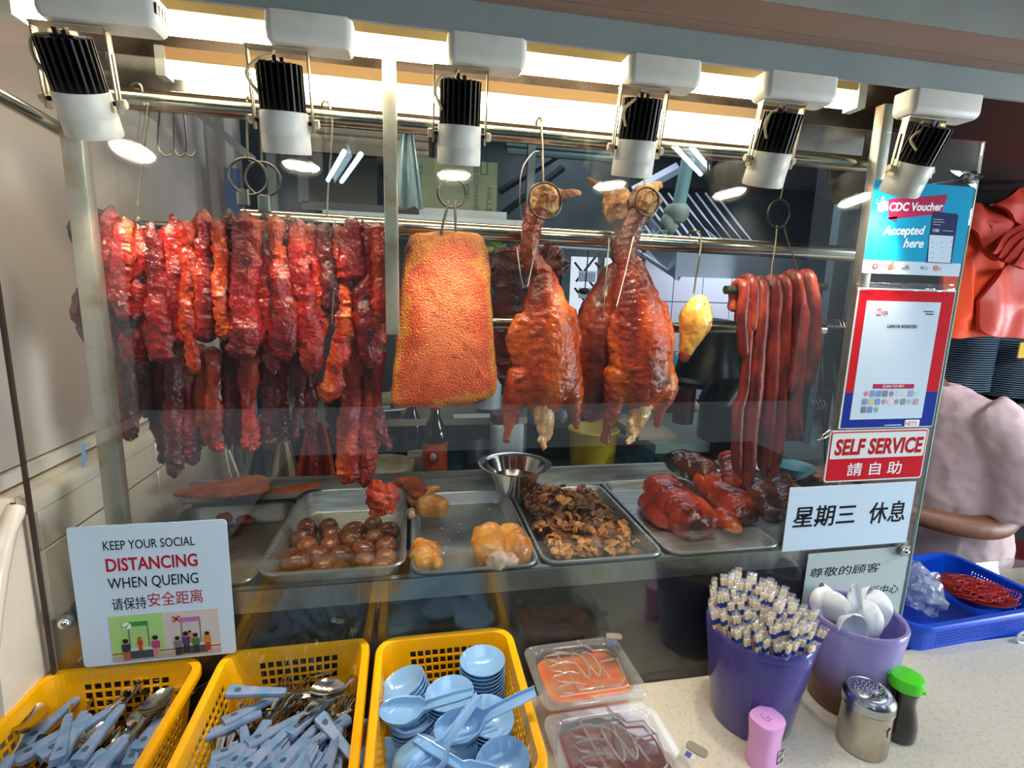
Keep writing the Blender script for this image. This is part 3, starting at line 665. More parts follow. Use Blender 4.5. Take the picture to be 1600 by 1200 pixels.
saus([(1211, 446, 18), (1208, 520, 19), (1203, 620, 20), (1196, 700, 20), (1193, 738, 16)], 4, 'long sausage third of the long ones from the right')
saus([(1227, 444, 16), (1224, 520, 18), (1218, 620, 18), (1213, 700, 18), (1203, 748, 14)], 5, 'long sausage in the middle with a tapered lower end')
saus([(1243, 438, 20), (1248, 500, 22), (1243, 560, 22), (1231, 616, 18)], 6, 'bright medium sausage curving left at its end')
saus([(1264, 438, 20), (1270, 500, 21), (1266, 570, 21), (1256, 604, 18)], 7, 'rightmost sausage on the rod')
saus([(1172, 470, 12), (1164, 600, 12), (1154, 640, 14), (1151, 700, 14), (1152, 745, 10)], 8, 'thin sausage hanging low at the far left behind the others')
saus([(1256, 480, 14), (1250, 560, 16), (1241, 640, 18), (1246, 688, 18)], 9, 'stubby dark sausage hanging low behind the bright one')

# ---------------------------------------------------------------- geese
def wp(q, Y): P = aY(q[0], q[1], Y+(q[3] if len(q) > 3 else 0)); return P, q[2]/2*dist(P)/FPX
def limb(pts, Y, n=24, k=14, flat=1.0):
    rows = [(*wp(q, Y)[0], wp(q, Y)[1]) for q in pts]; S = spline(rows, n); t = np.linspace(0, 1, n)
    endf = np.sqrt(np.clip(np.minimum(t/.05, (1-t)/.05), .05, 1))
    return tube(S[:, :3], np.maximum(S[:, 3], .002)*endf, k, flat=flat, fdir=(0, 1, 0))
GS = meat('roast_goose', ['#541406', '#9a300a', '#c2560f', '#d98220'], scale=9, rough=.20, bump=.7, bscale=150, charlo=.54, charhi=.72, coat=.3, stretch=(1, 1, .6), cscale=12, char='#471a09')
GSD = meat('dark_goose', ['#2d0d08', '#5e1c0d', '#8a3014', '#9a4a20'], scale=10, rough=.3, bump=.5, bscale=110, charlo=.55, charhi=.7, coat=.3)
HEADM = meat('goose_head_skin', ['#4a1a0c', '#8e4a20', '#c48648', '#d8a868'], scale=30, rough=.35, bump=.9, bscale=160, charlo=.66, charhi=.8, coat=.3)
GUT = meat('pale_fat', ['#8a4a20', '#c98a4e', '#e6b678', '#f0cb96'], scale=40, rough=.3, bump=.5, bscale=120, charlo=.75, charhi=.9)
def goose(Y, body, neck, extra, tail, head, beak, m, label, eye, seed, ring, vox=.0036, dark=False):
    t = thing('roast_goose', label, 'goose', tuple(aY(body[-1][0], body[-1][1], Y)))
    parts_ = [limb(body, Y, 40, 22, .85), limb(neck, Y, 30, 14)]+[limb(e_, Y, 22, 12) for e_ in extra]
    g = fuse(parts_, vox, 3); g = vnoise(g, .0038, 22, seed, 2, (1, 1, .5)); g = vnoise(g, .0022, 80, seed, 3, (.5, 1, 1.3))
    zt = aY(body[0][0], body[0][1], Y)[2]
    ch = np.clip((g[0][:, 2]-zt+.02)/.06, 0, .55)
    part('carcass', g, m, t, char=ch)
    hg = fuse([limb(head, Y-.002, 16, 14), ellip(aY(head[1][0], head[1][1], Y), .017, .016, .018)], .003, 2)
    hg = vnoise(hg, .005, 55, seed+2, 3); hd = part('head', hg, HEADM, t, char=np.zeros(len(hg[0])))
    bg = limb(beak, Y, 14, 10, .6); part('beak', vnoise(bg, .002, 60, seed, 2), HEADM, t, char=np.zeros(len(bg[0])))
    if eye:
        P = aY(eye[0], eye[1], Y-.020); part('eye', ellip(P, .0022, .002, .0026, 8, 6), BLACKM, hd)
    if tail:
        tg = fuse([limb(tail, Y-.01, 18, 12)]+[ellip(aY(q[0]+rnd.uniform(-7, 9), q[1]+rnd.uniform(-8, 8), Y-.022), .0065, .005, .008) for q in tail for _ in range(2)], .003, 1)
        part('tail', vnoise(tg, .003, 80, seed, 2), GUT, t, label='pale fatty tail and cavity', char=np.zeros(len(tg[0])))
    return t
goose(.098, [(850, 405, 22), (850, 440, 46), (853, 480, 72), (856, 520, 92), (857, 565, 96), (852, 605, 94), (849, 632, 62), (850, 652, 28)],
      [(852, 305, 36), (838, 330, 36), (830, 365, 31), (830, 400, 32), (842, 428, 36)],
      [[(818, 570, 44), (806, 615, 40), (797, 650, 24), (793, 676, 13), (791, 690, 15), (790, 694, 8)], [(883, 560, 46), (892, 610, 42), (896, 642, 22), (900, 662, 12), (901, 672, 10)], [(820, 490, 30), (808, 530, 34), (812, 570, 24)], [(890, 480, 26), (897, 530, 24), (893, 570, 20)]],
      [(848, 626, 40), (850, 650, 34), (852, 674, 24), (850, 692, 10)],
      [(864, 294, 30), (852, 308, 50), (843, 332, 40)], [(862, 303, 24), (880, 306, 18), (897, 301, 11), (908, 302, 6)], GS,
      'left roast goose hanging by its neck from a steel ring', (853, 319), 1.0, None)
goose(.100, [(988, 395, 26), (988, 430, 52), (993, 470, 74), (1000, 510, 90), (1002, 560, 96), (1000, 600, 90), (998, 628, 60), (994, 650, 26)],
      [(1008, 305, 36), (999, 330, 35), (985, 362, 33), (977, 395, 33), (984, 420, 38)],
      [[(970, 570, 48), (963, 615, 40), (954, 652, 22), (948, 676, 12), (946, 688, 15), (945, 692, 8)], [(1028, 560, 44), (1035, 610, 44), (1031, 640, 22), (1028, 660, 12), (1028, 668, 10)], [(1028, 470, 26), (1038, 520, 26), (1038, 570, 26)], [(965, 490, 28), (962, 530, 24), (966, 570, 22)]],
      [(1004, 618, 38), (999, 642, 34), (990, 668, 24), (986, 688, 10)],
      [(1020, 296, 30), (1009, 310, 48), (997, 334, 38)], [(1012, 300, 24), (1022, 294, 20), (1030, 290, 14), (1032, 296, 8)], GS,
      'right roast goose, brighter orange, hanging by its neck from a ring', (1008, 316), 4.0, None)
goose(.165, [(958, 410, 24), (952, 450, 48), (938, 490, 66), (932, 530, 70), (930, 580, 66), (925, 630, 52), (922, 660, 24)],
      [(966, 310, 36), (972, 335, 30), (972, 370, 26), (964, 410, 26)],
      [[(945, 560, 34), (940, 620, 28), (935, 655, 16)], [(915, 560, 26), (905, 610, 22), (900, 655, 10)]], None,
      [(950, 302, 30), (963, 318, 50), (972, 342, 38)], [(958, 304, 22), (940, 294, 14), (922, 282, 9), (917, 276, 5)], GSD,
      'dark roast goose hidden behind the right goose with its beak pointing left', None, 8.0, None, vox=.0045)
# chicken thigh
CH = meat('yellow_chicken_skin', ['#b8641c', '#d9862c', '#eaa448', '#f2bd68'], scale=16, rough=.28, bump=.35, bscale=80, charlo=.74, charhi=.9, coat=.4, char='#8a3a10')
t = thing('roast_chicken_thigh', 'golden roast chicken thigh hanging from a long hook beside the right goose', 'chicken', tuple(aY(1072, 560, .10)))
g = fuse([limb([(1096, 458, 10), (1092, 475, 36), (1086, 500, 52), (1080, 525, 40), (1074, 545, 26), (1072, 557, 18)], .10, 30, 16, .8), limb([(1095, 490, 34), (1098, 510, 28), (1096, 522, 12)], .10, 12, 12)], .003, 2)
part('thigh', vnoise(g, .0022, 36, 5, 3), CH, t, char=np.zeros(len(g[0])))
g = limb([(1072, 548, 14), (1069, 558, 18), (1068, 566, 10)], .10, 10, 10)
part('knuckle', vnoise(g, .002, 80, 2), GSD, t, label='dark browned knuckle end', char=np.zeros(len(g[0])))
part('slit', tube([aY(1093, 488, .079), aY(1102, 474, .083)], .0011, 6), BLACKM, t)
# rear rack of ribs between the slab and the goose
for k, (pts, lab) in enumerate((([(790, 385, 46), (795, 420, 60), (800, 470, 62), (800, 520, 56), (795, 570, 44), (790, 600, 20)], 'dark rack of roast ribs hanging behind, right of the pork belly'),
                               ([(846, 396, 40), (862, 405, 44), (874, 415, 30), (880, 425, 20)], 'brown roast meat lump hanging behind the left goose'))):
    rows = pts; g = limb(rows, .29, 40, 18, .6); g = vnoise(g, .010, 26, 7+k, 3, (1, 1, 2.2)); g = vnoise(g, .003, 90, 3, 2)
    solo('roast_ribs', g, CSD if k == 0 else GSD, lab, 'roast ribs', char=np.zeros(len(g[0])))

# ---------------------------------------------------------------- hooks and rings
HK = mat('hook_steel', '#a59a86', .28, 1.0); HKD = mat('dark_hook_steel', '#5b554c', .35, 1.0)
def hook(pts, label, r=.0016, m=HK, name='meat_hook', grp='meat hooks'):
    """pts in (x, y, depth)"""
    P = np.array([aY(a, b, c) for a, b, c in pts]); S = spline(P, max(24, len(P)*7))
    return solo(name, tube(S, r, 8), m, label, 'hook', grp)
def ring(x, y, w, Y, label, hanger, twin_=False, r=.0020):
    c = aY(x, y, Y); R = w/2*dist(c)/FPX
    t = thing('ring_hook', label, 'hook', tuple(c), 'steel ring hooks')
    a = np.linspace(0, 2*math.pi, 37)
    g = tube([c+R*np.array([math.cos(q), .12*math.cos(q), math.sin(q)]) for q in a], r, 8, cap=False); part('ring', g, HKD, t)
    if hanger:
        P = [aY(hx, hy, hY) for hx, hy, hY in hanger]; part('shank', tube(spline(P, 24), r*.8, 8), HK, t)
    return t
rk = aY(843, 188, YR)
ring(852, 314, 54, .066, 'steel ring round the head of the left goose', [(840, 205, .108), (838, 190, .092), (845, 186, .080), (847, 215, .072), (849, 286, .066)])
ring(1011, 315, 42, .066, 'steel ring round the head of the right goose', [(1000, 215, .108), (1002, 202, .092), (1005, 205, .080), (1006, 240, .072), (1007, 292, .066)])
ring(706, 301, 44, .088, 'dark ring hook holding the pork belly slab', [(708, 205, .108), (705, 190, .092), (703, 195, .080), (704, 240, .086), (706, 278, .088)], r=.0023)
for s, q in ((-1, (699, 318, 690, 362)), (1, (711, 318, 712, 356))):
    hook([(q[0]+2, q[1]-4, .088), (q[0], q[1]+6, .084), ((q[0]+q[2])/2, 340, .080), (q[2], q[3], .078), (q[2]+1, q[3]+12, .085)], 'dark prong from the ring into the %s top of the pork belly' % ('left' if s < 0 else 'right'), .0024, HKD)
ring(388, 276, 54, .088, 'left of the two steel rings over the roast pork rod', [(390, 165, .108), (388, 152, .092), (386, 160, .080), (386, 200, .085), (387, 249, .088)], r=.0022)
ring(411, 280, 50, .098, 'right of the two steel rings over the roast pork rod', [(404, 165, .108), (405, 155, .092), (406, 162, .080), (407, 200, .09), (409, 254, .098)], r=.0022)
for k, (x, y) in enumerate(((381, 304), (414, 314))):
    g = xf(rbox(.020, .010, .026, .003, .001), Matrix.Translation(aY(x, y+18, .09)))
    solo('hook_tag', g, STEELD, 'steel clip under the %s ring above the roast pork' % ('left' if k == 0 else 'right'), 'clip')
ring(1217, 334, 42, .088, 'ring hook from which the sausage rod hangs', [(1232, 235, .108), (1234, 230, .092), (1232, 240, .08), (1224, 290, .084), (1219, 313, .088)], r=.0018)
hook([(1214, 352, .088), (1212, 380, .082), (1206, 420, .07), (1204, 446, .060)], 'long thin wire from the ring to the left part of the sausage rod', .0013)
hook([(1224, 352, .088), (1232, 380, .082), (1244, 415, .07), (1250, 437, .062)], 'long thin wire from the ring to the right part of the sausage rod', .0013)
hook([(1076, 372, .205), (1078, 362, .190), (1088, 361, .172), (1095, 368, .168), (1093, 400, .16), (1088, 430, .13), (1084, 458, .105)], 'shiny hook on the middle rail holding the chicken thigh', .0019)
hook([(205, 148, .106), (206, 134, .094), (214, 130, .082), (222, 137, .080), (226, 165, .08), (232, 165, .08), (224, 240, .08), (218, 300, .08), (215, 322, .078)], 'long brass coloured hook at the left end of the roast pork', .0017)
hook([(502, 178, .106), (503, 163, .094), (508, 158, .082), (514, 164, .080), (519, 185, .08), (518, 230, .08), (513, 290, .08), (511, 338, .078)], 'long brass coloured hook over the right half of the roast pork', .0017)
hook([(524, 345, .06), (520, 358, .056), (516, 370, .06)], 'thin skewer end sticking from the roast pork top', .0014)
hook([(522, 455, .058), (520, 480, .056), (519, 505, .058)], 'thin skewer shank showing between roast pork strips', .0014)
for k, (x, tipx) in enumerate(((219, 213), (226, 219), (233, 225))):
    hook([(x, 168, .11), (x-1, 190, .112), (tipx, 222, .114)], 'empty thin hook, %s of the three hanging close together at the left' % ORD[k], .0011)
for k, x in enumerate((250, 272, 287)):
    hook([(x, 152, .118), (x, 168, .12), (x-4+4*k, 225, .125), (x+3, 240, .126), (x+12, 244, .128), (x+18, 236, .13)], 'empty curved hook, %s of the three with dark tips at the left' % ORD[k], .0015)
hook([(830, 356, .20), (826, 345, .19), (815, 340, .175), (812, 300, .17), (817, 262, .17), (832, 240, .17), (842, 236, .165)], 'thin bent wire beside the left goose neck', .0011)
hook([(806, 345, .20), (807, 375, .19), (812, 420, .16), (818, 450, .13)], 'thin wire left of the left goose', .0012)
hook([(840, 375, .06), (832, 410, .055), (824, 448, .056)], 'thin wire crossing the left goose neck', .0012)
hook([(990, 370, .06), (978, 420, .052), (963, 478, .052)], 'thin wire crossing the neck of the right goose', .0012)
hook([(952, 372, .15), (948, 420, .14), (943, 490, .12)], 'thin wire beside the dark goose', .0012)
hook([(855, 358, .20), (856, 385, .19), (858, 430, .17)], 'dark wire hanging behind the left goose', .0014, HKD)
hook([(1004, 345, .20), (1004, 385, .19), (1003, 405, .18)], 'dark wire hanging behind the right goose', .0014, HKD)
# ---------------------------------------------------------------- food in the trays
EGGM = meat('braised_egg', ['#4a2010', '#6a3216', '#884a22', '#9c5c2c'], scale=12, rough=.24, bump=.06, bscale=60, charlo=.9, charhi=.99, coat=.5, stretch=(1, 1, 1))
eg = [(450, 828, 24), (497, 822, 22), (522, 836, 17), (540, 826, 17), (585, 818, 18), (607, 820, 16), (470, 848, 20), (508, 846, 20), (552, 838, 22), (584, 836, 20), (612, 842, 18),
      (444, 862, 18), (468, 852, 18), (506, 860, 20), (539, 862, 20), (585, 862, 21), (612, 866, 17), (442, 882, 22), (493, 880, 22), (527, 884, 18), (566, 878, 17), (604, 876, 20), (462, 893, 16), (545, 893, 15), (425, 892, 14)]
ROWN = ['back', 'second', 'third', 'front']
EC = []
for i, (x, y, r_) in enumerate(eg):
    P = aZ(x, y, -.500+.004*(i % 2)); EC.append([P[0], max(P[1], .06), P[2], min(max(r_*1.0*dist(P)/FPX, .0175), .0225)])
EC = np.array(EC)
for it in range(160):                     # let the eggs settle side by side inside the tray
    for a in range(len(EC)):
        for b in range(a):
            d = EC[a, :3]-EC[b, :3]; L_ = np.linalg.norm(d)+1e-9; need = (EC[a, 3]+EC[b, 3])*.98
            if L_ < need: q = d/L_*(need-L_)*.5; EC[a, :3] += q; EC[b, :3] -= q
    EC[:, 0] = np.clip(EC[:, 0], -.250+EC[:, 3], -.034-EC[:, 3]); EC[:, 1] = np.clip(EC[:, 1], .034+EC[:, 3], .28); EC[:, 2] = np.clip(EC[:, 2]-.0008, z(-.535)+EC[:, 3], z(-.478))
for i, (x, y, r_) in enumerate(eg):
    R = EC[i, 3]; P = EC[i, :3]
    prof = [(R*.96*math.sin(a)*(1+.06*math.cos(a)), -R*1.12*math.cos(a)) for a in np.linspace(.05, math.pi-.05, 15)]
    M = Matrix.Translation(P) @ Matrix.Rotation(rnd.uniform(0, 6.28), 4, 'Z') @ Matrix.Rotation(rnd.uniform(.9, 1.5), 4, 'X')
    RW = lambda q: 0 if q > .215 else 1 if q > .155 else 2 if q > .10 else 3
    row = RW(P[1]); same = sorted([EC[k, 0] for k in range(len(EC)) if RW(EC[k, 1]) == row])
    solo('braised_egg', xf(lathe(prof, 20), M), EGGM, 'brown braised egg in the %s row of the egg tray, %s from the left there' % (ROWN[row], ORD[same.index(EC[i, 0])]), 'egg', 'braised eggs', char=None)
# glazed piece on the eggs
g = fuse([limb([(590, 748, 16), (588, 765, 34), (596, 785, 50), (598, 805, 40)], .13, 20, 14, .5), limb([(600, 762, 20), (615, 775, 26), (618, 790, 20)], .13, 14, 12, .5)], .0035, 1)
solo('glazed_pork_piece', vnoise(vnoise(g, .010, 30, 3, 3), .002, 110, 1), CSO, 'shiny orange red glazed pork piece standing on the braised eggs', 'roast pork', char=np.zeros(len(g[0])))
# pork scraps in the far left tray, slab lying on its back rim
for k, (x, y, w) in enumerate(((352, 808, 26), (382, 812, 26), (366, 828, 18))):
    P = aZ(x, y, -.53); g = ellip(P, w/2*dist(P)/FPX, .014, .011, 16, 10)
    solo('pork_scrap', vnoise(g, .005, 60, k), CSO if k < 2 else CSD, ['pink pork end piece in the greasy tray, the left one', 'pink pork end piece in the greasy tray, the right one', 'small dark pork scrap in the greasy tray'][k], 'roast pork', char=np.zeros(len(g[0])))
g = loft([[tuple(aZ(x, y, zz_)) for x, y in ((268, 772), (300, 762), (350, 752), (405, 742), (418, 748), (420, 768), (380, 774), (320, 778))] for zz_ in (-.480, -.470, -.452, -.444)])
g = vnoise(fuse([g], .004, 5), .006, 40, 4, 3)
solo('resting_pork_slab', g, meat('brown_rind', ['#7a3214', '#a14a1c', '#b8602a'], rough=.5, bump=.5, coat=0, charlo=.7, charhi=.9), 'brown roast pork slab resting across the back of the greasy tray', 'roast pork', char=np.zeros(len(g[0])))
g = loft([[tuple(aZ(x, y, zz_)) for x, y in ((424, 764), (500, 752), (502, 758), (470, 768), (430, 772))] for zz_ in (-.478, -.465)])
solo('resting_pork_slab', g, MATS['brown_rind'], 'thin brown roast pork piece behind the egg tray', 'roast pork', char=np.zeros(len(g[0])))
# chicken pieces
WCH = meat('poached_chicken', ['#c06a22', '#d9862f', '#e8a04a', '#f0b668'], scale=14, rough=.28, bump=.3, bscale=70, charlo=.8, charhi=.95, coat=.5, char='#b5602a')
FLESH = meat('chicken_flesh', ['#c98f76', '#e6bda2', '#f0d2bc', '#d8a088'], scale=40, rough=.4, bump=.6, charlo=.72, charhi=.85, coat=.2, char='#8f3a34')
def onbench(pts, zr, n=24, k=16, flat=.8, side=(0, 0, 1)):
    rows = []
    for q in pts:
        P = aZ(q[0], q[1], zr+(q[3] if len(q) > 3 else 0)); rows.append((*P, q[2]/2*dist(P)/FPX))
    S = spline(rows, n); t_ = np.linspace(0, 1, n); endf = np.sqrt(np.clip(np.minimum(t_/.08, (1-t_)/.08), .06, 1))
    return tube(S[:, :3], S[:, 3]*endf, k, flat=flat, fdir=side)
def chick(name, geos, label, seed, m=None, cut=None):
    t = thing(name, label, 'chicken', tuple(geos[0][0].mean(axis=0)), 'chopped chicken pieces')
    g = fuse(geos, .0035, 3); g = vnoise(g, .004, 34, seed, 3); part('skin', g, m or WCH, t, char=np.zeros(len(g[0])))
    if cut is not None:
        c = fuse(cut, .0035, 1); c = vnoise(c, .004, 70, seed, 3); part('flesh', c, FLESH, t, label='pale pink chopped flesh', char=np.zeros(len(c[0])))
chick('chicken_quarter', [onbench([(660, 872, 48), (664, 862, 46), (670, 884, 40)], -.508), onbench([(655, 870, 36), (656, 855, 20), (656, 845, 14)], -.498), onbench([(675, 880, 30), (688, 876, 16)], -.505)], 'small chicken leg quarter at the front left of the steel tray', 3, cut=None)
chick('chicken_wing', [onbench([(650, 778, 22), (668, 768, 18), (688, 762, 8)], -.478), onbench([(650, 792, 40, .0), (672, 790, 46), (698, 796, 30)], -.492), onbench([(645, 770, 20), (652, 785, 26)], -.485)], 'folded chicken wing and breast piece at the back of the steel tray', 7, cut=[onbench([(640, 798, 16), (644, 806, 14)], -.498)])
chick('half_chicken', [onbench([(762, 832, 50), (764, 850, 56), (768, 872, 52)], -.492), onbench([(770, 825, 30), (762, 840, 40)], -.486)], 'left half of the chopped chicken at the front right of the tray', 5, cut=[onbench([(775, 850, 26), (778, 868, 34), (776, 882, 36)], -.497)])
chick('half_chicken', [onbench([(794, 828, 40), (806, 850, 48), (812, 872, 44)], -.492)], 'right half of the chopped chicken touching the tray corner', 9, cut=[onbench([(790, 842, 16), (794, 862, 24), (800, 880, 26)], -.496)])
g = onbench([(618, 756, 26), (640, 752, 30), (652, 766, 30), (650, 776, 22)], -.465, flat=.5)
solo('fried_skin', vnoise(g, .004, 60, 3), MATS['brown_rind'], 'small brown fried skin piece leaning at the rear between two trays', 'roast pork', char=np.zeros(len(g[0])))
for k in range(16):
    x, y = rnd.uniform(690, 800), rnd.uniform(790, 875)
    P = aZ(x, y, -.532); g = ellip(P, rnd.uniform(.002, .0045), rnd.uniform(.002, .004), .0018, 8, 5)
    solo('meat_crumb', vnoise(g, .001, 200, k, 1), FLESH, 'tiny pale meat crumb on the floor of the chicken tray', 'crumb', 'meat crumbs', char=None)
# braised offal: some 200 curled slices, each its own
OFF = meat('braised_offal', ['#5c2c12', '#a2602c', '#d08c46', '#e2a65a'], scale=26, rough=.32, bump=.7, bscale=150, charlo=.62, charhi=.8, coat=.35)
OFFD = meat('dark_offal', ['#3e1c0b', '#70401c', '#a0622e'], scale=26, rough=.3, bump=.7, bscale=150, charlo=.66, charhi=.8, coat=.4)
protos = []
for k in range(10):
    L_ = rnd.uniform(.020, .040); cv = rnd.uniform(.4, 2.6); R = []; n = 12
    for i in range(n):
        a = cv*(i/(n-1)-.5); s = L_/cv
        wv = (.5+.5*math.sin(math.pi*(i+.6)/n))*rnd.uniform(.7, 1.2)
        R.append((s*math.sin(a), .003*math.sin(i*1.3+k), s*(math.cos(a)-math.cos(cv/2)), .0062*wv))
    S = np.array(R); g = tube(S[:, :3], S[:, 3], 8, flat=rnd.uniform(.22, .5), fdir=(0, .3, 1)); protos.append(tomesh('offal_slice', vnoise(g, .0035, 70, k*2.2, 3), OFF if k % 3 else OFFD))
corn = [np.array(q) for q in ((.268, .375, z(-.52)), (.466, .375, z(-.52)), (.462, .046, z(-.52)), (.272, .046, z(-.52)))]
for k in range(299):
    u, v = rnd.random(), rnd.random(); a_ = corn[0]*(1-u)*(1-v)+corn[1]*u*(1-v)+corn[2]*u*v+corn[3]*(1-u)*v
    hmp = max(0, 1-((u-.42)**2/.22+(v-.45)**2/.22))
    if u+v > 1.72 and rnd.random() > .2: continue
    o = bpy.data.objects.new('offal_slice', protos[k % 10]); COL.objects.link(o)
    lay = rnd.random(); o.location = (a_[0], a_[1], z(-.524)+(.012+.036*hmp)*(.35+.65*lay)+.008)
    o.rotation_euler = (rnd.uniform(-.7, .7), rnd.uniform(-.8, .8), rnd.uniform(0, 6.28)); s = rnd.uniform(.75, 1.35); o.scale = (s, s*rnd.uniform(.8, 1.5), s)
    tag(o, 'curled slice of brown braised offal heaped in the fourth tray', 'offal', 'braised offal slices')
solo('offal_bed', vnoise(loft([[tuple(a_*s_+(1-s_)*np.mean(corn, axis=0)+np.array([0, 0, h_])) for a_ in (corn[0], (corn[0]+corn[1])/2, corn[1], (corn[1]+corn[2])/2, corn[2], (corn[2]+corn[3])/2, corn[3], (corn[3]+corn[0])/2)] for s_, h_ in ((.97, -.008), (.95, .002), (.75, .016), (.35, .030), (.08, .034))]), .004, 40, 3), OFFD, 'dark mass of braised offal under the slices in the fourth tray', 'offal', kind='stuff')
# duck halves
DK = meat('roast_duck', ['#4e0f0a', '#8e1f0e', '#c23a16', '#dc5f1c'], scale=10, rough=.2, bump=.45, bscale=110, charlo=.60, charhi=.76, coat=.6, cscale=14, char='#2a0a06')
DKD = meat('dark_duck', ['#1e0a06', '#43150c', '#6e2a12', '#8a4018'], scale=12, rough=.24, bump=.5, bscale=110, charlo=.56, charhi=.7, coat=.6)
def duck(geos, label, seed, m, burnt=None):
    t = thing('roast_duck_half', label, 'duck', tuple(geos[0][0].mean(axis=0)), 'roast duck halves')
    g = fuse(geos, .004, 3); g = vnoise(g, .0042, 24, seed, 2); g = vnoise(g, .0014, 120, seed, 2)
    ch = np.zeros(len(g[0]))
    if burnt is not None: ch = np.clip(1-(np.linalg.norm(g[0]-burnt, axis=1)-.02)/.035, 0, .8)
    part('skin', g, m, t, char=ch)
duck([onbench([(1022, 770, 44, .01), (1035, 765, 62, .01), (1055, 790, 80), (1085, 815, 76, -.005), (1105, 832, 60, -.012)], -.488, 34, 20), onbench([(1010, 775, 30), (1022, 800, 36), (1045, 818, 34)], -.502, 20, 12), onbench([(1050, 765, 40), (1078, 778, 30), (1098, 790, 14)], -.470, 20, 12)],
     'glossy red roast duck half lying nearest on the fifth tray', 3, DK, aZ(1095, 835, -.49))
duck([onbench([(1085, 745, 44, .015), (1110, 755, 56, .01), (1135, 775, 62), (1162, 800, 56, -.005), (1180, 812, 34, -.01)], -.482, 34, 20), onbench([(1125, 800, 34), (1145, 822, 30), (1160, 826, 16)], -.5, 20, 12)],
     'orange roast duck half, second on the fifth tray', 7, DK, aZ(1178, 815, -.49))
duck([onbench([(1045, 722, 34, .02), (1065, 722, 48, .015), (1095, 735, 54, .01), (1120, 752, 40, .005)], -.462, 30, 18)], 'blackened roast duck half with its cut end facing left at the back', 11, DKD)
duck([onbench([(1140, 715, 40, .01), (1148, 735, 44, .005), (1140, 760, 34)], -.450, 26, 16)], 'red roast duck piece at the back under the sausages', 13, DK)
duck([onbench([(1178, 742, 34, .012), (1188, 765, 44, .01), (1200, 790, 44), (1215, 812, 34, -.01)], -.462, 30, 18), onbench([(1212, 738, 30, .01), (1222, 760, 40, .005), (1232, 790, 30)], -.452, 24, 14)],
     'very dark roast duck with drumsticks behind the closure notice', 17, DKD)
# steel bowl with sauce
bc = (.2555, .392)
prof = [(.001, .002), (.043, .002), (.046, .0), (.048, .003), (.062, .035), (.080, .068), (.092, .073), (.0955, .0735), (.0955, .0755), (.091, .0755), (.079, .071), (.060, .036), (.045, .006), (.001, .006)]
t = thing('steel_bowl', 'flared stainless sauce bowl standing at the back between two trays', 'bowl', (*bc, z(-.508)))
part('bowl', mv(lathe(prof, 48), *bc, z(-.508)), CHROME, t)
part('sauce', mv(lathe([(.001, .036), (.0585, .036), (.0585, .038), (.001, .038)], 32), *bc, z(-.508)), mat('brown_sauce', '#3a2416', .08), t, label='thin brown sauce')
# ---------------------------------------------------------------- yellow baskets
def holed(Pf, us, vs, solid, th):
    """wall with real holes. Pf(u, v) -> point, normal; solid(i, j) tells which cells stay"""
    nu, nv = len(us), len(vs); V = []; F = []
    for s in (0, 1):
        for i in range(nu):
            for j in range(nv):
                p, n = Pf(us[i], vs[j]); V.append(p + n*(th*(s-.5)))
    id_ = lambda s, i, j: s*nu*nv+(i % nu)*nv+j
    for i in range(nu-1):
        for j in range(nv-1):
            if not solid(i, j): continue
            F.append((id_(0, i, j), id_(0, i, j+1), id_(0, i+1, j+1), id_(0, i+1, j))); F.append((id_(1, i, j), id_(1, i+1, j), id_(1, i+1, j+1), id_(1, i, j+1)))
            for (di, dj, a, b) in ((-1, 0, (i, j), (i, j+1)), (1, 0, (i+1, j+1), (i+1, j)), (0, -1, (i+1, j), (i, j)), (0, 1, (i, j+1), (i+1, j+1))):
                ii, jj = i+di, j+dj
                if 0 <= ii < nu-1 and 0 <= jj < nv-1 and solid(ii, jj): continue
                F.append((id_(0, *a), id_(1, *a), id_(1, *b), id_(0, *b)))
    return geo(V, F)
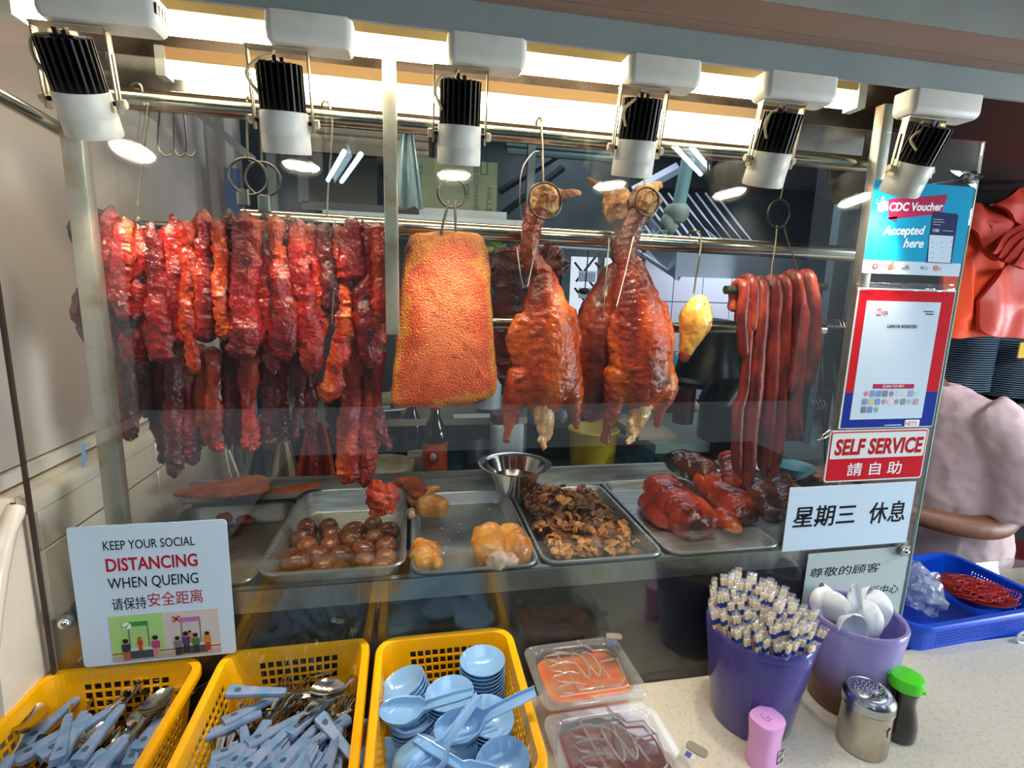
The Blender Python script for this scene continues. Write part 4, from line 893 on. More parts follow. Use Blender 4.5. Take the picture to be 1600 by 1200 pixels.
def basket(w, d, h, r, taper, pitch, bar, m, rimw=.012, band=.022, rows=None, lo=.014, cornerpad=.03, th=.0022):
    """open perforated basket, rim at z=h, base at 0, centred"""
    def outline(u, v):
        s = 1-v*taper; W_, D_ = w-2*taper*v*h, d-2*taper*v*h
        R_ = r
        seg = [W_-2*R_, math.pi*R_/2, D_-2*R_, math.pi*R_/2]*2; tot = sum(seg); q = (u % 1.0)*tot
        # start at back-left corner end, go +x along back side (y = +D/2)
        x, y = -W_/2+R_, D_/2; ang = 0; k = 0
        pts = None; cx = [(W_/2-R_, D_/2-R_), (W_/2-R_, -D_/2+R_), (-W_/2+R_, -D_/2+R_), (-W_/2+R_, D_/2-R_)]
        dirs = [(1, 0), (0, -1), (-1, 0), (0, 1)]; start = [(-W_/2+R_, D_/2), (W_/2, D_/2-R_), (W_/2-R_, -D_/2), (-W_/2, -D_/2+R_)]
        for k in range(4):
            if q <= seg[2*k]: return np.array([start[k][0]+dirs[k][0]*q, start[k][1]+dirs[k][1]*q]), np.array([-dirs[k][1], dirs[k][0]], float)
            q -= seg[2*k]
            if q <= seg[2*k+1] or k == 3:
                a = math.pi/2-k*math.pi/2-q/R_; return np.array([cx[k][0]+R_*math.cos(a), cx[k][1]+R_*math.sin(a)]), np.array([math.cos(a), math.sin(a)])
            q -= seg[2*k+1]
    # u breakpoints from the un-tapered outline
    seg = [w-2*r, math.pi*r/2, d-2*r, math.pi*r/2]*2; tot = sum(seg); us = [0.0]; flag = []; q0 = 0
    for k in range(8):
        L_ = seg[k]
        if k % 2 == 0:
            pad = cornerpad-r*.5 if cornerpad > r*.5 else .004; inner = L_-2*pad; n = max(1, int(inner/pitch)); pt = inner/n
            brk = [pad]; fl = [0]
            for i in range(n): brk += [pad+i*pt+bar/2, pad+(i+1)*pt-bar/2, ]; fl += [0, 1]
            brk = [0]+brk[1:]+[L_]; fl = []
            for i in range(len(brk)-1): fl.append(1 if i % 2 == 1 else 0)
            for b_ in brk[1:]: us.append((q0+b_)/tot)
            flag += fl
        else:
            for i in range(6): us.append((q0+L_*(i+1)/6)/tot); flag.append(0)
        q0 += L_
    nr = rows or max(1, int((h-band-lo)/pitch)); hp = (h-band-lo)/nr; vs = [0.0]; vf = []
    top = band/h
    vs.append(top); vf.append(0)
    for i in range(nr):
        a = band+i*hp; vs += [(a+hp-bar)/h, (a+hp)/h]; vf += [1, 0]
    vs.append(1.0); vf.append(0)
    def Pf(u, v):
        xy, n = outline(u, v); return np.array([xy[0], xy[1], h*(1-v)]), np.array([n[0], n[1], 0])
    g = holed(Pf, us, vs, lambda i, j: not (flag[i] and vf[j]), th)
    # rim: rounded over lip
    rr = lambda o, zz_: rrect(w+2*o, d+2*o, r+max(o, -r*.5), 6, zz_)
    rim = loft([rr(-.002, h-.012), rr(-.001, h-.001), rr(.002, h+.001), rr(rimw-.002, h+.001), rr(rimw, h-.002), rr(rimw, h-.012), rr(rimw-.002, h-.012), rr(rimw-.002, h-.003), rr(.001, h-.003), rr(.001, h-.012)], close=True)
    # base grid
    bw, bd = w-2*taper*h, d-2*taper*h; base = []
    base.append(loft([rrect(bw-.01, bd-.01, r*.8, 4, -.001), rrect(bw+.001, bd+.001, r, 4, 0), rrect(bw+.001, bd+.001, r, 4, .003), rrect(bw-.01, bd-.01, r*.8, 4, .004)]))
    return g, rim, join(*base)
def yellow(cx, cy, ang, w, d, zr, h, label):
    g, rim, base = basket(w, d, h, .026, .13, .0135, .0036, YEL)
    M = rotm('Z', ang, (cx, cy, zr-h)); t = thing('cutlery_basket', label, 'basket', (cx, cy, zr-h), 'three yellow baskets in a row')
    part('wall', xf(g, M), YEL, t, False); part('rim', xf(rim, M), YEL, t); part('base', xf(base, M), YEL, t, False)
    return M
BR = z(-.622); BH = BR-CT-.001
yellow(-.470, -.150, math.radians(-1), .218, .30, BR, BH, 'left yellow plastic basket with metal spoons')
yellow(-.200, -.140, math.radians(1), .222, .30, BR, BH, 'middle yellow plastic basket full of forks with grey blue handles')
yellow(.054, -.147, math.radians(0), .222, .29, BR, BH, 'right yellow plastic basket holding stacked blue sauce dishes')
# cutlery
def cutlery(kind):
    t = thing(kind, kind, 'cutlery', (0, 0, 0))
    # handle along +x from 0 to .10, outline with flare and hole
    hw = [(0, .0098), (.006, .0112), (.02, .0098), (.05, .0076), (.085, .0066), (.092, .0052)]
    n = len(hw); rings = []
    for x, w_ in hw:
        th = .0046 if x > .01 else .0058
        rings.append([(x, w_, -th*.4), (x, w_*.8, -th), (x, -w_*.8, -th), (x, -w_, -th*.4), (x, -w_, th*.4), (x, -w_*.8, th), (x, w_*.8, th), (x, w_, th*.4)])
    hd = part('handle', loft(rings), HANDLE, t)
    part('hanging_hole', mv(scl(lathe([(.0040, -.0050), (.0040, .0053), (.0001, .0053)], 12, True, True), 1.5, 1, 1), .016, 0, 0), mat('hole_shadow', '#3f5065', .7), hd)
    if kind == 'metal_spoon':
        neck = tube([(.088, 0, 0), (.115, 0, -.001), (.135, 0, .004)], [.0028, .0022, .004], 8, flat=.5, fdir=(0, 0, 1))
        V = []; F = []; nu, nv = 12, 10
        for s in (0, 1):
            for i in range(nu+1):
                for j in range(nv):
                    a = 2*math.pi*j/nv; q = i/nu; rx, ry = .029*q, .0195*q*(1-.12*math.cos(a)); V.append((.160+rx*math.cos(a), ry*math.sin(a), .0075*(q**2)+.001+(-.0009 if s else 0)))
        for s in (0, 1):
            o_ = s*(nu+1)*nv
            for i in range(nu):
                for j in range(nv):
                    a, b, c, d = o_+i*nv+j, o_+i*nv+(j+1) % nv, o_+(i+1)*nv+(j+1) % nv, o_+(i+1)*nv+j; F.append((a, b, c, d) if s else (d, c, b, a))
        for j in range(nv): F.append((nu*nv+j, nu*nv+(j+1) % nv, (nu+1)*nv+nu*nv+(j+1) % nv, (nu+1)*nv+nu*nv+j))
        part('spoon_bowl', join(neck, geo(V, F)), SILVER, t)
    else:
        neck = tube([(.088, 0, 0), (.12, 0, -.001), (.140, 0, .005), (.155, 0, .004)], [.0028, .0022, .006, .010], 8, flat=.16, fdir=(0, 0, 1)); pr = []
        for k in range(4):
            y = -.0085+k*.00567; pr.append(tube([(.152, y, .004), (.172, y, -.001), (.195, y, .003)], [.0021, .0019, .0011], 6, flat=.5, fdir=(0, 0, 1)))
        part('fork_head', join(neck, *pr), SILVER, t)
    return t
sp0 = cutlery('metal_spoon'); fk0 = cutlery('metal_fork')
used = set()
def lay(proto, P, Q, roll, label, grp):
    """P: end of handle, Q: a point the piece points to"""
    P = np.array(P); d = np.array(Q)-P; d /= np.linalg.norm(d); s = np.cross((0, 0, 1), d); s /= np.linalg.norm(s); u_ = np.cross(d, s)
    c, sn = math.cos(roll), math.sin(roll); s2 = c*s+sn*u_; u2 = -sn*s+c*u_; M = Matrix(frame(P, d, s2, u2))
    if proto.name not in used:
        used.add(proto.name); proto.matrix_world = M; proto['label'] = label; proto['group'] = grp; return proto
    return dup(proto, M, label, grp)
# forks in the middle basket: handles towards the camera
for k in range(96):
    layer = k//24; x = -.285+.17*rnd.random(); y = -.262+.075*rnd.random(); zc = CT+.045+layer*.021+rnd.uniform(-.006, .006)
    yaw_ = rnd.gauss(1.35, .38); dx, dy = math.cos(yaw_), math.sin(yaw_)
    xe = min(max(x+dx*.19, -.30), -.105); xs = min(max(x, -.29), -.11)
    lay(fk0, (xs, y, zc+rnd.uniform(.004, .014)), (xe, y+.185, zc-.012+rnd.uniform(-.01, .01)), rnd.uniform(-.5, .5), 'fork with a grey blue plastic handle piled in the middle basket', 'forks in the middle basket')
special = [((302, 1158), (415, 1112)), ((348, 1130), (440, 1085)), ((385, 1165), (475, 1118)), ((545, 1122), (505, 1150)), ((450, 1150), (485, 1120)), ((500, 1120), (540, 1170)), ((330, 1185), (430, 1150))]
for k, (a, b) in enumerate(special):
    lay(fk0, aZ(a[0], a[1], -.665+.004*(k % 3)), aZ(b[0], b[1], -.667), rnd.uniform(-.3, .3), 'fork lying on top of the pile in the middle basket', 'top forks in the middle basket')
lay(sp0, aZ(356, 1081, -.640), aZ(470, 1082, -.640), .2, 'spoon with a pale grey handle lying level along the back of the middle basket', 'spoons in the baskets')
for k in range(64):
    layer = k//20; x = -.55+.16*rnd.random(); y = -.275+.08*rnd.random(); zc = CT+.045+layer*.026+rnd.uniform(-.006, .006)
    xe = min(max(x+rnd.gauss(.05, .05), -.57), -.39)
    lay(sp0, (x, y, zc+.006), (xe, y+.185, zc), rnd.choice((0, 0, math.pi, .5)), 'metal spoon with a grey blue handle piled in the left basket', 'spoons in the left basket')
for a_, b_ in (((12, 1150), (70, 1105)), ((35, 1165), (100, 1110)), ((60, 1185), (135, 1135)), ((90, 1192), (118, 1140)), ((150, 1198), (205, 1150)), ((175, 1190), (235, 1140)), ((20, 1190), (90, 1150)), ((200, 1200), (215, 1150)), ((5, 1120), (60, 1090))):
    lay(sp0, aZ(*a_, -.668), aZ(*b_, -.668), rnd.uniform(-.4, .4), 'spoon with a grey blue handle lying on top of the pile in the left basket', 'spoons in the left basket, top ones')
lay(sp0, aZ(120, 1192, -.66), aZ(178, 1120, -.655), 0, 'big shiny spoon on top with its bowl up in the left basket', 'spoons in the left basket, top ones')
lay(sp0, aZ(215, 1175, -.665), aZ(245, 1130, -.665), 0, 'spoon with a pale handle on top at the right of the left basket', 'spoons in the left basket, top ones')
lay(sp0, aZ(90, 1190, -.665), aZ(105, 1130, -.665), math.pi, 'upturned spoon on top in the middle of the left basket', 'spoons in the left basket, top ones')
# sauce dishes
def dish_mesh():
    prof = [(.001, .0), (.018, .0), (.019, .001), (.030, .009), (.0385, .022), (.0398, .0245), (.0392, .0252), (.0380, .0245), (.029, .011), (.018, .0025), (.001, .002)]
    return tomesh('sauce_dish', lathe(prof, 36), LBLUE)
DM = dish_mesh()
def stack(px, py, ztop, n, label, tilt=(0, 0), pitch=.0072, s=1.0):
    P = aZ(px, py, ztop); ax = Matrix.Rotation(tilt[0], 3, 'X') @ Matrix.Rotation(tilt[1], 3, 'Y'); d = ax @ Vector((0, 0, 1))
    for k in range(n):
        c = Vector(P)-d*(pitch*k+.0245*s)
        if c.z < CT+.006: break
        o = bpy.data.objects.new('sauce_dish', DM); COL.objects.link(o); o.matrix_world = Matrix.Translation(c) @ ax.to_4x4() @ Matrix.Scale(s, 4)
        tag(o, (('top dish of ' if k == 0 else 'lower dish in ')+label), 'dish', 'light blue sauce dishes')
stack(627, 1067, -.640, 14, 'the left leaning stack of light blue sauce dishes', (-.10, -.38))
stack(702, 1082, -.640, 12, 'the central stack of light blue sauce dishes', (-.03, -.10))
stack(754, 1031, -.632, 16, 'the tall rear right stack of light blue sauce dishes', (0, .0))
stack(645, 1122, -.668, 4, 'the low stack of light blue dishes under the big spoon', (-.1, -.2), s=.95)
stack(765, 1118, -.655, 12, 'the right middle stack of light blue sauce dishes', (.12, .16))
stack(706, 1165, -.672, 10, 'the front middle stack of light blue sauce dishes', (.1, .1))
stack(785, 1190, -.660, 9, 'the front right stack of light blue sauce dishes', (.1, -.15))
stack(600, 1190, -.69, 5, 'the front left stack of light blue sauce dishes', (.1, .1))
# chinese soup spoons
def soup_spoon():
    # flat-bottomed bowl from x=0..0.06, handle rising to x=.125
    n = 22; rings = []; m_ = 16
    def half(x):
        if x < .058: return max(.0015, .0215*math.sqrt(max(0, 1-((x-.030)/.0305)**2)) if x < .040 else .0203*(1-(x-.040)/.058)+.0)
        return .0074+.0012*(x-.058)/.07
    def floor(x): return .0135*(1-x/.014)**1.5 if x < .014 else .0 if x < .045 else (x-.045)/.027*.0220 if x < .072 else lip(x)-.005
    def lip(x): return .0155 if x < .04 else .0155+(x-.04)*.36
    xs = [.0, .002, .006, .012, .02, .03, .038, .045, .052, .060, .070, .085, .105, .120, .124]
    out = []; inn = []
    for x in xs:
        hw = half(x) if x > 0 else .003
        if x >= .118: hw *= .8
        dl = (lip(x)-floor(x)); f = .72 if x < .06 else .8
        out.append([(x, hw, lip(x)), (x, hw*.93, floor(x)+dl*.45), (x, hw*f, floor(x)+dl*.08), (x, 0, floor(x)), (x, -hw*f, floor(x)+dl*.08), (x, -hw*.93, floor(x)+dl*.45), (x, -hw, lip(x)),
                    (x, -hw*.86, lip(x)-.0004), (x, -hw*.80, floor(x)+dl*.5), (x, -hw*f*.8, floor(x)+dl*.2), (x, 0, floor(x)+min(.0022, dl*.3)), (x, hw*f*.8, floor(x)+dl*.2), (x, hw*.80, floor(x)+dl*.5), (x, hw*.86, lip(x)-.0004)])
    return tomesh('soup_spoon', loft(out), MATS['sky_blue_melamine'])
SM = soup_spoon()
def sspoon(p, q, zp, zq, roll, label, s=1.0, mesh=None, name='soup_spoon', grp='blue soup spoons on the dishes'):
    """p: pixel of bowl tip, q: pixel of handle end"""
    P = aZ(p[0], p[1], zp); Q = aZ(q[0], q[1], zq); d = (Q-P); d /= np.linalg.norm(d); s_ = np.cross((0, 0, 1), d); s_ /= np.linalg.norm(s_); u_ = np.cross(d, s_)
    # handle climbs by about 15 degrees in the spoon's own frame
    R_ = Matrix(frame(P, d, s_, u_)) @ Matrix.Rotation(roll, 4, 'X') @ Matrix.Rotation(.16, 4, 'Y') @ Matrix.Scale(s, 4)
    o = bpy.data.objects.new(name, mesh or SM); COL.objects.link(o); o.matrix_world = R_; return tag(o, label, 'spoon', grp)
sspoon((594, 1122), (737, 1103), -.650, -.625, .15, 'light blue soup spoon lying highest, bowl to the left, handle to the right', 1.15)
sspoon((602, 1192), (731, 1122), -.655, -.630, math.pi-.5, 'upturned light blue soup spoon across the middle', 1.25)
sspoon((680, 1155), (810, 1110), -.655, -.620, .25, 'light blue soup spoon with its handle reaching over the right rim', 1.25)
sspoon((640, 1235), (712, 1158), -.655, -.635, -.3, 'light blue soup spoon at the bottom edge, handle pointing up right', 1.1)
sspoon((790, 1240), (690, 1198), -.655, -.655, .1, 'light blue soup spoon at the bottom edge lying flat', 1.1)
# ---------------------------------------------------------------- sauce containers
CLR = glassmat('clear_plastic', (.97, .965, .96), 1.49, rough=.04, haze=.10, hazecol=(.85, .82, .8))
CLR2 = glassmat('clear_lid', (.985, .985, .985), 1.49, rough=.02, haze=.02)
def sauce_box(cx, cy, w, d, zr, ang, saucem, label, bracket, slabel):
    M = rotm('Z', ang, (cx, cy, zr)); h = zr-CT-.002; t = thing('sauce_container', label, 'container', (cx, cy, zr-h))
    R = lambda o, zz_, rr: rrect(w+2*o, d+2*o, rr, 6, zz_)
    part('tub', xf(loft([R(-.026, -h, .02), R(-.020, -h+.003, .024), R(-.014, -.004, .028), R(0, -.004, .020), R(.001, -.002, .021), R(0, .0, .020), R(-.012, .0, .028), R(-.0165, -.004, .027), R(-.0225, -h+.006, .022), R(-.027, -h+.004, .018)]), M), CLR, t)
    part('sauce', xf(loft([R(-.027, -h+.006, .018), R(-.0235, -h+.010, .02), R(-.0185, -.016, .025), R(-.022, -.0145, .025)]), M), saucem, t, label=slabel)
    # lid: raised panel with a notch, hinge half and finger loop
    lw = .0018; H = .006
    lid = [loft([R(-.004, .0005, .024), R(-.003, .002, .024), R(-.014, .0022, .024), R(-.016, .0005, .022)]), loft([R(-.020, .0010, .02), R(-.022, .0028, .018), R(-.030, .0028, .014), R(-.030, .0014, .014)])]
    part('lid', xf(join(*lid), M), CLR2, t)
    def ln(pts, r_=.0013): return tube([(a*w/2, b*d/2, c) for a, b, c in pts], r_, 7)
    ribs = [ln([(-.42, .70, .006), (.28, .68, .006), (.34, .46, .006), (.64, .42, .006), (.70, .10, .006), (.36, .06, .006), (.32, -.02, .006), (.38, -.46, .006)], .0018), ln([(-.42, .70, .006), (-.36, .0, .006), (-.28, -.68, .006), (.50, -.70, .006), (.66, -.55, .006), (.72, .10, .006)], .0018),
            ln([(.16, .95, .003), (.20, .74, .005), (.34, .46, .006)], .0016)]
    for k in range(4): ribs.append(tube([(-.62*w/2, (.52-.33*k)*d/2, .004), (-.34*w/2, (.50-.33*k)*d/2, .009), (-.10*w/2, (.46-.33*k)*d/2, .005)], [.0008, .0028, .0006], 8)); ribs.append(ln([(-.66, .50-.33*k, .003), (-.60, .30-.33*k, .007), (-.44, .26-.33*k, .005)], .0013))
    part('hinge_ribs', xf(join(*ribs), M), mat('rib_plastic', '#e9e4de', .12, trans=.85, ior=1.4), t)
    loop = []
    for s_ in (-1, 1):
        a = np.linspace(0, 2*math.pi, 25); loop.append(tube([(.02*w+s_*.010+.009*s_*math.cos(q)-.12*.030*math.sin(q), .030*math.sin(q), .008+.008*abs(math.cos(q))) for q in a], .0017, 7))
    part('finger_loop', xf(join(*loop), M), MATS['rib_plastic'], t)
    if bracket:
        bx, by = bracket
        part('ladle_notch', xf(join(box(bx-.002, bx+.002, by-.012, by+.028, .008, .010), box(bx-.002, bx+.034, by+.024, by+.042, .008, .0095), box(bx+.028, bx+.034, by-.006, by+.040, .003, .0095), box(bx-.002, bx+.0, by-.012, by+.03, .001, .009)), M), CLR2, t, False)
    return t
ORG_S = mat('chilli_sauce', '#ee6a20', .10, col2='#e2883a', nscale=30, coat=.6, bump=.1)
RED_S = mat('dark_chilli_sauce', '#7a2418', .10, col2='#b06a34', nscale=22, mixlo=.55, mixhi=.75, coat=.6, bump=.1)
sauce_box(.294, -.080, .186, .152, z(-.658), math.radians(2), ORG_S, 'clear square tub of orange chilli sauce with a loop lid, at the glass', None, 'orange chilli sauce')
sauce_box(.290, -.242, .186, .152, z(-.658), math.radians(1), RED_S, 'clear square tub of dark red chilli sauce nearer the camera', None, 'dark red chilli sauce')
def clip(px, py, zr, ang, label):
    P = aZ(px, py, zr); t = thing('ladle_clip', label, 'clip', tuple(P)); M = rotm('Z', ang, tuple(P))
    part('strap', xf(join(box(-.011, .011, -.028, .0, -.0008, .0008), box(-.011, -.0095, -.028, .02, -.010, .0008), box(.0095, .011, -.028, .02, -.010, .0008)), M), CLR2, t, False)
    part('tip', xf(loft([rrect(.030, .016, .006, 4, .0), rrect(.030, .016, .006, 4, .002)]), M @ Matrix.Translation((.006, .006, .0))), mat('smoke_plastic', '#b9ad98', .2, trans=.5), t)
    part('mark', xf(join(box(-.004, .004, -.016, -.006, .0009, .0013)), M), mat('mark_blue', '#4a56a0', .5), t, False)
clip(955, 998, -.635, -.25, 'clear clip with a small blue mark standing on the rear sauce tub')
clip(1080, 1172, -.640, -.9, 'clear clip with a dark mark at the right edge of the front sauce tub')
# ---------------------------------------------------------------- buckets
PURP = glassmat('purple_plastic', (.36, .33, .80), 1.45, rough=.15, haze=.40, hazecol=(.15, .13, .46))
PURL = glassmat('lilac_plastic', (.70, .64, .86), 1.45, rough=.2, haze=.58, hazecol=(.44, .38, .72), low=(.055, .14, (.30, .13, .04)))
def bucket(cx, cy, rb, rt_, h, m, label, grp=None):
    t = thing('utensil_bucket', label, 'bucket', (cx, cy, CT)); w = .002
    part('wall', mv(lathe([(.001, .001), (rb-.003, .001), (rb, .004), (rb+(rt_-rb)*.95, h-.012), (rt_-.004, h-.006), (rt_-.006, h-.006), (rb+(rt_-rb)*.95-w, h-.013), (rb-w, .006), (.001, .004)], 48), cx, cy, CT), m, t)
    part('rim', mv(lathe([(rt_-.006, h-.012), (rt_-.001, h-.012), (rt_, h-.004), (rt_-.002, h), (rt_-.007, h), (rt_-.008, h-.004)], 48, False, False, True), cx, cy, CT), m, t); return t
HB1 = .190
bucket(.622, -.105, .070, .094, HB1, MATS['purple_plastic'], 'dark purple bucket packed with wrapped chopsticks')
bucket(.838, -.098, .066, .083, .185, MATS['lilac_plastic'], 'pale purple bucket with white plastic spoons and brown liquid marks')
# stained lower part of the spoon bucket
part('stain', mv(lathe([(.001, .008), (.0625, .008), (.0655, .035), (.0690, .055), (.001, .055)], 32), .838, -.098, CT), mat('tea_stain', '#8a4a20', .4, trans=.35, alpha=.8), bpy.data.objects['utensil_bucket.001'], label='brown stained bottom')
WOOD = mat('bamboo', '#eedbb4', .6, col2='#dcbf8c', nscale=30, stretch=(1, 1, .1)); BAND = mat('blue_band', '#1c3f94', .5); WRP = glassmat('clear_wrap', (.97, .98, 1.0), 1.45, rough=.12, haze=.16, hazecol=(.92, .95, 1)); PW = mat('white_wrap', '#eef0ef', .5)
def chop_proto():
    t = thing('chopstick_packet', 'x', 'chopsticks', (0, 0, 0)); L_ = .205
    for s in (-1, 1):
        g = loft([rrect(.0040, .0040, .0012, 2, 0, s*.0026), rrect(.0052, .0052, .0014, 2, L_-.003, s*.0029), rrect(.0036, .0036, .001, 2, L_, s*.0029)]); part('chopstick', g, WOOD, t)
    part('band', loft([rrect(.0125, .0066, .001, 2, L_-.022), rrect(.0125, .0066, .001, 2, L_-.013)]), BAND, t, False, label='blue printed band')
    part('print', join(*[box(-.0012, .0012, -.0037, -.0034, L_-.034-k*.007, L_-.030-k*.007) for k in range(4)]+[box(-.0024, .0024, -.0037, -.0034, L_-.062, L_-.058)]), BAND, t, False, label='small blue lettering marks')
    rg = []
    for k, (w_, h_) in enumerate(((.0130, L_-.008), (.0135, L_-.001), (.0105, L_+.004), (.0130, L_+.007), (.0110, L_+.009))):
        rg.append([(x+rnd.uniform(-.001, .001), y*(.7 if k > 2 else 1), zz_) for x, y, zz_ in rrect(w_, .0075, .002, 2, h_)])
    part('wrapper_end', loft(rg, False, False), WRP, t, False, label='crinkled clear wrapper end')
    return t
cp = chop_proto(); first = True; cxb, cyb = .622, -.105
n_ = 0
for k in range(110):
    a = k*2.399963; q = math.sqrt((k+.5)/110); r1 = q*.092; r0b = q*.052
    T_ = np.array([cxb+r1*math.cos(a)+rnd.uniform(-.004, .004), cyb+r1*math.sin(a)+rnd.uniform(-.004, .004)]); B_ = np.array([cxb+r0b*math.cos(a+.3), cyb+r0b*math.sin(a+.3)])
    hh = .205; lift = .004+.040*rnd.random()*(1-q*.5)+.020*max(0, (T_[1]-cyb)/.08)
    base_ = np.array([B_[0], B_[1], CT+lift]); top_ = np.array([T_[0], T_[1], CT+lift+.19]); d = top_-base_; d /= np.linalg.norm(d)
    s_ = np.cross((0, 1, 0), d); s_ /= np.linalg.norm(s_); u_ = np.cross(d, s_); c_, sn = math.cos(q_ := rnd.uniform(-.5, .5)), math.sin(q_)
    M = Matrix(frame(base_, c_*s_+sn*u_, -sn*s_+c_*u_, d)); lab = 'paper banded disposable chopsticks standing in the dark purple bucket'
    if k == 0: cp.matrix_world = M; cp['label'] = lab; cp['group'] = 'wrapped chopsticks'
    else: dup(cp, M, lab, 'wrapped chopsticks')
# white plastic spoons
WSP = mat('white_spoon_plastic', '#e9eef2', .25, coat=.3)
WSM = soup_spoon(); WSM.materials.clear(); WSM.materials.append(WSP)
cx2, cy2 = .838, -.098
def wspoon(pt, pb_, tw, label, s=1.0):
    P = np.array(pt); Q = np.array(pb_); d = (Q-P); d /= np.linalg.norm(d); s_ = np.cross((0, 1, 0), d); s_ /= np.linalg.norm(s_); u_ = np.cross(d, s_)
    o = bpy.data.objects.new('plastic_spoon', WSM); COL.objects.link(o); o.matrix_world = Matrix(frame(P, d, s_, u_)) @ Matrix.Rotation(tw, 4, 'X') @ Matrix.Scale(s, 4); tag(o, label, 'spoon', 'white plastic spoons')
ws = [((1385, 940), 'with its bowl up at the right rim', .4, 1.35), ((1345, 915), 'standing upright behind the middle', 2.8, 1.2), ((1290, 930), 'broad one leaning at the left rim', .2, 1.35), ((1268, 940), 'half hidden by the chopsticks', .9, 1.3),
      ((1310, 965), 'with its back turned, low in front', 3.4, 1.3), ((1352, 950), 'tilted in the middle front', 1.2, 1.3), ((1325, 925), 'second upright one at the centre', 2.2, 1.2), ((1365, 925), 'narrow one near the rear right', 1.6, 1.1), ((1300, 915), 'leaning at the rear left', 5.0, 1.2)]
for k, ((x, y), lab, tw, s) in enumerate(ws):
    P = aZ(x, y, -.560); a = math.atan2(P[1]-cy2, P[0]-cx2); rr_ = min(.062, math.hypot(P[0]-cx2, P[1]-cy2)); P = np.array([cx2+rr_*math.cos(a), cy2+rr_*math.sin(a), P[2]+.006])
    wspoon(P, (cx2+.02*math.cos(a), cy2+.02*math.sin(a), P[2]-.12), tw, 'white plastic spoon %s of the pale purple bucket' % lab, s)
hs = [((1316, 912), (1338, 985)), ((1335, 980), (1322, 940))]
P1 = aZ(1316, 913, -.535); P2 = np.array([cx2+.01, cy2-.01, z(-.64)])
o = bpy.data.objects.new('plastic_spoon', WSM); COL.objects.link(o); d = (P1-P2)/np.linalg.norm(P1-P2); s_ = np.cross((0, 1, 0), d); s_ /= np.linalg.norm(s_)
o.matrix_world = Matrix(frame(P2, d, s_, np.cross(d, s_))) @ Matrix.Rotation(3.0, 4, 'X') @ Matrix.Scale(1.1, 4); tag(o, 'white plastic spoon with its handle sticking up highest from the pale purple bucket', 'spoon', 'white plastic spoons')
# ---------------------------------------------------------------- shaker, pink box, soy bottle
t = thing('steel_shaker', 'dented steel shaker with a perforated screw lid on the counter', 'shaker', (.778, -.198, CT)); cx3, cy3 = .778, -.198
part('body', mv(lathe([(.001, 0), (.036, 0), (.0385, .002), (.0390, .006), (.0385, .088), (.001, .088)], 40), cx3, cy3, CT), mat('shaker_steel', '#c4bcae', .26, 1.0, col2='#a79c8a', nscale=12), t)
ld = part('lid', mv(lathe([(.0385, .084), (.0405, .085), (.0395, .088), (.0405, .091), (.0395, .094), (.0405, .097), (.0400, .101), (.0385, .104), (.0345, .109), (.0335, .108), (.0270, .108), (.024, .1105), (.001, .112)], 40), cx3, cy3, CT), mat('lid_steel', '#b5b8b8', .22, 1.0), t)
hl = []
for k in range(46):
    a = k*2.4; q = .0045*math.sqrt(k+.5)*.80; q = min(q, .0228); hl.append(lathe([(.0009, 0), (.0009, .0006), (.0001, .0006)], 6)); hl[-1] = mv(hl[-1], cx3+q*math.cos(a), cy3+q*math.sin(a), CT+.1118-.0000-q*.06)
part('shaker_holes', join(*hl), mat('hole_bright', '#dfe3e6', .4), ld, False)
part('stain', xf(join(tube([(-.006, 0, .004), (0, 0, 0), (.005, 0, .006)], .0008, 6), tube([(0, 0, 0), (.001, 0, -.012)], [.0012, .0006], 6)), Matrix.Translation(np.array([cx3, cy3, CT+.062])+.0388*np.array([.12, -.99, 0]))), mat('sauce_stain', '#4a1a10', .3), t)
t = thing('toothpick_box', 'pink plastic toothpick dispenser with a small label', 'dispenser', (.578, -.200, CT)); M = rotm('Z', .3, (.578, -.200, CT)) @ Matrix.Diagonal((.96, .96, 1.06, 1))
PK = mat('pink_plastic', '#e6a3dc', .35, coat=.2)
def sup(w_, d_, zz_): return [(w_*abs(math.cos(a))**.7*(1 if math.cos(a) > 0 else -1), d_*abs(math.sin(a))**.7*(1 if math.sin(a) > 0 else -1), zz_) for a in np.linspace(0, 2*math.pi, 33)[:-1]]
part('body', xf(loft([sup(.026, .022, 0), sup(.027, .023, .004), sup(.0265, .0225, .030), sup(.026, .022, .046), sup(.027, .023, .058), sup(.0285, .0245, .072), sup(.0288, .0248, .077)]), M), PK, t)
part('cap', xf(loft([sup(.0288, .0248, .0775), sup(.0290, .0250, .079), sup(.0280, .0240, .082), sup(.022, .018, .083)]), M), PK, t)
part('cap_marks', xf(join(*[mv(lathe([(.0011, 0), (.0011, .0005), (.0001, .0005)], 8), -.004+.005*(k % 2), -.006+.005*(k//2), .0829) for k in range(4)]+[tube([(.010*math.cos(a), .010*math.sin(a), .0830) for a in np.linspace(2.0, 4.2, 10)], .0004, 4)]), M), BLACKM, t, False)
part('sticker', xf(box(.006, .026, -.0240, -.0228, .012, .034), M), mat('sticker_grey', '#b9b9b5', .5, col2='#55524e', nscale=160, mixlo=.48, mixhi=.52), t, False)
t = thing('soy_bottle', 'small dark soy sauce bottle with a bright green cap', 'bottle', (.862, -.190, CT)); Cx, Cy = .862, -.190
part('bottle', mv(scl(lathe([(.001, 0), (.024, 0), (.0275, .003), (.0285, .010), (.0280, .028), (.0245, .044), (.0205, .058), (.0195, .068), (.0215, .080), (.0235, .086), (.0235, .090), (.021, .091), (.001, .091)], 36), 1, 1, 1.12), Cx, Cy, CT), mat('soy_glass', '#0d0807', .06, coat=.8), t)
GC = mat('green_cap', '#52d62a', .35, sss=.0)
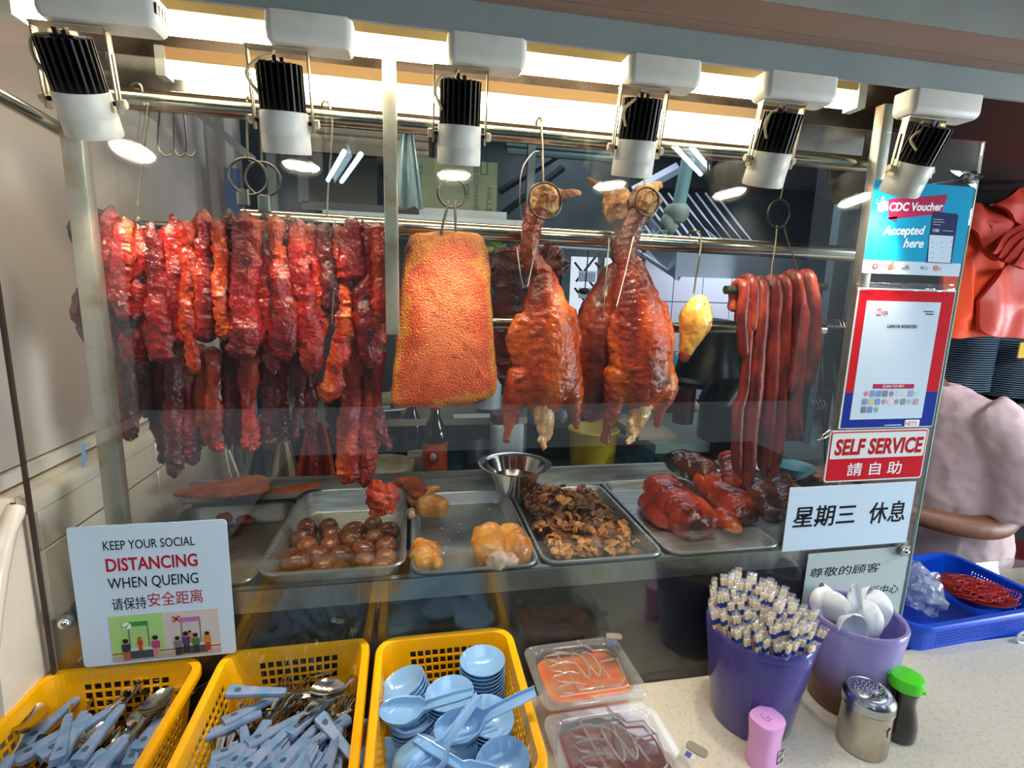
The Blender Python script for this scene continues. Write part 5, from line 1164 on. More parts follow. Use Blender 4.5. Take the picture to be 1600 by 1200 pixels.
part('cap', mv(scl(lathe([(.0235, .0895), (.0262, .090), (.0268, .094), (.0265, .106), (.0255, .109), (.023, .110), (.001, .1105)], 36), 1, 1, 1.12), Cx, Cy, CT), GC, t)
part('cap_spout', join(mv(rbox(.006, .010, .004, .002, .001, 3), Cx+.013, Cy-.023, CT+.102), mv(rbox(.006, .008, .004, .002, .001, 3), Cx-.022, Cy+.014, CT+.116)), GC, t)
# ---------------------------------------------------------------- notices on the glass
INK = mat('black_ink', '#14171c', .8, spec=.1); REDI = mat('red_ink', '#a8182c', .8, spec=.1); WHI = mat('white_ink', '#e6eef6', .8, spec=.1)
def flat(shapes, Y): return join(*[prism([(p[0], p[1]) for p in s], Y-.0002, Y) for s in shapes])
def rec(x0, x1, z0, z1): return [(x0, z0), (x1, z0), (x1, z1), (x0, z1)]
def rr2(x0, x1, z0, z1, r): return [((x0+x1)/2+p[0], (z0+z1)/2+p[1]) for p in rrect(x1-x0, z1-z0, r, 5)]
def circ(x, zc, r, n=16, sx=1.0): return [(x+sx*r*math.cos(a), zc+r*math.sin(a)) for a in np.linspace(0, 2*math.pi, n+1)[:-1]]
def sheet(name, x0, x1, z0, z1, Y, m, label, cat, r=.002, th=.001):
    return solo(name, prism(rr2(x0, x1, z0, z1, r), Y-th, Y), m, label, cat, smooth=False)
def txt(parent, s, px, py, hpx, m, Y, name='lettering', align='CENTER', shear=0, bold=0, wpx=None, rot=0.0, label=None):
    """text centred at a point of the sheet; hpx is the capital height there"""
    P = aY(px, py, Y); size = hpx*dist(P)/FPX/(.88 if any(ord(q) > 11904 for q in s) else .70); g = textmesh(s, size, align, shear, bold*size)
    if wpx:
        w_ = g[0][:, 0].max()-g[0][:, 0].min(); tgt = abs(aY(px+wpx/2, py, Y)[0]-aY(px-wpx/2, py, Y)[0]); g = scl(g, tgt/w_, 1, 1)
    M = Matrix.Translation(P) @ Matrix.Rotation(math.pi/2, 4, 'X') @ Matrix.Rotation(rot, 4, 'Z')
    c = (g[0][:, 1].max()+g[0][:, 1].min())/2; g = mv(g, 0, -c, 0)
    return part(name, xf(g, M), m, parent, False, label)
YS1 = -.0035
# distancing poster, a little in front of the glass
x0, x1, z0, z1 = -.524, -.298, z(-.612), z(-.371)
s = sheet('distancing_poster', x0, x1, z0, z1, YS1, PAPER, 'white social distancing poster at lower left of the glass behind the baskets', 'poster', .006)
Yp = YS1-.0012
txt(s, 'KEEP YOUR SOCIAL', 233, 849, 15, INK, Yp, wpx=144); txt(s, 'DISTANCING', 238, 879, 21, REDI, Yp, bold=.018, wpx=144)
txt(s, 'WHEN QUEING', 241, 909, 18, INK, Yp, wpx=142); txt(s, '请保持', 202, 943, 20, INK, Yp, wpx=54); txt(s, '安全距', 263, 935, 22, REDI, Yp, wpx=65); txt(s, '离', 307, 931, 22, REDI, Yp, wpx=20)
def pp(x, y, Y=Yp): P = aY(x, y, Y); return (P[0], P[2])
gx0, gz1 = pp(168, 957); gx1, _ = pp(252, 950); gz0 = z0+.004; rx1, _ = pp(340, 943); gz1 = pp(168, 964)[1]
part('green_picture', flat([rec(gx0, gx1, gz0, gz1)], Yp), mat('poster_green', '#9fcb7a', .5), s, False); part('grey_picture', flat([rec(gx1, rx1, gz0, gz1)], Yp), mat('poster_grey', '#c2bdb9', .5), s, False)
Y2 = Yp-.0004; hgt = gz1-gz0; wd = gx1-gx0
def ink(n, c, shapes, Y=Y2, lab=None): part(n, flat(shapes, Y), mat('ink_'+c.strip('#'), c, .5), s, False, lab)
ink('drawn_ground', '#a9a29c', [rec(gx0, rx1, gz0, gz0+.010)]); ink('drawn_ledge', '#8a4a2a', [rec(gx0, rx1, gz0+.0135, gz0+.0155)])
for gx, cc in ((gx0, '#2f8a3f'), (gx1, '#a86ba0')):
    ink('drawn_awning', cc, [rec(gx+wd*.34, gx+wd*.72, gz1-.020, gz1-.012)], Y2-.0002); ink('drawn_poles', '#5a6a6c', [rec(gx+wd*.34, gx+wd*.36, gz0+.02, gz1-.02), rec(gx+wd*.70, gx+wd*.72, gz0+.02, gz1-.02)])
    ink('drawn_stall', '#3f464c', [rec(gx+wd*.30, gx+wd*.82, gz0+.004, gz0+.018)], Y2-.0003); ink('drawn_food', '#b8c4c8', [rec(gx+wd*.34, gx+wd*.78, gz0+.018, gz0+.023)], Y2-.0003)
def fig(cx, base, h, top, leg, skin='#d9a58a', hair='#1d1a1c'):
    h *= .001; x = gx0+(rx1-gx0)*cx; b = gz0+base*.001
    ink('drawn_legs', leg, [rec(x-h*.12, x-h*.01, b, b+h*.45), rec(x+h*.01, x+h*.12, b, b+h*.45)], Y2-.0005)
    ink('drawn_shirt', top, [rr2(x-h*.16, x+h*.16, b+h*.42, b+h*.78, h*.06)], Y2-.0006); ink('drawn_face', skin, [circ(x, b+h*.86, h*.10)], Y2-.0006); ink('drawn_hair', hair, [circ(x, b+h*.92, h*.11)], Y2-.0007)
fig(.13, 2, 38, '#2a3346', '#b5562e'); fig(.40, 4, 38, '#a8436e', '#c98a86'); fig(.26, 18, 24, '#c0392b', '#c0392b', hair='#c0392b')
fig(.60, 3, 34, '#6b6f74', '#25262c'); fig(.68, 6, 38, '#4a3a72', '#25262c'); fig(.77, 4, 36, '#4a6b36', '#2d2a2a'); fig(.88, 7, 34, '#c8742c', '#a82a2a'); fig(.72, 24, 22, '#b5856a', '#b5856a')
ink('tick_disc', '#e8efe4', [circ(gx0+wd*.33, gz1-.018, .0062)], Y2-.0007); ink('tick_mark', '#1f8a3a', [[(gx0+wd*.26, gz1-.018), (gx0+wd*.31, gz1-.023), (gx0+wd*.42, gz1-.009), (gx0+wd*.31, gz1-.0195)]], Y2-.0009)
cx_, cz_ = gx1+wd*.27, gz1-.013; q = .0060
ink('cross_mark', '#c0202c', [[(cx_-q, cz_-q*.7), (cx_-q*.7, cz_-q), (cx_+q, cz_+q*.7), (cx_+q*.7, cz_+q)], [(cx_-q, cz_+q*.7), (cx_-q*.7, cz_+q), (cx_+q, cz_-q*.7), (cx_+q*.7, cz_-q)]], Y2-.0009)
# blue voucher poster
s = sheet('voucher_poster', .831, 1.055, z(.055), z(.222), -.003, PAPER, 'turquoise voucher poster at the top right of the glass', 'poster', .001)
Yp = -.0042; part('turquoise_field', flat([rec(.831, 1.055, z(.080), z(.222))], Yp), mat('turquoise', '#1798c2', .8, spec=.1), s, False)
def P2(*q): return [pp(x, y, Yp) for x, y in q]
part('ribbon', flat([P2((1388, 343), (1470, 334), (1481, 304), (1388, 311)), ], Yp-.0003), mat('ribbon_red', '#aa2c52', .8, spec=.1), s, False, label='crimson ribbon'); part('ribbon_fold', flat([P2((1384, 340), (1402, 338), (1400, 347))], Yp-.0003), mat('ribbon_dark', '#7a2040', .45), s, False)
txt(s, 'CDC Voucher', 1431, 323, 12, WHI, Yp-.0006, bold=.03, wpx=84, shear=.15, rot=.06)
txt(s, 'Accepted', 1412, 362, 13, WHI, Yp-.0006, bold=.028, wpx=66, shear=.25, rot=.05); txt(s, 'here', 1427, 380, 13, WHI, Yp-.0006, bold=.028, wpx=32, shear=.25, rot=.03)
th_ = P2((1371, 329), (1371, 318), (1376, 316), (1378, 308), (1381, 307), (1382, 314), (1387, 316), (1387, 328), (1378, 331)); part('thumb_up', flat([th_], Yp-.0006), WHI, s, False, label='white thumbs-up hand')
part('yellow_dashes', flat([P2((1369, 311), (1372, 314), (1371, 315), (1368, 312)), P2((1368, 316), (1371, 318), (1370, 319), (1367, 317))], Yp-.0006), mat('dash_yellow', '#d8d84a', .5), s, False)
ph = P2((1447, 410), (1457, 333), (1460, 331), (1494, 334), (1497, 337), (1486, 412)); part('drawn_phone', flat([ph], Yp-.0005), mat('phone_navy', '#26345a', .8, spec=.1), s, False, label='drawn dark phone')
part('phone_screen', flat([P2((1449, 409), (1452, 367), (1489, 369), (1484, 411))], Yp-.0008), PAPER, s, False)
txt(s, '100', 1462, 360, 5, WHI, Yp-.0009, wpx=10); part('phone_lines', flat([P2((1457, 342), (1473, 343), (1473, 344), (1457, 343)), P2((1457, 346), (1475, 347), (1475, 348), (1457, 347)), P2((1457, 350), (1469, 351), (1469, 352), (1457, 351)), P2((1472, 360), (1488, 361), (1488, 362), (1472, 361))], Yp-.0009), mat('faint_ink', '#8392b0', .5), s, False)
part('phone_buttons', flat([circ(*pp(1456+dx*15, 378+dy*8.5, Yp), .0011, 8) for dx in range(3) for dy in range(4)], Yp-.0010), mat('grey_ink', '#5d6a78', .5), s, False)
for k, (x, c) in enumerate(((1367, '#b01c3c'), (1391, '#c0562a'), (1415, '#7a5a48'), (1441, '#3c5a6a'), (1463, '#b8342c'))):
    X_, Z_ = pp(x, 416+.8*k, Yp); part('partner_emblem', flat([circ(X_, Z_, .0052 if k != 3 else .003, 14, 1.2), rec(X_+.006, X_+.013, Z_-.003, Z_-.002), rec(X_+.006, X_+.013, Z_+.0005, Z_+.0015)] if k != 2 else [rec(X_-.009, X_+.009, Z_-.003, Z_-.001), [(X_-.004, Z_-.001), (X_+.008, Z_-.001), (X_+.006, Z_+.004), (X_+.002, Z_+.005)]], Yp-.0003), mat('emb_%d' % k, c, .5), s, False)
part('emblem_hole', flat([circ(*pp(1367, 416, Yp), .0028, 12)], Yp-.0006), PAPER, s, False); part('green_leaf', flat([P2((1391, 411), (1397, 406), (1396, 412))], Yp-.0006), mat('leaf_ink', '#3a9a4a', .5), s, False)
# payment sign in a plastic sleeve
s = sheet('payment_sign', .828, 1.054, z(-.249), z(.028), -.003, mat('sign_white', '#d6dad9', .8, spec=.15), 'red and blue payment sign with white card, no code, on the right of the glass', 'sign', .002, .0015)
Yp = -.0048; X0, X1 = .832, 1.052
part('red_field', flat([rec(X0, X1, z(-.175), z(.025))], Yp), mat('sign_red', '#c01424', .8, spec=.1), s, False); part('blue_field', flat([rec(X0, X1, z(-.247), z(-.175))], Yp), mat('sign_blue', '#12308e', .8, spec=.1), s, False)
wc = P2((1360, 475), (1467, 478), (1438, 652), (1333, 653)); wx0 = .850; wx1 = 1.022; part('white_card', flat([rec(wx0, wx1, z(-.230), z(.004))], Yp-.0004), PAPER, s, False)
part('logo_disc', flat([circ(*pp(1373, 488, Yp), .0070)], Yp-.0008), mat('logo_red', '#c22a36', .4), s, False)
txt(s, 'SG', 1373, 488, 5.5, WHI, Yp-.0011, bold=.03, wpx=9); txt(s, 'QR', 1383.5, 489, 5.5, MATS['logo_red'], Yp-.0011, wpx=9)
txt(s, '000077417-1', 1451, 487.5, 3, INK, Yp-.0011, wpx=15) if False else part('small_print', flat([P2((1443, 486), (1458, 486.6), (1458, 488), (1443, 487.4)), P2((1446, 490), (1458, 490.5), (1458, 492), (1446, 491.5))], Yp-.0011), INK, s, False)
txt(s, 'LIAN FA ROASTED', 1410, 510, 5.2, INK, Yp-.0011, wpx=46, bold=.008)
part('scan_strip', flat([P2((1364, 600), (1428, 600), (1427, 607), (1363, 607))], Yp-.0008), MATS['ribbon_red'], s, False); txt(s, 'SCAN TO PAY', 1396, 603.5, 4, WHI, Yp-.0011, wpx=34)
cols = ['#c9303a', '#2a6aa8', '#1c5aa0', '#2a2c34', '#2f3a3c', '#8ab0b8', '#c8a08a', '#2a5ea0', '#6ab080', '#3a6a9a', '#a8a84a', '#2c62b0', '#6a6a6c', '#c89ab0', '#5a5a5c', '#1a4a2a', '#4a8a9a', '#8a3a4a', '#2a3a6a', '#2a5a9a', '#3a8a6a']
for k, c in enumerate(cols):
    r_, c_ = (0, k) if k < 9 else (1, k-9) if k < 18 else (2, k-18); X_, Z_ = pp(1352.5+c_*10.0-r_*2, 615+r_*12.5, Yp)
    sh = rr2(X_-.0062, X_+.0062, Z_-.0062, Z_+.0062, .0018) if k not in (5, 6, 8, 14) and k % 4 else (circ(X_, Z_, .0052) if k not in (6, 8) else rec(X_-.0065, X_+.0065, Z_-.0025, Z_+.0025))
    part('payment_badge', flat([sh], Yp-.0008), mat('badge_%d' % k, c, .4), s, False)
part('bank_mark', flat([rr2(*[pp(1411.5, 668, Yp)[0], pp(1434.5, 668, Yp)[0]], pp(1411, 666.5, Yp)[1], pp(1411, 656, Yp)[1], .003)], Yp-.0008), WHI, s, False); txt(s, 'NETS', 1423, 661.5, 6, MATS['logo_red'], Yp-.0011, bold=.03, wpx=19, shear=.1)
part('small_print', flat([P2((1381, 664), (1408, 663), (1408, 664), (1381, 665))], Yp-.0008), WHI, s, False)
SLV = glassmat('sleeve_film', (.98, .99, 1.0), 1.45, rough=.06, haze=.05, hazecol=(.9, .95, 1))
g = []
for k in range(9):
    y_ = 440+k*1.6; g.append([tuple(aY(x, y_+rnd.uniform(-1, 1)+.03*(x-1340), -.006-.004*rnd.random())) for x in np.linspace(1338, 1492, 16)])
V = [p for r_ in g for p in r_]; F = [(i*16+j, i*16+j+1, (i+1)*16+j+1, (i+1)*16+j) for i in range(8) for j in range(15)]
part('sleeve_top', geo(V, F), SLV, s, True, label='crumpled clear sleeve edge')
# self service sign
s = sheet('self_service_sign', .811, 1.047, z(-.360), z(-.252), -.003, MATS['sign_white'], 'red and white self service sign below the payment sign', 'sign', .006, .0015); Yp = -.0048
fr = join(flat([rr2(.814, 1.044, z(-.357), z(-.255), .005)], Yp)); part('red_border', fr, MATS['sign_red'], s, False); part('white_half', flat([rr2(.8165, 1.0415, z(-.311), z(-.2575), .003)], Yp-.0003), MATS['sign_white'], s, False)
txt(s, 'SELF SERVICE', 1374, 697, 24, mat('sign_red_ink', '#b01420', .8, spec=.1), Yp-.0007, bold=.035, wpx=136, shear=.08); txt(s, '請 自 助', 1367, 732, 20, WHI, Yp-.0005, wpx=84, bold=.005)
# closure notice and the half hidden notice under it
s = sheet('closure_notice', .733, 1.034, z(-.503), z(-.366), -.0065, PAPER, 'large white notice with big black handwritten style characters', 'notice', .0015, .001); Yp = -.0078
txt(s, '星期三', 1289, 806, 33, INK, Yp, bold=.012, wpx=96, shear=.05); txt(s, '休息', 1387, 800, 33, INK, Yp, bold=.012, wpx=56, shear=.05)
s = sheet('customer_notice', .80, 1.052, z(-.68), z(-.515), -.0025, mat('pale_notice', '#b0bdbb', .8, spec=.1), 'pale lower notice to customers half hidden by the utensil buckets', 'notice', .001, .0008); Yp = -.0036
txt(s, '尊敬的顾客', 1320, 891, 15, INK, Yp, wpx=108, shear=.1); txt(s, '到小贩中心', 1365, 923, 15, INK, Yp, wpx=76, shear=.1)
# tape pieces and a clip at the notice corner
TAPE = mat('tape_blue', '#7aa6cc', .4)
solo('tape_strip', prism(P2((128, 694), (134, 694), (133, 730), (128, 730)), -.0045, -.004), TAPE, 'small vertical strip of blue tape at the left of the glass', 'tape', smooth=False)
g = tube(spline([aY(x, y, -.006) for x, y in ((1276, 688), (1290, 684), (1300, 676), (1297, 672), (1286, 680), (1280, 690))], 20), .0011, 6)
solo('notice_clip', g, HK, 'bent wire clip at the upper left corner of the self service sign', 'clip')
# ---------------------------------------------------------------- behind the case
def bx(name, x0, x1, y0, y1, z0, z1, m, label, cat, group=None): return solo(name, box(x0, x1, y0, y1, z0, z1), m, label, cat, group, smooth=False)
PALE = mat('pale_shelf', '#8f8a7c', .5, col2='#7b766a', nscale=5)
# shelf unit behind the pork belly
Y1, Y2_ = .80, 1.10
def AX(x, y, Y): return aY(x, y, Y)
t = thing('storage_shelf', 'pale metal storage shelf behind the display holding sauces and tins', 'shelf', (.0, .95, 0))
zs = aY(700, 662, Y1)[2]; xa = aY(385, 700, Y1)[0]; xb = aY(822, 700, Y1)[0]
part('shelf_board', box(xa, xb, Y1, Y2_+.15, zs-.004, zs+.004), PALE, t, False); part('shelf_lip', box(xa, xb, Y1-.004, Y1, zs-.004, zs+.018), PALE, t, False)
zt = aY(700, 352, Y1+.05)[2]; part('shelf_board', box(xa+.25, xb+.02, Y1, Y2_+.15, zt-.01, zt+.02), mat('white_board', '#b7bab3', .5), t, False)
for xx in (xb-.012, aY(625, 700, Y1)[0]-.35): part('upright', box(xx-.012, xx+.012, Y1, Y1+.02, 0, zt+.6), mat('grey_upright', '#6f7573', .4, .6), t, False)
zl = aY(700, 748, .75)[2]-.02; part('shelf_board', box(xa, xb+.42, .62, .97, zl-.02, zl), mat('dark_shelf', '#1e2224', .4), t, False)
part('back_sheet', box(xa, xb, Y2_+.15, Y2_+.16, zl, zt), mat('dark_grey_back', '#3a3d3d', .7), t, False)  # plain dark grey sheet across the back of the shelf
# things on the shelf
def lz(name, prof, x, y, Y, m, label, cat, n=28, group=None):
    P = aY(x, y, Y); return solo(name, mv(lathe(prof, n), P[0], P[1], P[2]), m, label, cat, group)
def bottle(x, ybase, Y, hh, cap, label, red=False):
    P = aY(x, ybase, Y); t = thing('sauce_bottle', label, 'bottle', tuple(P)); k = hh/.24
    part('glass', mv(lathe([(.001, 0), (.030*k, 0), (.033*k, .006), (.033*k, .13*k), (.026*k, .155*k), (.014*k, .18*k), (.0125*k, .205*k), (.001, .205*k)], 24), *P), mat('dark_bottle', '#120d0c', .1, coat=.6), t)
    part('cap', mv(lathe([(.0145*k, .20*k), (.0155*k, .205*k), (.015*k, .24*k), (.001, .241*k)], 20), *P), mat('cap_red', '#8e1a1e', .4), t)
    if red: part('bottle_label', join(mv(lathe([(.0335*k, .03*k), (.0336*k, .11*k)], 24, False, False), *P)), mat('label_orange', '#b8541e', .5, col2='#9a1c1c', nscale=14), t); part('label_badge', mv(scl(ellip((0, 0, 0), .018*k, .006, .024*k, 16, 8), 1, 1, 1), P[0]-.008, P[1]-.031*k, P[2]+.075*k), mat('badge_red', '#b3262a', .5), t); part('badge_middle', mv(ellip((0, 0, 0), .010*k, .005, .012*k, 12, 6), P[0]-.008, P[1]-.034*k, P[2]+.075*k), mat('badge_grey', '#b9b9b8', .5), t)
bottle(680, 748, .70, .27, 1, 'dark sauce bottle with red cap and orange red label behind the trays', True)
bottle(644, 722, .86, .25, 1, 'dark sauce bottle with a red cap, middle of the three'); bottle(617, 716, .90, .24, 1, 'dark sauce bottle with a dull cap, leftmost of the three')
P = aY(598, 724, .72); t = thing('white_pail', 'round white food pail with a ribbed rim and full of pale powder', 'pail', (P[0], P[1], zl))
part('tub', mv(lathe([(.001, 0), (.085, 0), (.092, P[2]-zl-.03), (.094, P[2]-zl-.028), (.092, P[2]-zl-.02), (.098, P[2]-zl-.008), (.098, P[2]-zl), (.088, P[2]-zl), (.086, P[2]-zl-.02), (.001, P[2]-zl-.02)], 40), P[0], P[1], zl), mat('dirty_white', '#c9c5b4', .45, col2='#a29c88', nscale=10), t)
part('hoops', join(*[mv(tube([(.0935*math.cos(a), .0935*math.sin(a), q) for a in np.linspace(0, 2*math.pi, 33)], .0012, 5), P[0], P[1], P[2]-.03-.012*i) for i, q in enumerate((0, 0))]), BLACKM, t)
P = aY(655, 752, .78); solo('plastic_can', mv(rbox(.075, .06, .10, .014, .006), P[0], P[1], P[2]), mat('off_white', '#b3afa0', .5), 'squat off white plastic can beside the white pail', 'can')
P = aY(790, 742, .78); t = thing('storage_jar', 'tall white storage jar with a maroon lid behind the steel bowl', 'jar', tuple(P))
part('jar', mv(rbox(.105, .09, .185, .02, .006), *P), mat('jar_white', '#a7b0b4', .35), t); part('lid', mv(rbox(.09, .08, .03, .02, .004), P[0]-.01, P[1], P[2]+.187), mat('maroon_lid', '#4e1420', .4), t)
P = aY(708, 740, .92); lz('measuring_cup', [(.001, 0), (.035, 0), (.042, .10), (.046, .105), (.042, .107), (.038, .10), (.001, .004)], 708, 740, .92, mat('cup_blue', '#33566b', .4), 'dusky blue plastic cup standing under the pale shelf', 'cup')
lz('tin', [(.001, 0), (.05, 0), (.05, .14), (.001, .14)], 735, 738, 1.0, mat('grey_tin', '#4d5556', .4), 'tall grey tin in the shade beside the blue cup', 'tin')
P = aY(752, 650, .9); lz('white_tub', [(.001, 0), (.045, 0), (.052, .16), (.001, .16)], 762, 636, .95, mat('tub_white', '#9ba5ac', .4), 'white tub on the shelf behind the right edge of the pork belly', 'tub')
P = aY(742, 638, .84); bx('paper_sheet', P[0]-.07, P[0]+.07, .80, .90, zs+.005, zs+.008, PAPER, 'folded white paper on the pale shelf under the pork belly', 'paper')
lz('plate_edge', [(.001, 0), (.03, 0), (.075, .012), (.074, .015), (.001, .004)], 606, 640, .90, WHITEP, 'white plate lying on the shelf behind the right end of the roast pork', 'plate')
# rolled cloth on the shelf
g = tube([aY(590, 624, .84), aY(626, 622, .84)], .022, 12); solo('rolled_cloth', vnoise(g, .004, 50, 2), mat('cloth_beige', '#8f8a78', .9), 'rolled beige cloth on the shelf between roast pork and pork belly', 'cloth')
# hanging cloths and red bag behind the pork
def drape(name, xs, y0, y1, Y, m, label, cat, seed, amp=.012, taper=.35):
    n, k = 20, 16; V = []
    for i in range(n):
        f = i/(n-1); yy = y0+(y1-y0)*f; cx = (xs[0]+xs[1])/2; hw = (xs[1]-xs[0])/2*(taper+(1-taper)*f**.8)
        for j in range(k):
            q = j/(k-1)*2-1; P = aY(cx+hw*q, yy, Y); P = P+np.array([0, amp*math.sin(q*7+seed)*(.4+f)+amp*.5*math.sin(q*15+seed*2), 0]); V.append(tuple(P))
    F = [(i*k+j, i*k+j+1, (i+1)*k+j+1, (i+1)*k+j) for i in range(n-1) for j in range(k-1)]
    N_ = len(V); V2 = [(a, b+.004, c) for a, b, c in V]; F2 = [tuple(q+N_ for q in f[::-1]) for f in F]
    edge = [j for j in range(k)]+[i*k+k-1 for i in range(1, n)]+[(n-1)*k+j for j in range(k-2, -1, -1)]+[i*k for i in range(n-2, 0, -1)]
    F3 = [(edge[e], edge[(e+1) % len(edge)], edge[(e+1) % len(edge)]+N_, edge[e]+N_) for e in range(len(edge))]
    return solo(name, geo(V+V2, F+F2+F3), m, label, cat)
drape('hanging_cloth', (412, 470), 690, 762, .60, mat('cream_cloth', '#b9ad92', .9, col2='#a3977d', nscale=12), 'cream kitchen cloth hanging behind the roast pork', 'cloth', 1, .018)
drape('checked_cloth', (418, 462), 630, 700, .64, mat('checked_cloth', '#9a9484', .9, col2='#2e2f2e', nscale=180, mixlo=.48, mixhi=.52), 'small black and white checked cloth above the cream cloth', 'cloth', 3, .01, .7)
drape('red_bag', (458, 530), 660, 766, .62, mat('red_film', '#b03024', .3, col2='#d2502e', nscale=9, trans=.15), 'translucent red plastic bag hanging behind the lower roast pork', 'bag', 5, .02)
drape('blue_cloth', (385, 432), 700, 762, .70, mat('slate_cloth', '#44525c', .9), 'slate coloured cloth left of the cream cloth', 'cloth', 7, .012)
drape('white_bag', (608, 662), 192, 325, .36, mat('white_film', '#a9c4cf', .25, trans=.35, col2='#8fb2c0', nscale=12), 'crumpled whitish blue plastic bag hanging right of the middle post', 'bag', 2, .016, .25)
# pink straw lines / plastic strings at the left
solo('plastic_string', join(tube(spline([aY(x, y, .5) for x, y in ((352, 700), (356, 725), (362, 748))], 10), .0022, 6), tube(spline([aY(x, y, .5) for x, y in ((356, 700), (366, 725), (374, 746))], 10), .003, 6)), mat('string_white', '#d6d4c8', .5), 'two white plastic strings hanging under the roast pork', 'string')
# carton and its shelf
P0 = aY(652, 245, .95); P1 = aY(776, 332, .95)
CB = mat('green_carton', '#7e8360', .7, col2='#737858', nscale=5)
t = thing('storage_carton', 'olive green carton with vertical dark lettering above the middle rail', 'box', ((P0[0]+P1[0])/2, 1.05, P1[2])); part('carton', box(P0[0], P1[0], .95, 1.20, P1[2], P0[2]), CB, t, False)
CI = mat('carton_ink', '#3f4a34', .7)
for s_, x_, y_, h_, w_ in (('AND CONTAINER', 744, 290, 7, 80), ('HILLS', 764, 312, 7, 36), ('HILLS', 742, 265, 0, 0), ('Quality', 657, 285, 6, 50), ('ZEAL', 730, 300, 6, 26)):
    if not h_: continue
    P = aY(x_, y_, .949); size = h_*dist(P)/FPX/.7; g = textmesh(s_, size, 'CENTER'); wt = w_*dist(P)/FPX; g = scl(g, wt/(g[0][:, 0].max()-g[0][:, 0].min()), 1, 1)
    part('lettering', xf(g, Matrix.Translation(P) @ Matrix.Rotation(math.pi/2, 4, 'X') @ Matrix.Rotation(-math.pi/2, 4, 'Z')), CI, t, False)
P = aY(757, 262, .949); part('stamp_frame', join(*[box(P[0]+a, P[0]+b, .9485, .949, P[2]+c, P[2]+d) for a, b, c, d in ((-.012, .012, .020, .022), (-.012, .012, -.022, -.020), (-.012, -.010, -.022, .022), (.010, .012, -.022, .022))]), CI, t, False)
bx('carton_shelf', P0[0]-.02, P1[0]+.03, .92, 1.25, P1[2]-.035, P1[2]-.002, mat('white_board', '#b7bab3', .5), 'white board shelf carrying the olive carton', 'shelf')
P = aY(630, 318, .9); bx('red_packet', P[0]-.035, P[0]+.05, .9, 1.0, P[2]-.04, P[2]+.03, mat('dark_packet', '#3a3030', .5), 'dark packet left of the olive carton', 'packet')
part('red_patch', flat([circ(P[0]-.005, P[2], .02, 16, 1.2)], .8995), mat('patch_red', '#b33030', .5), bpy.data.objects['red_packet'], False, label='red oval patch')
# greens and a wooden log shape above the meat rack
for k, (x, y, c, w_) in enumerate(((772, 378, '#3f6a32', 14), (790, 372, '#2c5a2a', 12), (782, 386, '#587a3c', 12), (765, 390, '#6d8a4a', 10))):
    P = aY(x, y, .62); solo('leafy_greens', vnoise(ellip(P, w_*.0016, .016, .010, 12, 8), .010, 60, k), mat('greens_%d' % k, c, .5), ['bunch of dark leafy greens, left part', 'bunch of dark leafy greens, right part', 'pale stem of the greens', 'light leaf at the left of the greens'][k]+' on the shelf behind the goose neck', 'vegetables')
P = aY(812, 388, .6); solo('orange_scrap', vnoise(ellip(P, .014, .012, .010), .004, 80), mat('scrap_orange', '#c4502a', .5), 'small orange red scrap beside the greens', 'vegetables')
# left rear: diagonal strut, boxes, corrugated panel
part('strut', loft([[tuple(aY(x, y, .72)) for x, y in ((292, 168), (308, 168), (400, 246), (392, 254))], [tuple(aY(x, y, .75)) for x, y in ((292, 168), (308, 168), (400, 246), (392, 254))]]), mat('strut_grey', '#7f7a74', .5), bpy.data.objects['wall_left'], False, label='diagonal grey bracket')
CBW = mat('corrugated_beige', '#a5947c', .55)
P0 = aY(486, 180, 1.0); P1 = aY(598, 245, 1.0); rng = []
nn = 13; H_ = (P0[2]+.25-P1[2]); g = []
for k in range(nn): zc_ = P1[2]+H_*(k+.5)/nn; g.append(tube([(P0[0]-.12, 1.0, zc_), (P1[0]+.15, 1.0, zc_)], H_/nn*.52, 8))
for k, q in enumerate(g):
    if k == 0: cp_ = thing('corrugated_shutter', 'beige ribbed shutter high behind the left part of the case', 'shutter', (P0[0], 1.0, P1[2]))
    part('slat', q, CBW, cp_)
P0 = aY(470, 236, .92); P1 = aY(600, 340, .92)
t = thing('wall_cabinet', 'dark wall cabinet with a beige top edge high at the back left', 'cabinet', ((P0[0]+P1[0])/2, 1.1, P1[2]))
part('body', box(P0[0], P1[0]-.02, .92, 1.25, P1[2]+.03, P0[2]), mat('cab_black', '#17191b', .3), t, False); part('top_edge', box(P0[0]-.02, P1[0], .91, 1.25, P0[2], P0[2]+.03), mat('cab_beige', '#84745e', .5), t, False); part('door_frame', join(box(P0[0]-.01, P0[0]+.02, .905, .92, P1[2]+.03, P0[2]), box(P0[0], P1[0], .905, .92, P1[2]+.01, P1[2]+.035)), mat('cab_frame', '#4a4c4c', .4), t, False)
bx('steel_cabinet', -.50, .02, 1.27, 1.4, 0, aY(500, 330, 1.27)[2], mat('cabinet_grey', '#2b3134', .4, .4), 'dark grey cabinet behind the upper half of the roast pork', 'cabinet')
P = aY(300, 250, .97); bx('back_panel_board', XL+.0, aY(345, 300, .97)[0], .96, .99, z(-.6), z(.6), mat('beige_board', '#8f8175', .5, col2='#7d7066', nscale=4), 'beige board closing the rear left corner of the case', 'board')
bx('blue_folder', aY(352, 300, .9)[0], aY(372, 300, .9)[0], .9, .93, aY(360, 345, .9)[2], aY(360, 262, .9)[2], mat('folder_blue', '#46597e', .5), 'slate blue folder edge standing behind the two steel rings', 'folder')
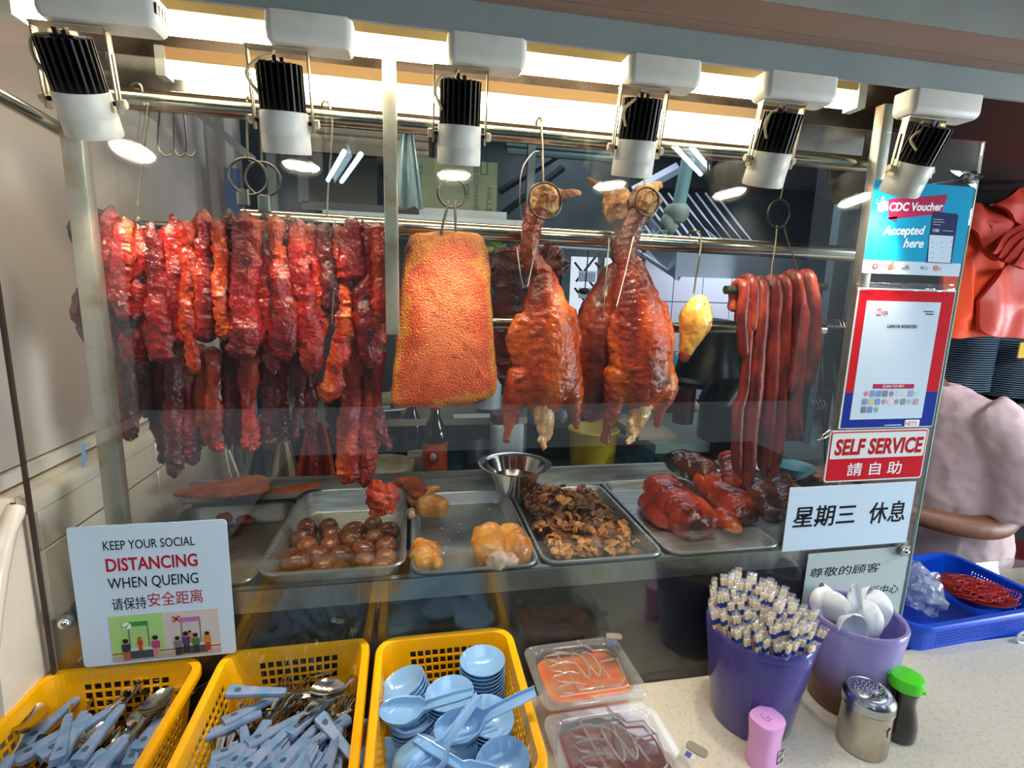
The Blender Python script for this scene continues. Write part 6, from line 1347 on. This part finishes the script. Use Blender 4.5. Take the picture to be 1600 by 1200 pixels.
# kitchen: hood, duct, bright wall, window, roaster, pots
YH = 2.0
bw = mat('bright_tiles', '#b9bcc8', .35)
t = thing('cooking_wall_panel', 'bright stainless splash wall behind the stoves', 'panel', (2.0, 2.6, z(-.8)))
xa, xb = aY(1000, 500, 2.6)[0], aY(1178, 500, 2.6)[0]
for k in range(4):
    q0, q1 = xa+(xb-xa)*k/4, xa+(xb-xa)*(k+1)/4
    for j in range(3):
        w0 = z(-.75)+j*.36; part('panel', box(q0+.003, q1-.003, 2.58, 2.6, w0+.003, w0+.357), bw, t, False)
h0 = [aY(x, y, YH) for x, y in ((985, 380), (1196, 395), (1196, 430), (1045, 445))]
LV = thing('exhaust_hood', 'large steel kitchen exhaust hood with slatted filters', 'hood', (1.9, 2.0, z(.1)))
A_ = aY(1060, 432, 1.8); B_ = aY(1200, 408, 1.8)
part('hood_front', loft([[(A_[0], 1.8, A_[2]-.0), (B_[0]+.25, 1.8, A_[2]), (B_[0]+.25, 1.8, A_[2]+.14), (A_[0], 1.8, A_[2]+.14)], [(A_[0], 1.83, A_[2]), (B_[0]+.25, 1.83, A_[2]), (B_[0]+.25, 1.83, A_[2]+.14), (A_[0], 1.83, A_[2]+.14)]]), mat('hood_steel', '#8f99a6', .3, .5), LV, False)
part('hood_side', loft([[(A_[0]-.02, 1.8, A_[2]-.02), (A_[0]-.02, 1.8, A_[2]+.14), (A_[0]-.02, 2.6, A_[2]+.60), (A_[0]-.02, 2.6, A_[2]+.40)], [(A_[0], 1.8, A_[2]-.02), (A_[0], 1.8, A_[2]+.14), (A_[0], 2.6, A_[2]+.60), (A_[0], 2.6, A_[2]+.40)]]), MATS['hood_steel'], LV, False)
FD = mat('filter_dark', '#14181c', .5); FB = mat('filter_bright', '#c4cce0', .3, .2)
C0, C1 = aY(985, 365, 2.3), aY(1150, 400, 1.9)
part('filter_back', loft([[tuple(aY(x, y, Y)) for x, y, Y in ((975, 300, 2.45), (1120, 300, 2.45), (1205, 412, 1.86), (1060, 432, 1.86))], [tuple(aY(x, y, Y)+np.array([0, .02, .03])) for x, y, Y in ((975, 300, 2.45), (1120, 300, 2.45), (1205, 412, 1.86), (1060, 432, 1.86))]]), FD, LV, False)
for k in range(11):
    f = k/11.0; p_ = aY(972+14.5*k, 302, 2.40); q_ = aY(1062+14*k, 428-.9*k*1.5, 1.85); part('filter_slat', tube([p_, q_], .008, 4), FB, LV, False)
part('hood_edge', tube([aY(990, 300, 2.3), aY(1060, 262, 2.3)], .035, 4, flat=.4), FB, LV, False); part('hood_edge', tube([aY(1065, 330, 2.3), aY(1130, 385, 2.0)], .02, 4), FB, LV, False)
part('hood_edge', tube([aY(995, 392, 2.0), aY(1062, 436, 1.85)], .014, 4), FB, LV, False)
TD = mat('teal_duct', '#7ea6a6', .45)
t = thing('exhaust_duct', 'pale teal downpipe with a curved elbow above the hood', 'duct', tuple(aY(1065, 300, 1.6)))
part('pipe', tube([aY(1078, 235, 1.6)+(aY(1078, 235, 1.6)-aY(1058, 333, 1.6))*4.2, aY(1058, 333, 1.6)], .032, 16), TD, t); part('collar', xf(lathe([(.04, -.03), (.062, .0), (.062, .03), (.045, .055)], 20), Matrix.Translation(aY(1056, 338, 1.6))), mat('duct_cream', '#98a596', .45), t)
part('elbow', tube(spline([aY(1052, 360, 1.6), aY(1042, 350, 1.6), aY(1046, 340, 1.6)], 10), .035, 12), MATS['duct_cream'], t)
# window with bars and calendar
t = thing('barred_window', 'bright barred kitchen window seen between the two geese', 'window', tuple(aY(920, 490, 2.6)))
p_, q_ = aY(882, 400, 2.62), aY(956, 490, 2.62)
part('bright_pane', box(p_[0], q_[0]+.05, 2.63, 2.70, q_[2]-.05, p_[2]), emis('window_day', (.80, .86, 1.0), .95), t, False, label='daylight behind the bars')
for a, b in (((898, 410), (960, 490)), ((898, 450), (930, 492)), ((930, 410), (962, 450)), ((930, 402), (900, 440)), ((958, 420), (905, 486))): part('bar', tube([aY(*a, 2.58), aY(*b, 2.58)], .008, 6), BLACKM, t)
part('frame', join(box(p_[0]-.03, p_[0]+.03, 2.56, 2.62, q_[2]-.05, p_[2]+.03), box(p_[0]+.24, p_[0]+.27, 2.56, 2.62, q_[2]-.05, p_[2]+.03)), mat('frame_teal', '#3c5156', .5), t, False)
for k in range(2):
    a_ = aY(915, 432+k*26, 2.5); cal = thing('wall_calendar', ['upper calendar page hanging at the bright window', 'lower calendar page hanging at the bright window'][k], 'calendar', tuple(a_)); part('page', box(a_[0]-.05, a_[0]+.07, 2.495, 2.5, a_[2]-.035, a_[2]+.035), PAPER, cal, False)
    part('grid', join(*[box(a_[0]-.045+i*.016, a_[0]-.035+i*.016, 2.4945, 2.495, a_[2]-.03+j*.014, a_[2]-.022+j*.014) for i in range(7) for j in range(4)]), mat('grey_ink', '#5d6a78', .5), cal, False)
solo('ladle', join(tube([aY(920, 385, 2.2), aY(914, 452, 2.3)], .004, 6), mv(scl(ellip((0, 0, 0), .04, .03, .02, 14, 8), 1, 1, 1), *aY(913, 455, 2.3))), BLACKM, 'black ladle hanging in front of the bright window', 'ladle')
g = join(*([tube([aY(840, 372+k*6, 2.2), aY(968, 382+k*5, 2.2)], .008, 6) for k in range(3)]+[tube([aY(900, 378, 2.2), aY(900, 378, 2.2)*np.array([1, 0, 1])+np.array([0, 2.7, 0])], .006, 6)])); solo('wall_rack', g, mat('rack_white', '#aab4c4', .4), 'white wire rack with three bars behind the goose necks', 'rack')
# roof frames
for k, (a, b) in enumerate((((780, 300), (900, 225)), ((785, 335), (880, 262)))):
    solo('roof_strut', tube([aY(*a, 2.2), aY(*b, 2.2)], .02, 4), mat('strut_dark', '#11181b', .5), ['dark diagonal roof strut, the upper of two', 'dark diagonal roof strut, the lower of two'][k], 'strut')
p_, q_ = aY(790, 222, 1.7), aY(955, 234, 1.7); solo('unlit_batten', join(box(p_[0]+.1, p_[0]+.115, 1.70, 1.715, p_[2], 3.0), box(q_[0]-.115, q_[0]-.1, 1.70, 1.715, p_[2], 3.0), box(p_[0], q_[0], 1.68, 1.74, p_[2]-.02, p_[2]+.02), tube([(p_[0], 1.66, p_[2]-.05), (q_[0], 1.66, p_[2]-.05)], .016, 8)), mat('batten_teal', '#7d948f', .5), 'unlit pale batten lamp under the kitchen ceiling', 'lamp')
# roaster, drum, pot
lz('roaster_lid', [(.001, .0), (.17, .0), (.17, .02), (.15, .035), (.10, .25), (.085, .27), (.001, .28)], 1108, 600, 1.10, mat('roaster_black', '#191b1b', .3, .3), 'big black conical roasting oven lid behind the chicken thigh', 'oven')
lz('steel_drum', [(.001, 0), (.14, 0), (.14, .26), (.145, .265), (.14, .28), (.11, .33), (.001, .34)], 1148, 742, .70, mat('drum_black', '#2c2e30', .18, .7), 'dark polished drum with a sloping lid left of the sausages', 'drum')
lz('yellow_pail', [(.001, 0), (.075, 0), (.088, .19), (.094, .20), (.090, .205), (.082, .19), (.001, .01)], 923, 752, .86, mat('mustard_plastic', '#b09a16', .4), 'mustard yellow pail on the floor shelf between the geese', 'pail')
lz('sauce_tub', [(.001, 0), (.035, 0), (.037, .12), (.001, .12)], 1066, 660, .74, mat('dark_sauce_tub', '#3a1713', .15), 'clear tub of dark sauce on the green worktop', 'tub')
GTB = mat('green_worktop', '#6f8880', .4)
P = aY(1060, 682, .75); bx('kitchen_worktop', P[0]-.13, P[0]+.32, .66, 1.1, P[2]-.03, P[2], GTB, 'pale green worktop in the kitchen behind the right goose', 'worktop')
bx('chopping_block', aY(1000, 670, .8)[0]-.04, aY(1000, 670, .8)[0]+.10, .72, .95, P[2], P[2]+.02, mat('block_beige', '#9d9077', .6), 'beige round edged chopping board on the green worktop', 'board')
g = join(*[tube([aY(985+q*14, 715, .75), aY(962+q*14, 760, .75)], .006, 5) for q in range(4)])
solo('folding_chair_legs', g, mat('leg_dark', '#3a4046', .4, .5), 'bundle of dark metal legs behind the tray upstand', 'legs')
g = join(*[tube(spline([aY(845+k*7, 655, .9), aY(852+k*7, 668, .9), aY(866+k*6, 660, .9)], 10), .0022, 5) for k in range(5)]); solo('wire_basket', g, HK, 'small wire sieve hanging behind the tail of the left goose', 'sieve')
bx('dark_oven', aY(828, 700, 1.0)[0], aY(905, 700, 1.0)[0], 1.0, 1.3, aY(860, 760, 1.0)[2], aY(860, 662, 1.0)[2], mat('oven_glass', '#16201c', .15), 'dark oven door below the left goose', 'oven')
# rack with hooks at the right inside
RKM = mat('rack_black', '#1d1e20', .4, .4)
t = thing('hook_rack', 'black wire rack with spare hooks behind the payment sign', 'rack', tuple(aY(1300, 560, .62)))
for a, b in (((1278, 512), (1345, 512)), ((1282, 522), (1290, 740)), ((1300, 520), (1305, 640)), ((1278, 542), (1322, 544)), ((1280, 610), (1335, 612))): part('wire', tube([aY(*a, .62), aY(*b, .62)], .0035, 6), RKM, t)
part('steel_rim', tube([aY(1270, 510, .6), aY(1350, 512, .6)], .007, 8), STEELD, t)
for k in range(5):
    hook([(1286+k*6, 505, .60), (1292+k*6, 500, .58), (1300+k*5, 512, .57)], 'brass coloured hook end lying on the black wire rack', .0014, grp='spare hooks on the rack')
for k in range(4):
    hook([(1262+k*6, 622, .6), (1270+k*6, 628, .59), (1276+k*5, 640, .59), (1280+k*4, 630, .59)], 'spare curved hook hanging low on the black wire rack', .0014, grp='spare hooks hanging on the rack')
lz('blue_bowl', [(.001, 0), (.03, 0), (.06, .03), (.062, .032), (.055, .03), (.001, .006)], 1240, 742, .50, mat('bowl_teal', '#5a9aa8', .3), 'small teal bowl held behind the closure notice', 'bowl')
bx('steel_shelf', aY(1215, 715, .9)[0], aY(1300, 715, .9)[0], .85, 1.1, 0, aY(1250, 712, .9)[2], mat('grey_shelf', '#59625f', .4), 'grey shelf behind the sausages', 'shelf')
# wok hanging, grey hats at upper right inside
g = ellip(aY(1315, 285, .9), .10, .05, .09, 20, 12); q_ = aY(1315, 285, .9); solo('hanging_bag', join(vnoise(g, .02, 12, 3), tube([q_, (q_[0], q_[1], 3.0)], .004, 6)), mat('sack_brown', '#5e5138', .8, col2='#463c2a', nscale=8), 'brown sacking bundle hanging at the upper right behind the case', 'sack')
g = ellip(aY(1170, 270, 1.1), .14, .06, .08, 20, 12); q_ = aY(1170, 270, 1.1); solo('hanging_bag', join(vnoise(g, .02, 12, 8), tube([q_, (q_[0], q_[1], 3.0)], .004, 6)), MATS['sack_brown'], 'brown bundle hanging behind the fourth and fifth spotlights', 'sack')
for k, (x, y) in enumerate(((1342, 330), (1275, 300))): pass
t2 = drape('white_streamers', (1300, 1345), 205, 262, .60, mat('streamer_film', '#9db4ba', .4, trans=.3), 'pale torn plastic hanging near the right post', 'plastic', 4, .02, .6)
P = aY(1330, 420, 1.3); bx('light_wall_strip', aY(1318, 300, 1.5)[0], aY(1362, 300, 1.5)[0], 1.5, 1.55, z(-1.0), z(.9), mat('strip_grey', '#6f8188', .6), 'pale grey wall strip behind the right post', 'panel')

# ---------------------------------------------------------------- right side: plates, bags, cabinet
CABS = mat('cab_steel', '#4c5052', .30, .8)
YR0 = 1.0
zA = aY(1530, 625, .95)[2]
t = thing('plate_rack', 'dark steel rack with two shelves of blue plates at the right edge', 'rack', (2.7, 1.1, 0))
part('shelf', box(2.15, 3.3, .86, 1.35, zA-.03, zA), CABS, t, False); part('shelf', box(2.15, 2.82, .86, 1.35, aY(1560, 775, .95)[2]-.02, aY(1560, 775, .95)[2]), CABS, t, False)
part('side_post', box(2.83, 2.90, .84, 1.35, z(-.66), zA-.0), CABS, t, False); part('back', box(2.1, 3.35, 1.36, 1.38, z(-.66), z(1.0)), mat('rack_dark', '#16181a', .5), t, False); part('roof', box(2.1, 3.35, .80, 1.38, z(.25), z(.30)), MATS['rack_dark'], t, False)
PLM = mat('slate_plate', '#7890a4', .3, coat=.3)
pm = tomesh('stacked_plate', lathe([(.001, .0), (.06, .0), (.10, .008), (.118, .014), (.117, .0165), (.098, .0105), (.058, .003), (.001, .003)], 36), PLM)
def plates(x, y, Y, n, lab, pitch=.0098):
    P = aY(x, y, Y)
    for k in range(n):
        o = bpy.data.objects.new('stacked_plate', pm); COL.objects.link(o); o.location = (P[0], P[1]+.04, P[2]+pitch*k); tag(o, lab, 'plate', lab.split(' in ')[-1])
plates(1505, 612, .95, 26, 'slate blue plate in the upper left plate stack, under the orange bags'); plates(1582, 622, .95, 26, 'slate blue plate in the upper right plate stack, at the photo edge')
plates(1560, 772, .95, 26, 'slate blue plate in the lower plate stack, behind the pink shirt', .0105)
P = aY(1594, 548, .85); bx('yellow_tag', P[0]-.02, P[0]+.06, .84, .845, P[2]-.03, P[2]+.035, mat('tag_yellow', '#e3b818', .5), 'yellow tag hanging at the right plate stack', 'tag')
zc_ = aY(1570, 790, .80)[2]; bx('steel_cupboard', 2.05, 3.2, .80, 1.3, 0, zc_, mat('cup_steel', '#3a3e40', .32, .7), 'low dark steel cupboard behind the person', 'cupboard')
part('top_edge', box(2.05, 3.2, .785, 1.3, zc_, zc_+.02), mat('bright_edge', '#8a8d8c', .3, .9), bpy.data.objects['steel_cupboard'], False)
lz('red_stool', [(.001, 0), (.10, 0), (.12, .05), (.12, .10), (.10, .12), (.001, .12)], 1594, 905, .55, mat('stool_red', '#5e1016', .35), 'dark red stool top at the right edge beyond the blue basket', 'stool')
# orange plastic bags
OB = mat('orange_film', '#ea4f1e', .62, spec=.25, col2='#dc4220', nscale=5, sss=.0)
RB = mat('brick_film', '#ac3322', .62, spec=.25, col2='#96281c', nscale=5)
def bagsheet(pts, Y, m, label, seed, amp=.02, dy=0.0):
    P = [aY(x, y, Y+dy*(i % 2)) for i, (x, y) in enumerate(pts)]; c = np.mean(P, axis=0); n = len(P); V = [tuple(c+np.array([0, -amp, 0]))]; F = []
    rings = 6; S = spline([tuple(p) for p in P]+[tuple(P[0])], 49)[:-1]
    for r_ in range(1, rings+1):
        for i, p in enumerate(S):
            q = c+(p-c)*r_/rings; fold = amp*1.6*math.sin(q[0]*55+q[2]*9+seed)+amp*.6*noise.noise(Vector((q[0]*14+seed, q[2]*9, 0)))*2; V.append((q[0], q[1]-amp*(1-(r_/rings)**2)+fold*.25, q[2]))
    k = len(S)
    for i in range(k):
        F.append((0, 1+(i+1) % k, 1+i))
        for r_ in range(rings-1): a = 1+r_*k; b = a+k; F.append((a+i, a+(i+1) % k, b+(i+1) % k, b+i))
    N_ = len(V); V2 = [(a, b+.012, c_) for a, b, c_ in V]; F2 = [tuple(q+N_ for q in f[::-1]) for f in F]; e0 = 1+(rings-1)*k
    F3 = [(e0+i, e0+(i+1) % k, e0+(i+1) % k+N_, e0+i+N_) for i in range(k)]
    return solo('plastic_bag', geo(V+V2, F+F2+F3), m, label, 'bag', 'bundle of hanging orange plastic bags')
bagsheet([(1490, 318), (1560, 330), (1640, 340), (1640, 440), (1640, 530), (1570, 522), (1512, 528), (1480, 518), (1480, 430)], .62, OB, 'big orange plastic bag hanging at the right edge, lower and largest', 1, .03)
bagsheet([(1494, 322), (1535, 318), (1580, 330), (1600, 360), (1560, 408), (1530, 370), (1500, 345)], .56, RB, 'brick red folded bag flap at the upper left of the bag bundle', 3, .02)
bagsheet([(1560, 318), (1600, 292), (1650, 290), (1650, 360), (1600, 350)], .52, RB, 'brick red bag top at the upper right of the bag bundle', 5, .02)
for k in range(4):
    bagsheet([(1548+k*12, 396+k*6), (1580+k*10, 360+k*5), (1640, 330+k*14), (1650, 360+k*12), (1590+k*6, 402+k*6)], .53-.012*k, RB, 'brick red bag fold, %s from the left of the fanned handles' % ORD[k], 7+k, .012)
bagsheet([(1535, 470), (1570, 420), (1640, 400), (1650, 530), (1590, 528), (1540, 520)], .575, mat('rust_film', '#c2473a', .4), 'rust red bag sheet over the lower right of the orange bag', 9, .02)
solo('bag_hanger', tube([aY(1500, 335, .66), aY(1655, 285, .66)], .006, 8), BLACKM, 'dark rod from which the orange bags hang', 'rod')
# dark plastic sheet, upper right
g = [tuple(aY(x, y, Y)) for x, y, Y in ()]
V = []; n = 14
for i in range(n):
    for j in range(10):
        x = 1380+j*30; top = 165+max(0, (x-1500))*.15-20*math.sin((x-1380)/90); bot = 300+(30 if x < 1500 else -(x-1500)*.35); f = i/(n-1); P = aY(x, top+(bot-top)*f, .72); V.append((P[0], P[1]+.05*math.sin(j*1.1+f*3)+.04*math.sin(f*9), P[2]))
F = [(i*10+j, i*10+j+1, (i+1)*10+j+1, (i+1)*10+j) for i in range(n-1) for j in range(9)]; N_ = len(V)
F += [tuple(q+N_ for q in f[::-1]) for f in F]; V += [(a, b+.01, c) for a, b, c in V]
solo('black_sheet', geo(V, F), mat('black_film', '#2c2e33', .35), 'draped black plastic sheet under the soffit at the right', 'sheet')

# ---------------------------------------------------------------- blue basket on the side worktop
Mb = Matrix.Translation((1.300, .118, z(-.775)-.012+.001)) @ Matrix.Rotation(math.radians(3), 4, 'Z')
g, rim, base = basket(.43, .245, .082, .035, .10, .0072, .0042, BLUEB, rimw=.014, band=.018, lo=.018, cornerpad=.045)
t = thing('blue_basket', 'blue perforated basket with cutlery bags and rubber bands on the side worktop', 'basket', tuple(Mb.translation))
part('wall', xf(g, Mb), BLUEB, t, False); part('rim', xf(rim, Mb), BLUEB, t); part('base', xf(base, Mb), BLUEB, t, False)
BAGC = glassmat('clear_bag', (.93, .95, .99), 1.45, rough=.15, haze=.30, hazecol=(.75, .82, .92))
for k, (x, y, w_) in enumerate(((1428, 905, .05), (1440, 930, .048))):
    P = aZ(x, y, -.715); g = ellip(P, w_, .05, .035, 22, 14); solo('cutlery_bag', vnoise(g, .022, 28, k+2, 4), BAGC, ['clear crumpled bag at the rear left in the blue basket', 'clear crumpled bag in front in the blue basket'][k], 'bag')
for k in range(9):
    P = aZ(1415+k*5, 925+(k % 3)*9, -.73); solo('sachet', xf(rbox(.03, .014, .003, .002, .0008), Matrix.Translation(P) @ Matrix.Rotation(k*.8, 4, 'Z') @ Matrix.Rotation(.5*(k % 2), 4, 'X')), mat('sachet_blue', '#7d8fc4', .4), 'small blue white sachet inside the clear bags of the blue basket', 'sachet', 'sachets in the clear bags')
P = aZ(1520, 938, -.735); t = thing('red_bowl', 'bowl heaped with red rubber bands in the blue basket', 'bowl', tuple(P)); part('bowl', mv(lathe([(.001, 0), (.04, 0), (.075, .028), (.078, .03), (.074, .030), (.001, .006)], 32), *P), mat('bowl_dark_red', '#6e1418', .3), t)
g = []
for k in range(90):
    a = rnd.uniform(0, 6.28); R_ = rnd.uniform(.012, .03); c = P+np.array([rnd.gauss(0, .030), rnd.gauss(0, .024), .026+.016*rnd.random()]); c[0] = min(max(c[0], P[0]-.055), P[0]+.055)
    tl = rnd.uniform(-.6, .6); t2_ = rnd.uniform(-.6, .6); g.append(tube([c+np.array([R_*math.cos(q), R_*.7*math.sin(q), R_*(.3*math.cos(q)*tl+.3*math.sin(q)*t2_)]) for q in np.linspace(0, 2*math.pi, 15)], .0009, 4, cap=False))
solo('rubber_bands', join(*g), mat('rubber_red', '#b81f20', .5), 'heap of red rubber bands in the blue basket', 'rubber bands', kind='stuff')
P = aZ(1590, 1000, -.775); solo('white_cup_handle', tube([P+np.array([.02*math.cos(a), -.01, .014+.014*math.sin(a)]) for a in np.linspace(0, 6.28, 16)], .003, 8, cap=False), WHITEP, 'small white looped string at the right edge behind the counter', 'string')
g = loft([rrect(.20, .12, .03, 5, 0), rrect(.24, .16, .04, 5, .05), rrect(.25, .17, .04, 5, .052), rrect(.235, .155, .04, 5, .052), rrect(.195, .115, .03, 5, .004)]); P = aZ(1592, 900, -.71)
solo('clear_tray', mv(g, P[0]+.05, P[1]+.03, z(-.775)-.010), MATS['clear_plastic'], 'clear plastic tray at the right edge behind the blue basket', 'tray')

# ---------------------------------------------------------------- people
SKIN = mat('skin_brown', '#8a5a42', .5, col2='#7a4c36', nscale=6, sss=.05)
SHIRT = mat('pink_shirt', '#ecd4d6', .85, col2='#e2c4c8', nscale=3, bump=.1, bscale=30)
PYd = .52
t = thing('person', 'person in a loose pale pink T-shirt facing left behind the counter', 'person', (1.72, PYd, 0))
def pz(x, y, Y=PYd): return aY(x, y, Y)
def rings_body(rows, n=26):
    out = []
    for (cx, cy, zc, rx, ry) in rows: out.append([(cx+rx*math.cos(a), cy+ry*math.sin(a), zc) for a in np.linspace(0, 2*math.pi, n+1)[:-1]])
    return out
# body core: one continuous skin from legs to head
zsh = pz(1480, 612)[2]; znk = pz(1462, 598)[2]
bxx = 1.69
body = fuse([loft(rings_body([(bxx+.02, PYd, .02, .07, .12), (bxx+.02, PYd, .45, .08, .14), (bxx+.06, PYd, .80, .11, .15), (bxx+.05, PYd, 1.05, .10, .14), (bxx+.04, PYd, zsh-.10, .09, .14), (bxx-.0, PYd, zsh-.02, .06, .09), (bxx-.05, PYd, zsh+.05, .052, .055), (bxx-.10, PYd, zsh+.10, .050, .053)])),
             ellip((bxx-.165, PYd, zsh+.19), .098, .078, .120, 20, 14), ellip((bxx-.258, PYd, zsh+.175), .018, .012, .018), ellip((bxx-.225, PYd, zsh+.115), .035, .035, .03),
             ellip((bxx-.16, PYd-.078, zsh+.185), .018, .010, .028),
             tube(spline([(bxx+.01, PYd-.17, zsh-.03), (bxx+.06, PYd-.215, zsh-.20), (bxx+.10, PYd-.20, zsh-.36), (bxx-.02, PYd-.215, zsh-.375), (bxx-.20, PYd-.16, zsh-.345), (bxx-.33, PYd-.08, zsh-.30)], 30), np.linspace(.052, .026, 30), 14),
             tube(spline([(bxx-.0, PYd+.17, zsh-.03), (bxx-.05, PYd+.19, zsh-.20), (bxx-.15, PYd+.17, zsh-.33), (bxx-.30, PYd+.08, zsh-.30), (bxx-.40, PYd+.02, zsh-.28)], 30), np.linspace(.052, .026, 30), 14),
             tube([(bxx+.0, PYd-.10, .05), (bxx-.08, PYd-.10, .03)], .045, 10), tube([(bxx+.0, PYd+.10, .05), (bxx-.08, PYd+.10, .03)], .045, 10),
             ellip((bxx-.355, PYd-.075, zsh-.29), .045, .035, .018), ellip((bxx-.43, PYd+.015, zsh-.27), .045, .035, .018)]
            + [tube(spline([(bxx-.38, PYd-.105+.018*k, zsh-.285), (bxx-.42-.006*(k % 3), PYd-.11+.018*k, zsh-.285), (bxx-.445-.004*(k % 2), PYd-.11+.018*k, zsh-.305)], 8), [.009, .0088, .0085, .0083, .008, .0078, .0074, .006], 8) for k in range(4)]
            + [tube(spline([(bxx-.455, PYd-.015+.018*k, zsh-.27), (bxx-.495-.006*(k % 3), PYd-.018+.018*k, zsh-.272), (bxx-.52-.004*(k % 2), PYd-.018+.018*k, zsh-.292)], 8), [.009, .0088, .0085, .0083, .008, .0078, .0074, .006], 8) for k in range(4)]
            + [tube([(bxx-.35, PYd-.045, zsh-.28), (bxx-.38, PYd-.02, zsh-.27)], [.011, .008], 8), tube([(bxx-.42, PYd-.02, zsh-.265), (bxx-.46, PYd-.045, zsh-.255)], [.011, .008], 8)], .0075, 3)
part('body', body, SKIN, t)
hr = fuse([ellip((bxx-.148, PYd, zsh+.215), .108, .090, .115, 20, 14), ellip((bxx-.11, PYd, zsh+.17), .06, .07, .08)], .009, 2); hr = (hr[0], hr[1]); keep = hr[0][:, 0]-(bxx-.23)+.6*(hr[0][:, 2]-(zsh+.24)) > 0
part('hair', (hr[0], [f for f in hr[1] if all(keep[i] for i in f)]), mat('black_hair', '#14110f', .5), t)
for s_ in (-1, 1): part('eye', ellip((bxx-.252, PYd+s_*.032, zsh+.195), .008, .010, .006, 10, 6), mat('eye_dark', '#1d1512', .2), t)
part('mouth', ellip((bxx-.250, PYd, zsh+.135), .008, .022, .005, 10, 6), mat('lip', '#7a3a34', .5), t)
sh_rows = [(bxx+.07, PYd, .70, .19, .215), (bxx+.085, PYd, .78, .20, .22), (bxx+.080, PYd, .88, .195, .215), (bxx+.06, PYd, .98, .185, .215), (bxx+.05, PYd, 1.08, .17, .215), (bxx+.045, PYd, zsh-.12, .155, .21), (bxx+.03, PYd, zsh-.05, .13, .20), (bxx+.0, PYd, zsh+.0, .095, .15), (bxx-.02, PYd, zsh+.025, .072, .085), (bxx-.03, PYd, zsh+.035, .062, .066)]
sl = [tube(spline([(bxx+.015, PYd-.13, zsh-.035), (bxx+.07, PYd-.215, zsh-.14), (bxx+.10, PYd-.225, zsh-.25), (bxx+.105, PYd-.225, zsh-.335)], 16), [.075, .078, .082, .085, .088, .090, .092, .094, .096, .098, .098, .098, .098, .098, .098, .098], 18),
      tube(spline([(bxx+.0, PYd+.13, zsh-.035), (bxx-.04, PYd+.20, zsh-.14), (bxx-.09, PYd+.20, zsh-.25)], 12), np.linspace(.075, .09, 12), 18)]
shirt = fuse([loft(rings_body(sh_rows))]+sl, .008, 3); shirt = vnoise(shirt, .008, 9, 4, 2, (1, 1, .6)); shirt = vnoise(shirt, .0035, 26, 9, 2)
part('t_shirt', shirt, SHIRT, t, label='loose pale pink T-shirt')
# cook with teal apron deeper in the kitchen
cx, cy = aY(972, 600, 1.45)[0], 1.45; t = thing('person', 'cook in a teal apron partly hidden behind the right goose', 'person', (cx, cy, 0))
TL = mat('teal_apron', '#1c7286', .7, col2='#17606f', nscale=6); SK2 = mat('skin_cook', '#a87e66', .5)
body = fuse([loft(rings_body([(cx, cy, .02, .12, .07), (cx, cy, .45, .15, .08), (cx, cy, .85, .17, .12), (cx, cy, 1.1, .16, .11), (cx, cy, 1.35, .18, .10), (cx, cy, 1.42, .10, .07), (cx, cy, 1.5, .05, .05)])), ellip((cx, cy-.01, 1.62), .078, .095, .12, 18, 12), ellip((cx, cy-.105, 1.61), .012, .016, .018),
             tube(spline([(cx+.19, cy, 1.36), (cx+.27, cy-.06, 1.15), (cx+.33, cy-.16, 1.06), (cx+.34, cy-.28, 1.02)], 24), np.linspace(.048, .026, 24), 12), tube(spline([(cx-.19, cy, 1.36), (cx-.24, cy-.06, 1.14), (cx-.15, cy-.25, 1.0), (cx-.05, cy-.34, .98)], 24), np.linspace(.048, .026, 24), 12), ellip((cx+.34, cy-.31, 1.02), .035, .045, .018)]
            + [tube(spline([(cx+.31+.018*k, cy-.34, 1.022), (cx+.31+.019*k, cy-.38, 1.018), (cx+.31+.019*k, cy-.405, .998)], 8), [.009, .0088, .0085, .0083, .008, .0078, .0074, .006], 8) for k in range(4)], .008, 3)
part('body', body, SK2, t)
part('apron', fuse([loft(rings_body([(cx, cy, .40, .19, .11), (cx, cy, .85, .20, .15), (cx, cy, 1.1, .185, .135), (cx, cy, 1.36, .19, .12), (cx, cy, 1.43, .11, .08)])), tube([(cx+.17, cy, 1.36), (cx+.25, cy-.05, 1.20)], .065, 12), tube([(cx-.17, cy, 1.36), (cx-.24, cy-.04, 1.20)], .065, 12)], .01, 3), TL, t, label='teal apron and sleeves')
part('hair', ellip((cx, cy+.01, 1.66), .088, .102, .10, 18, 12), MATS['black_hair'], t)
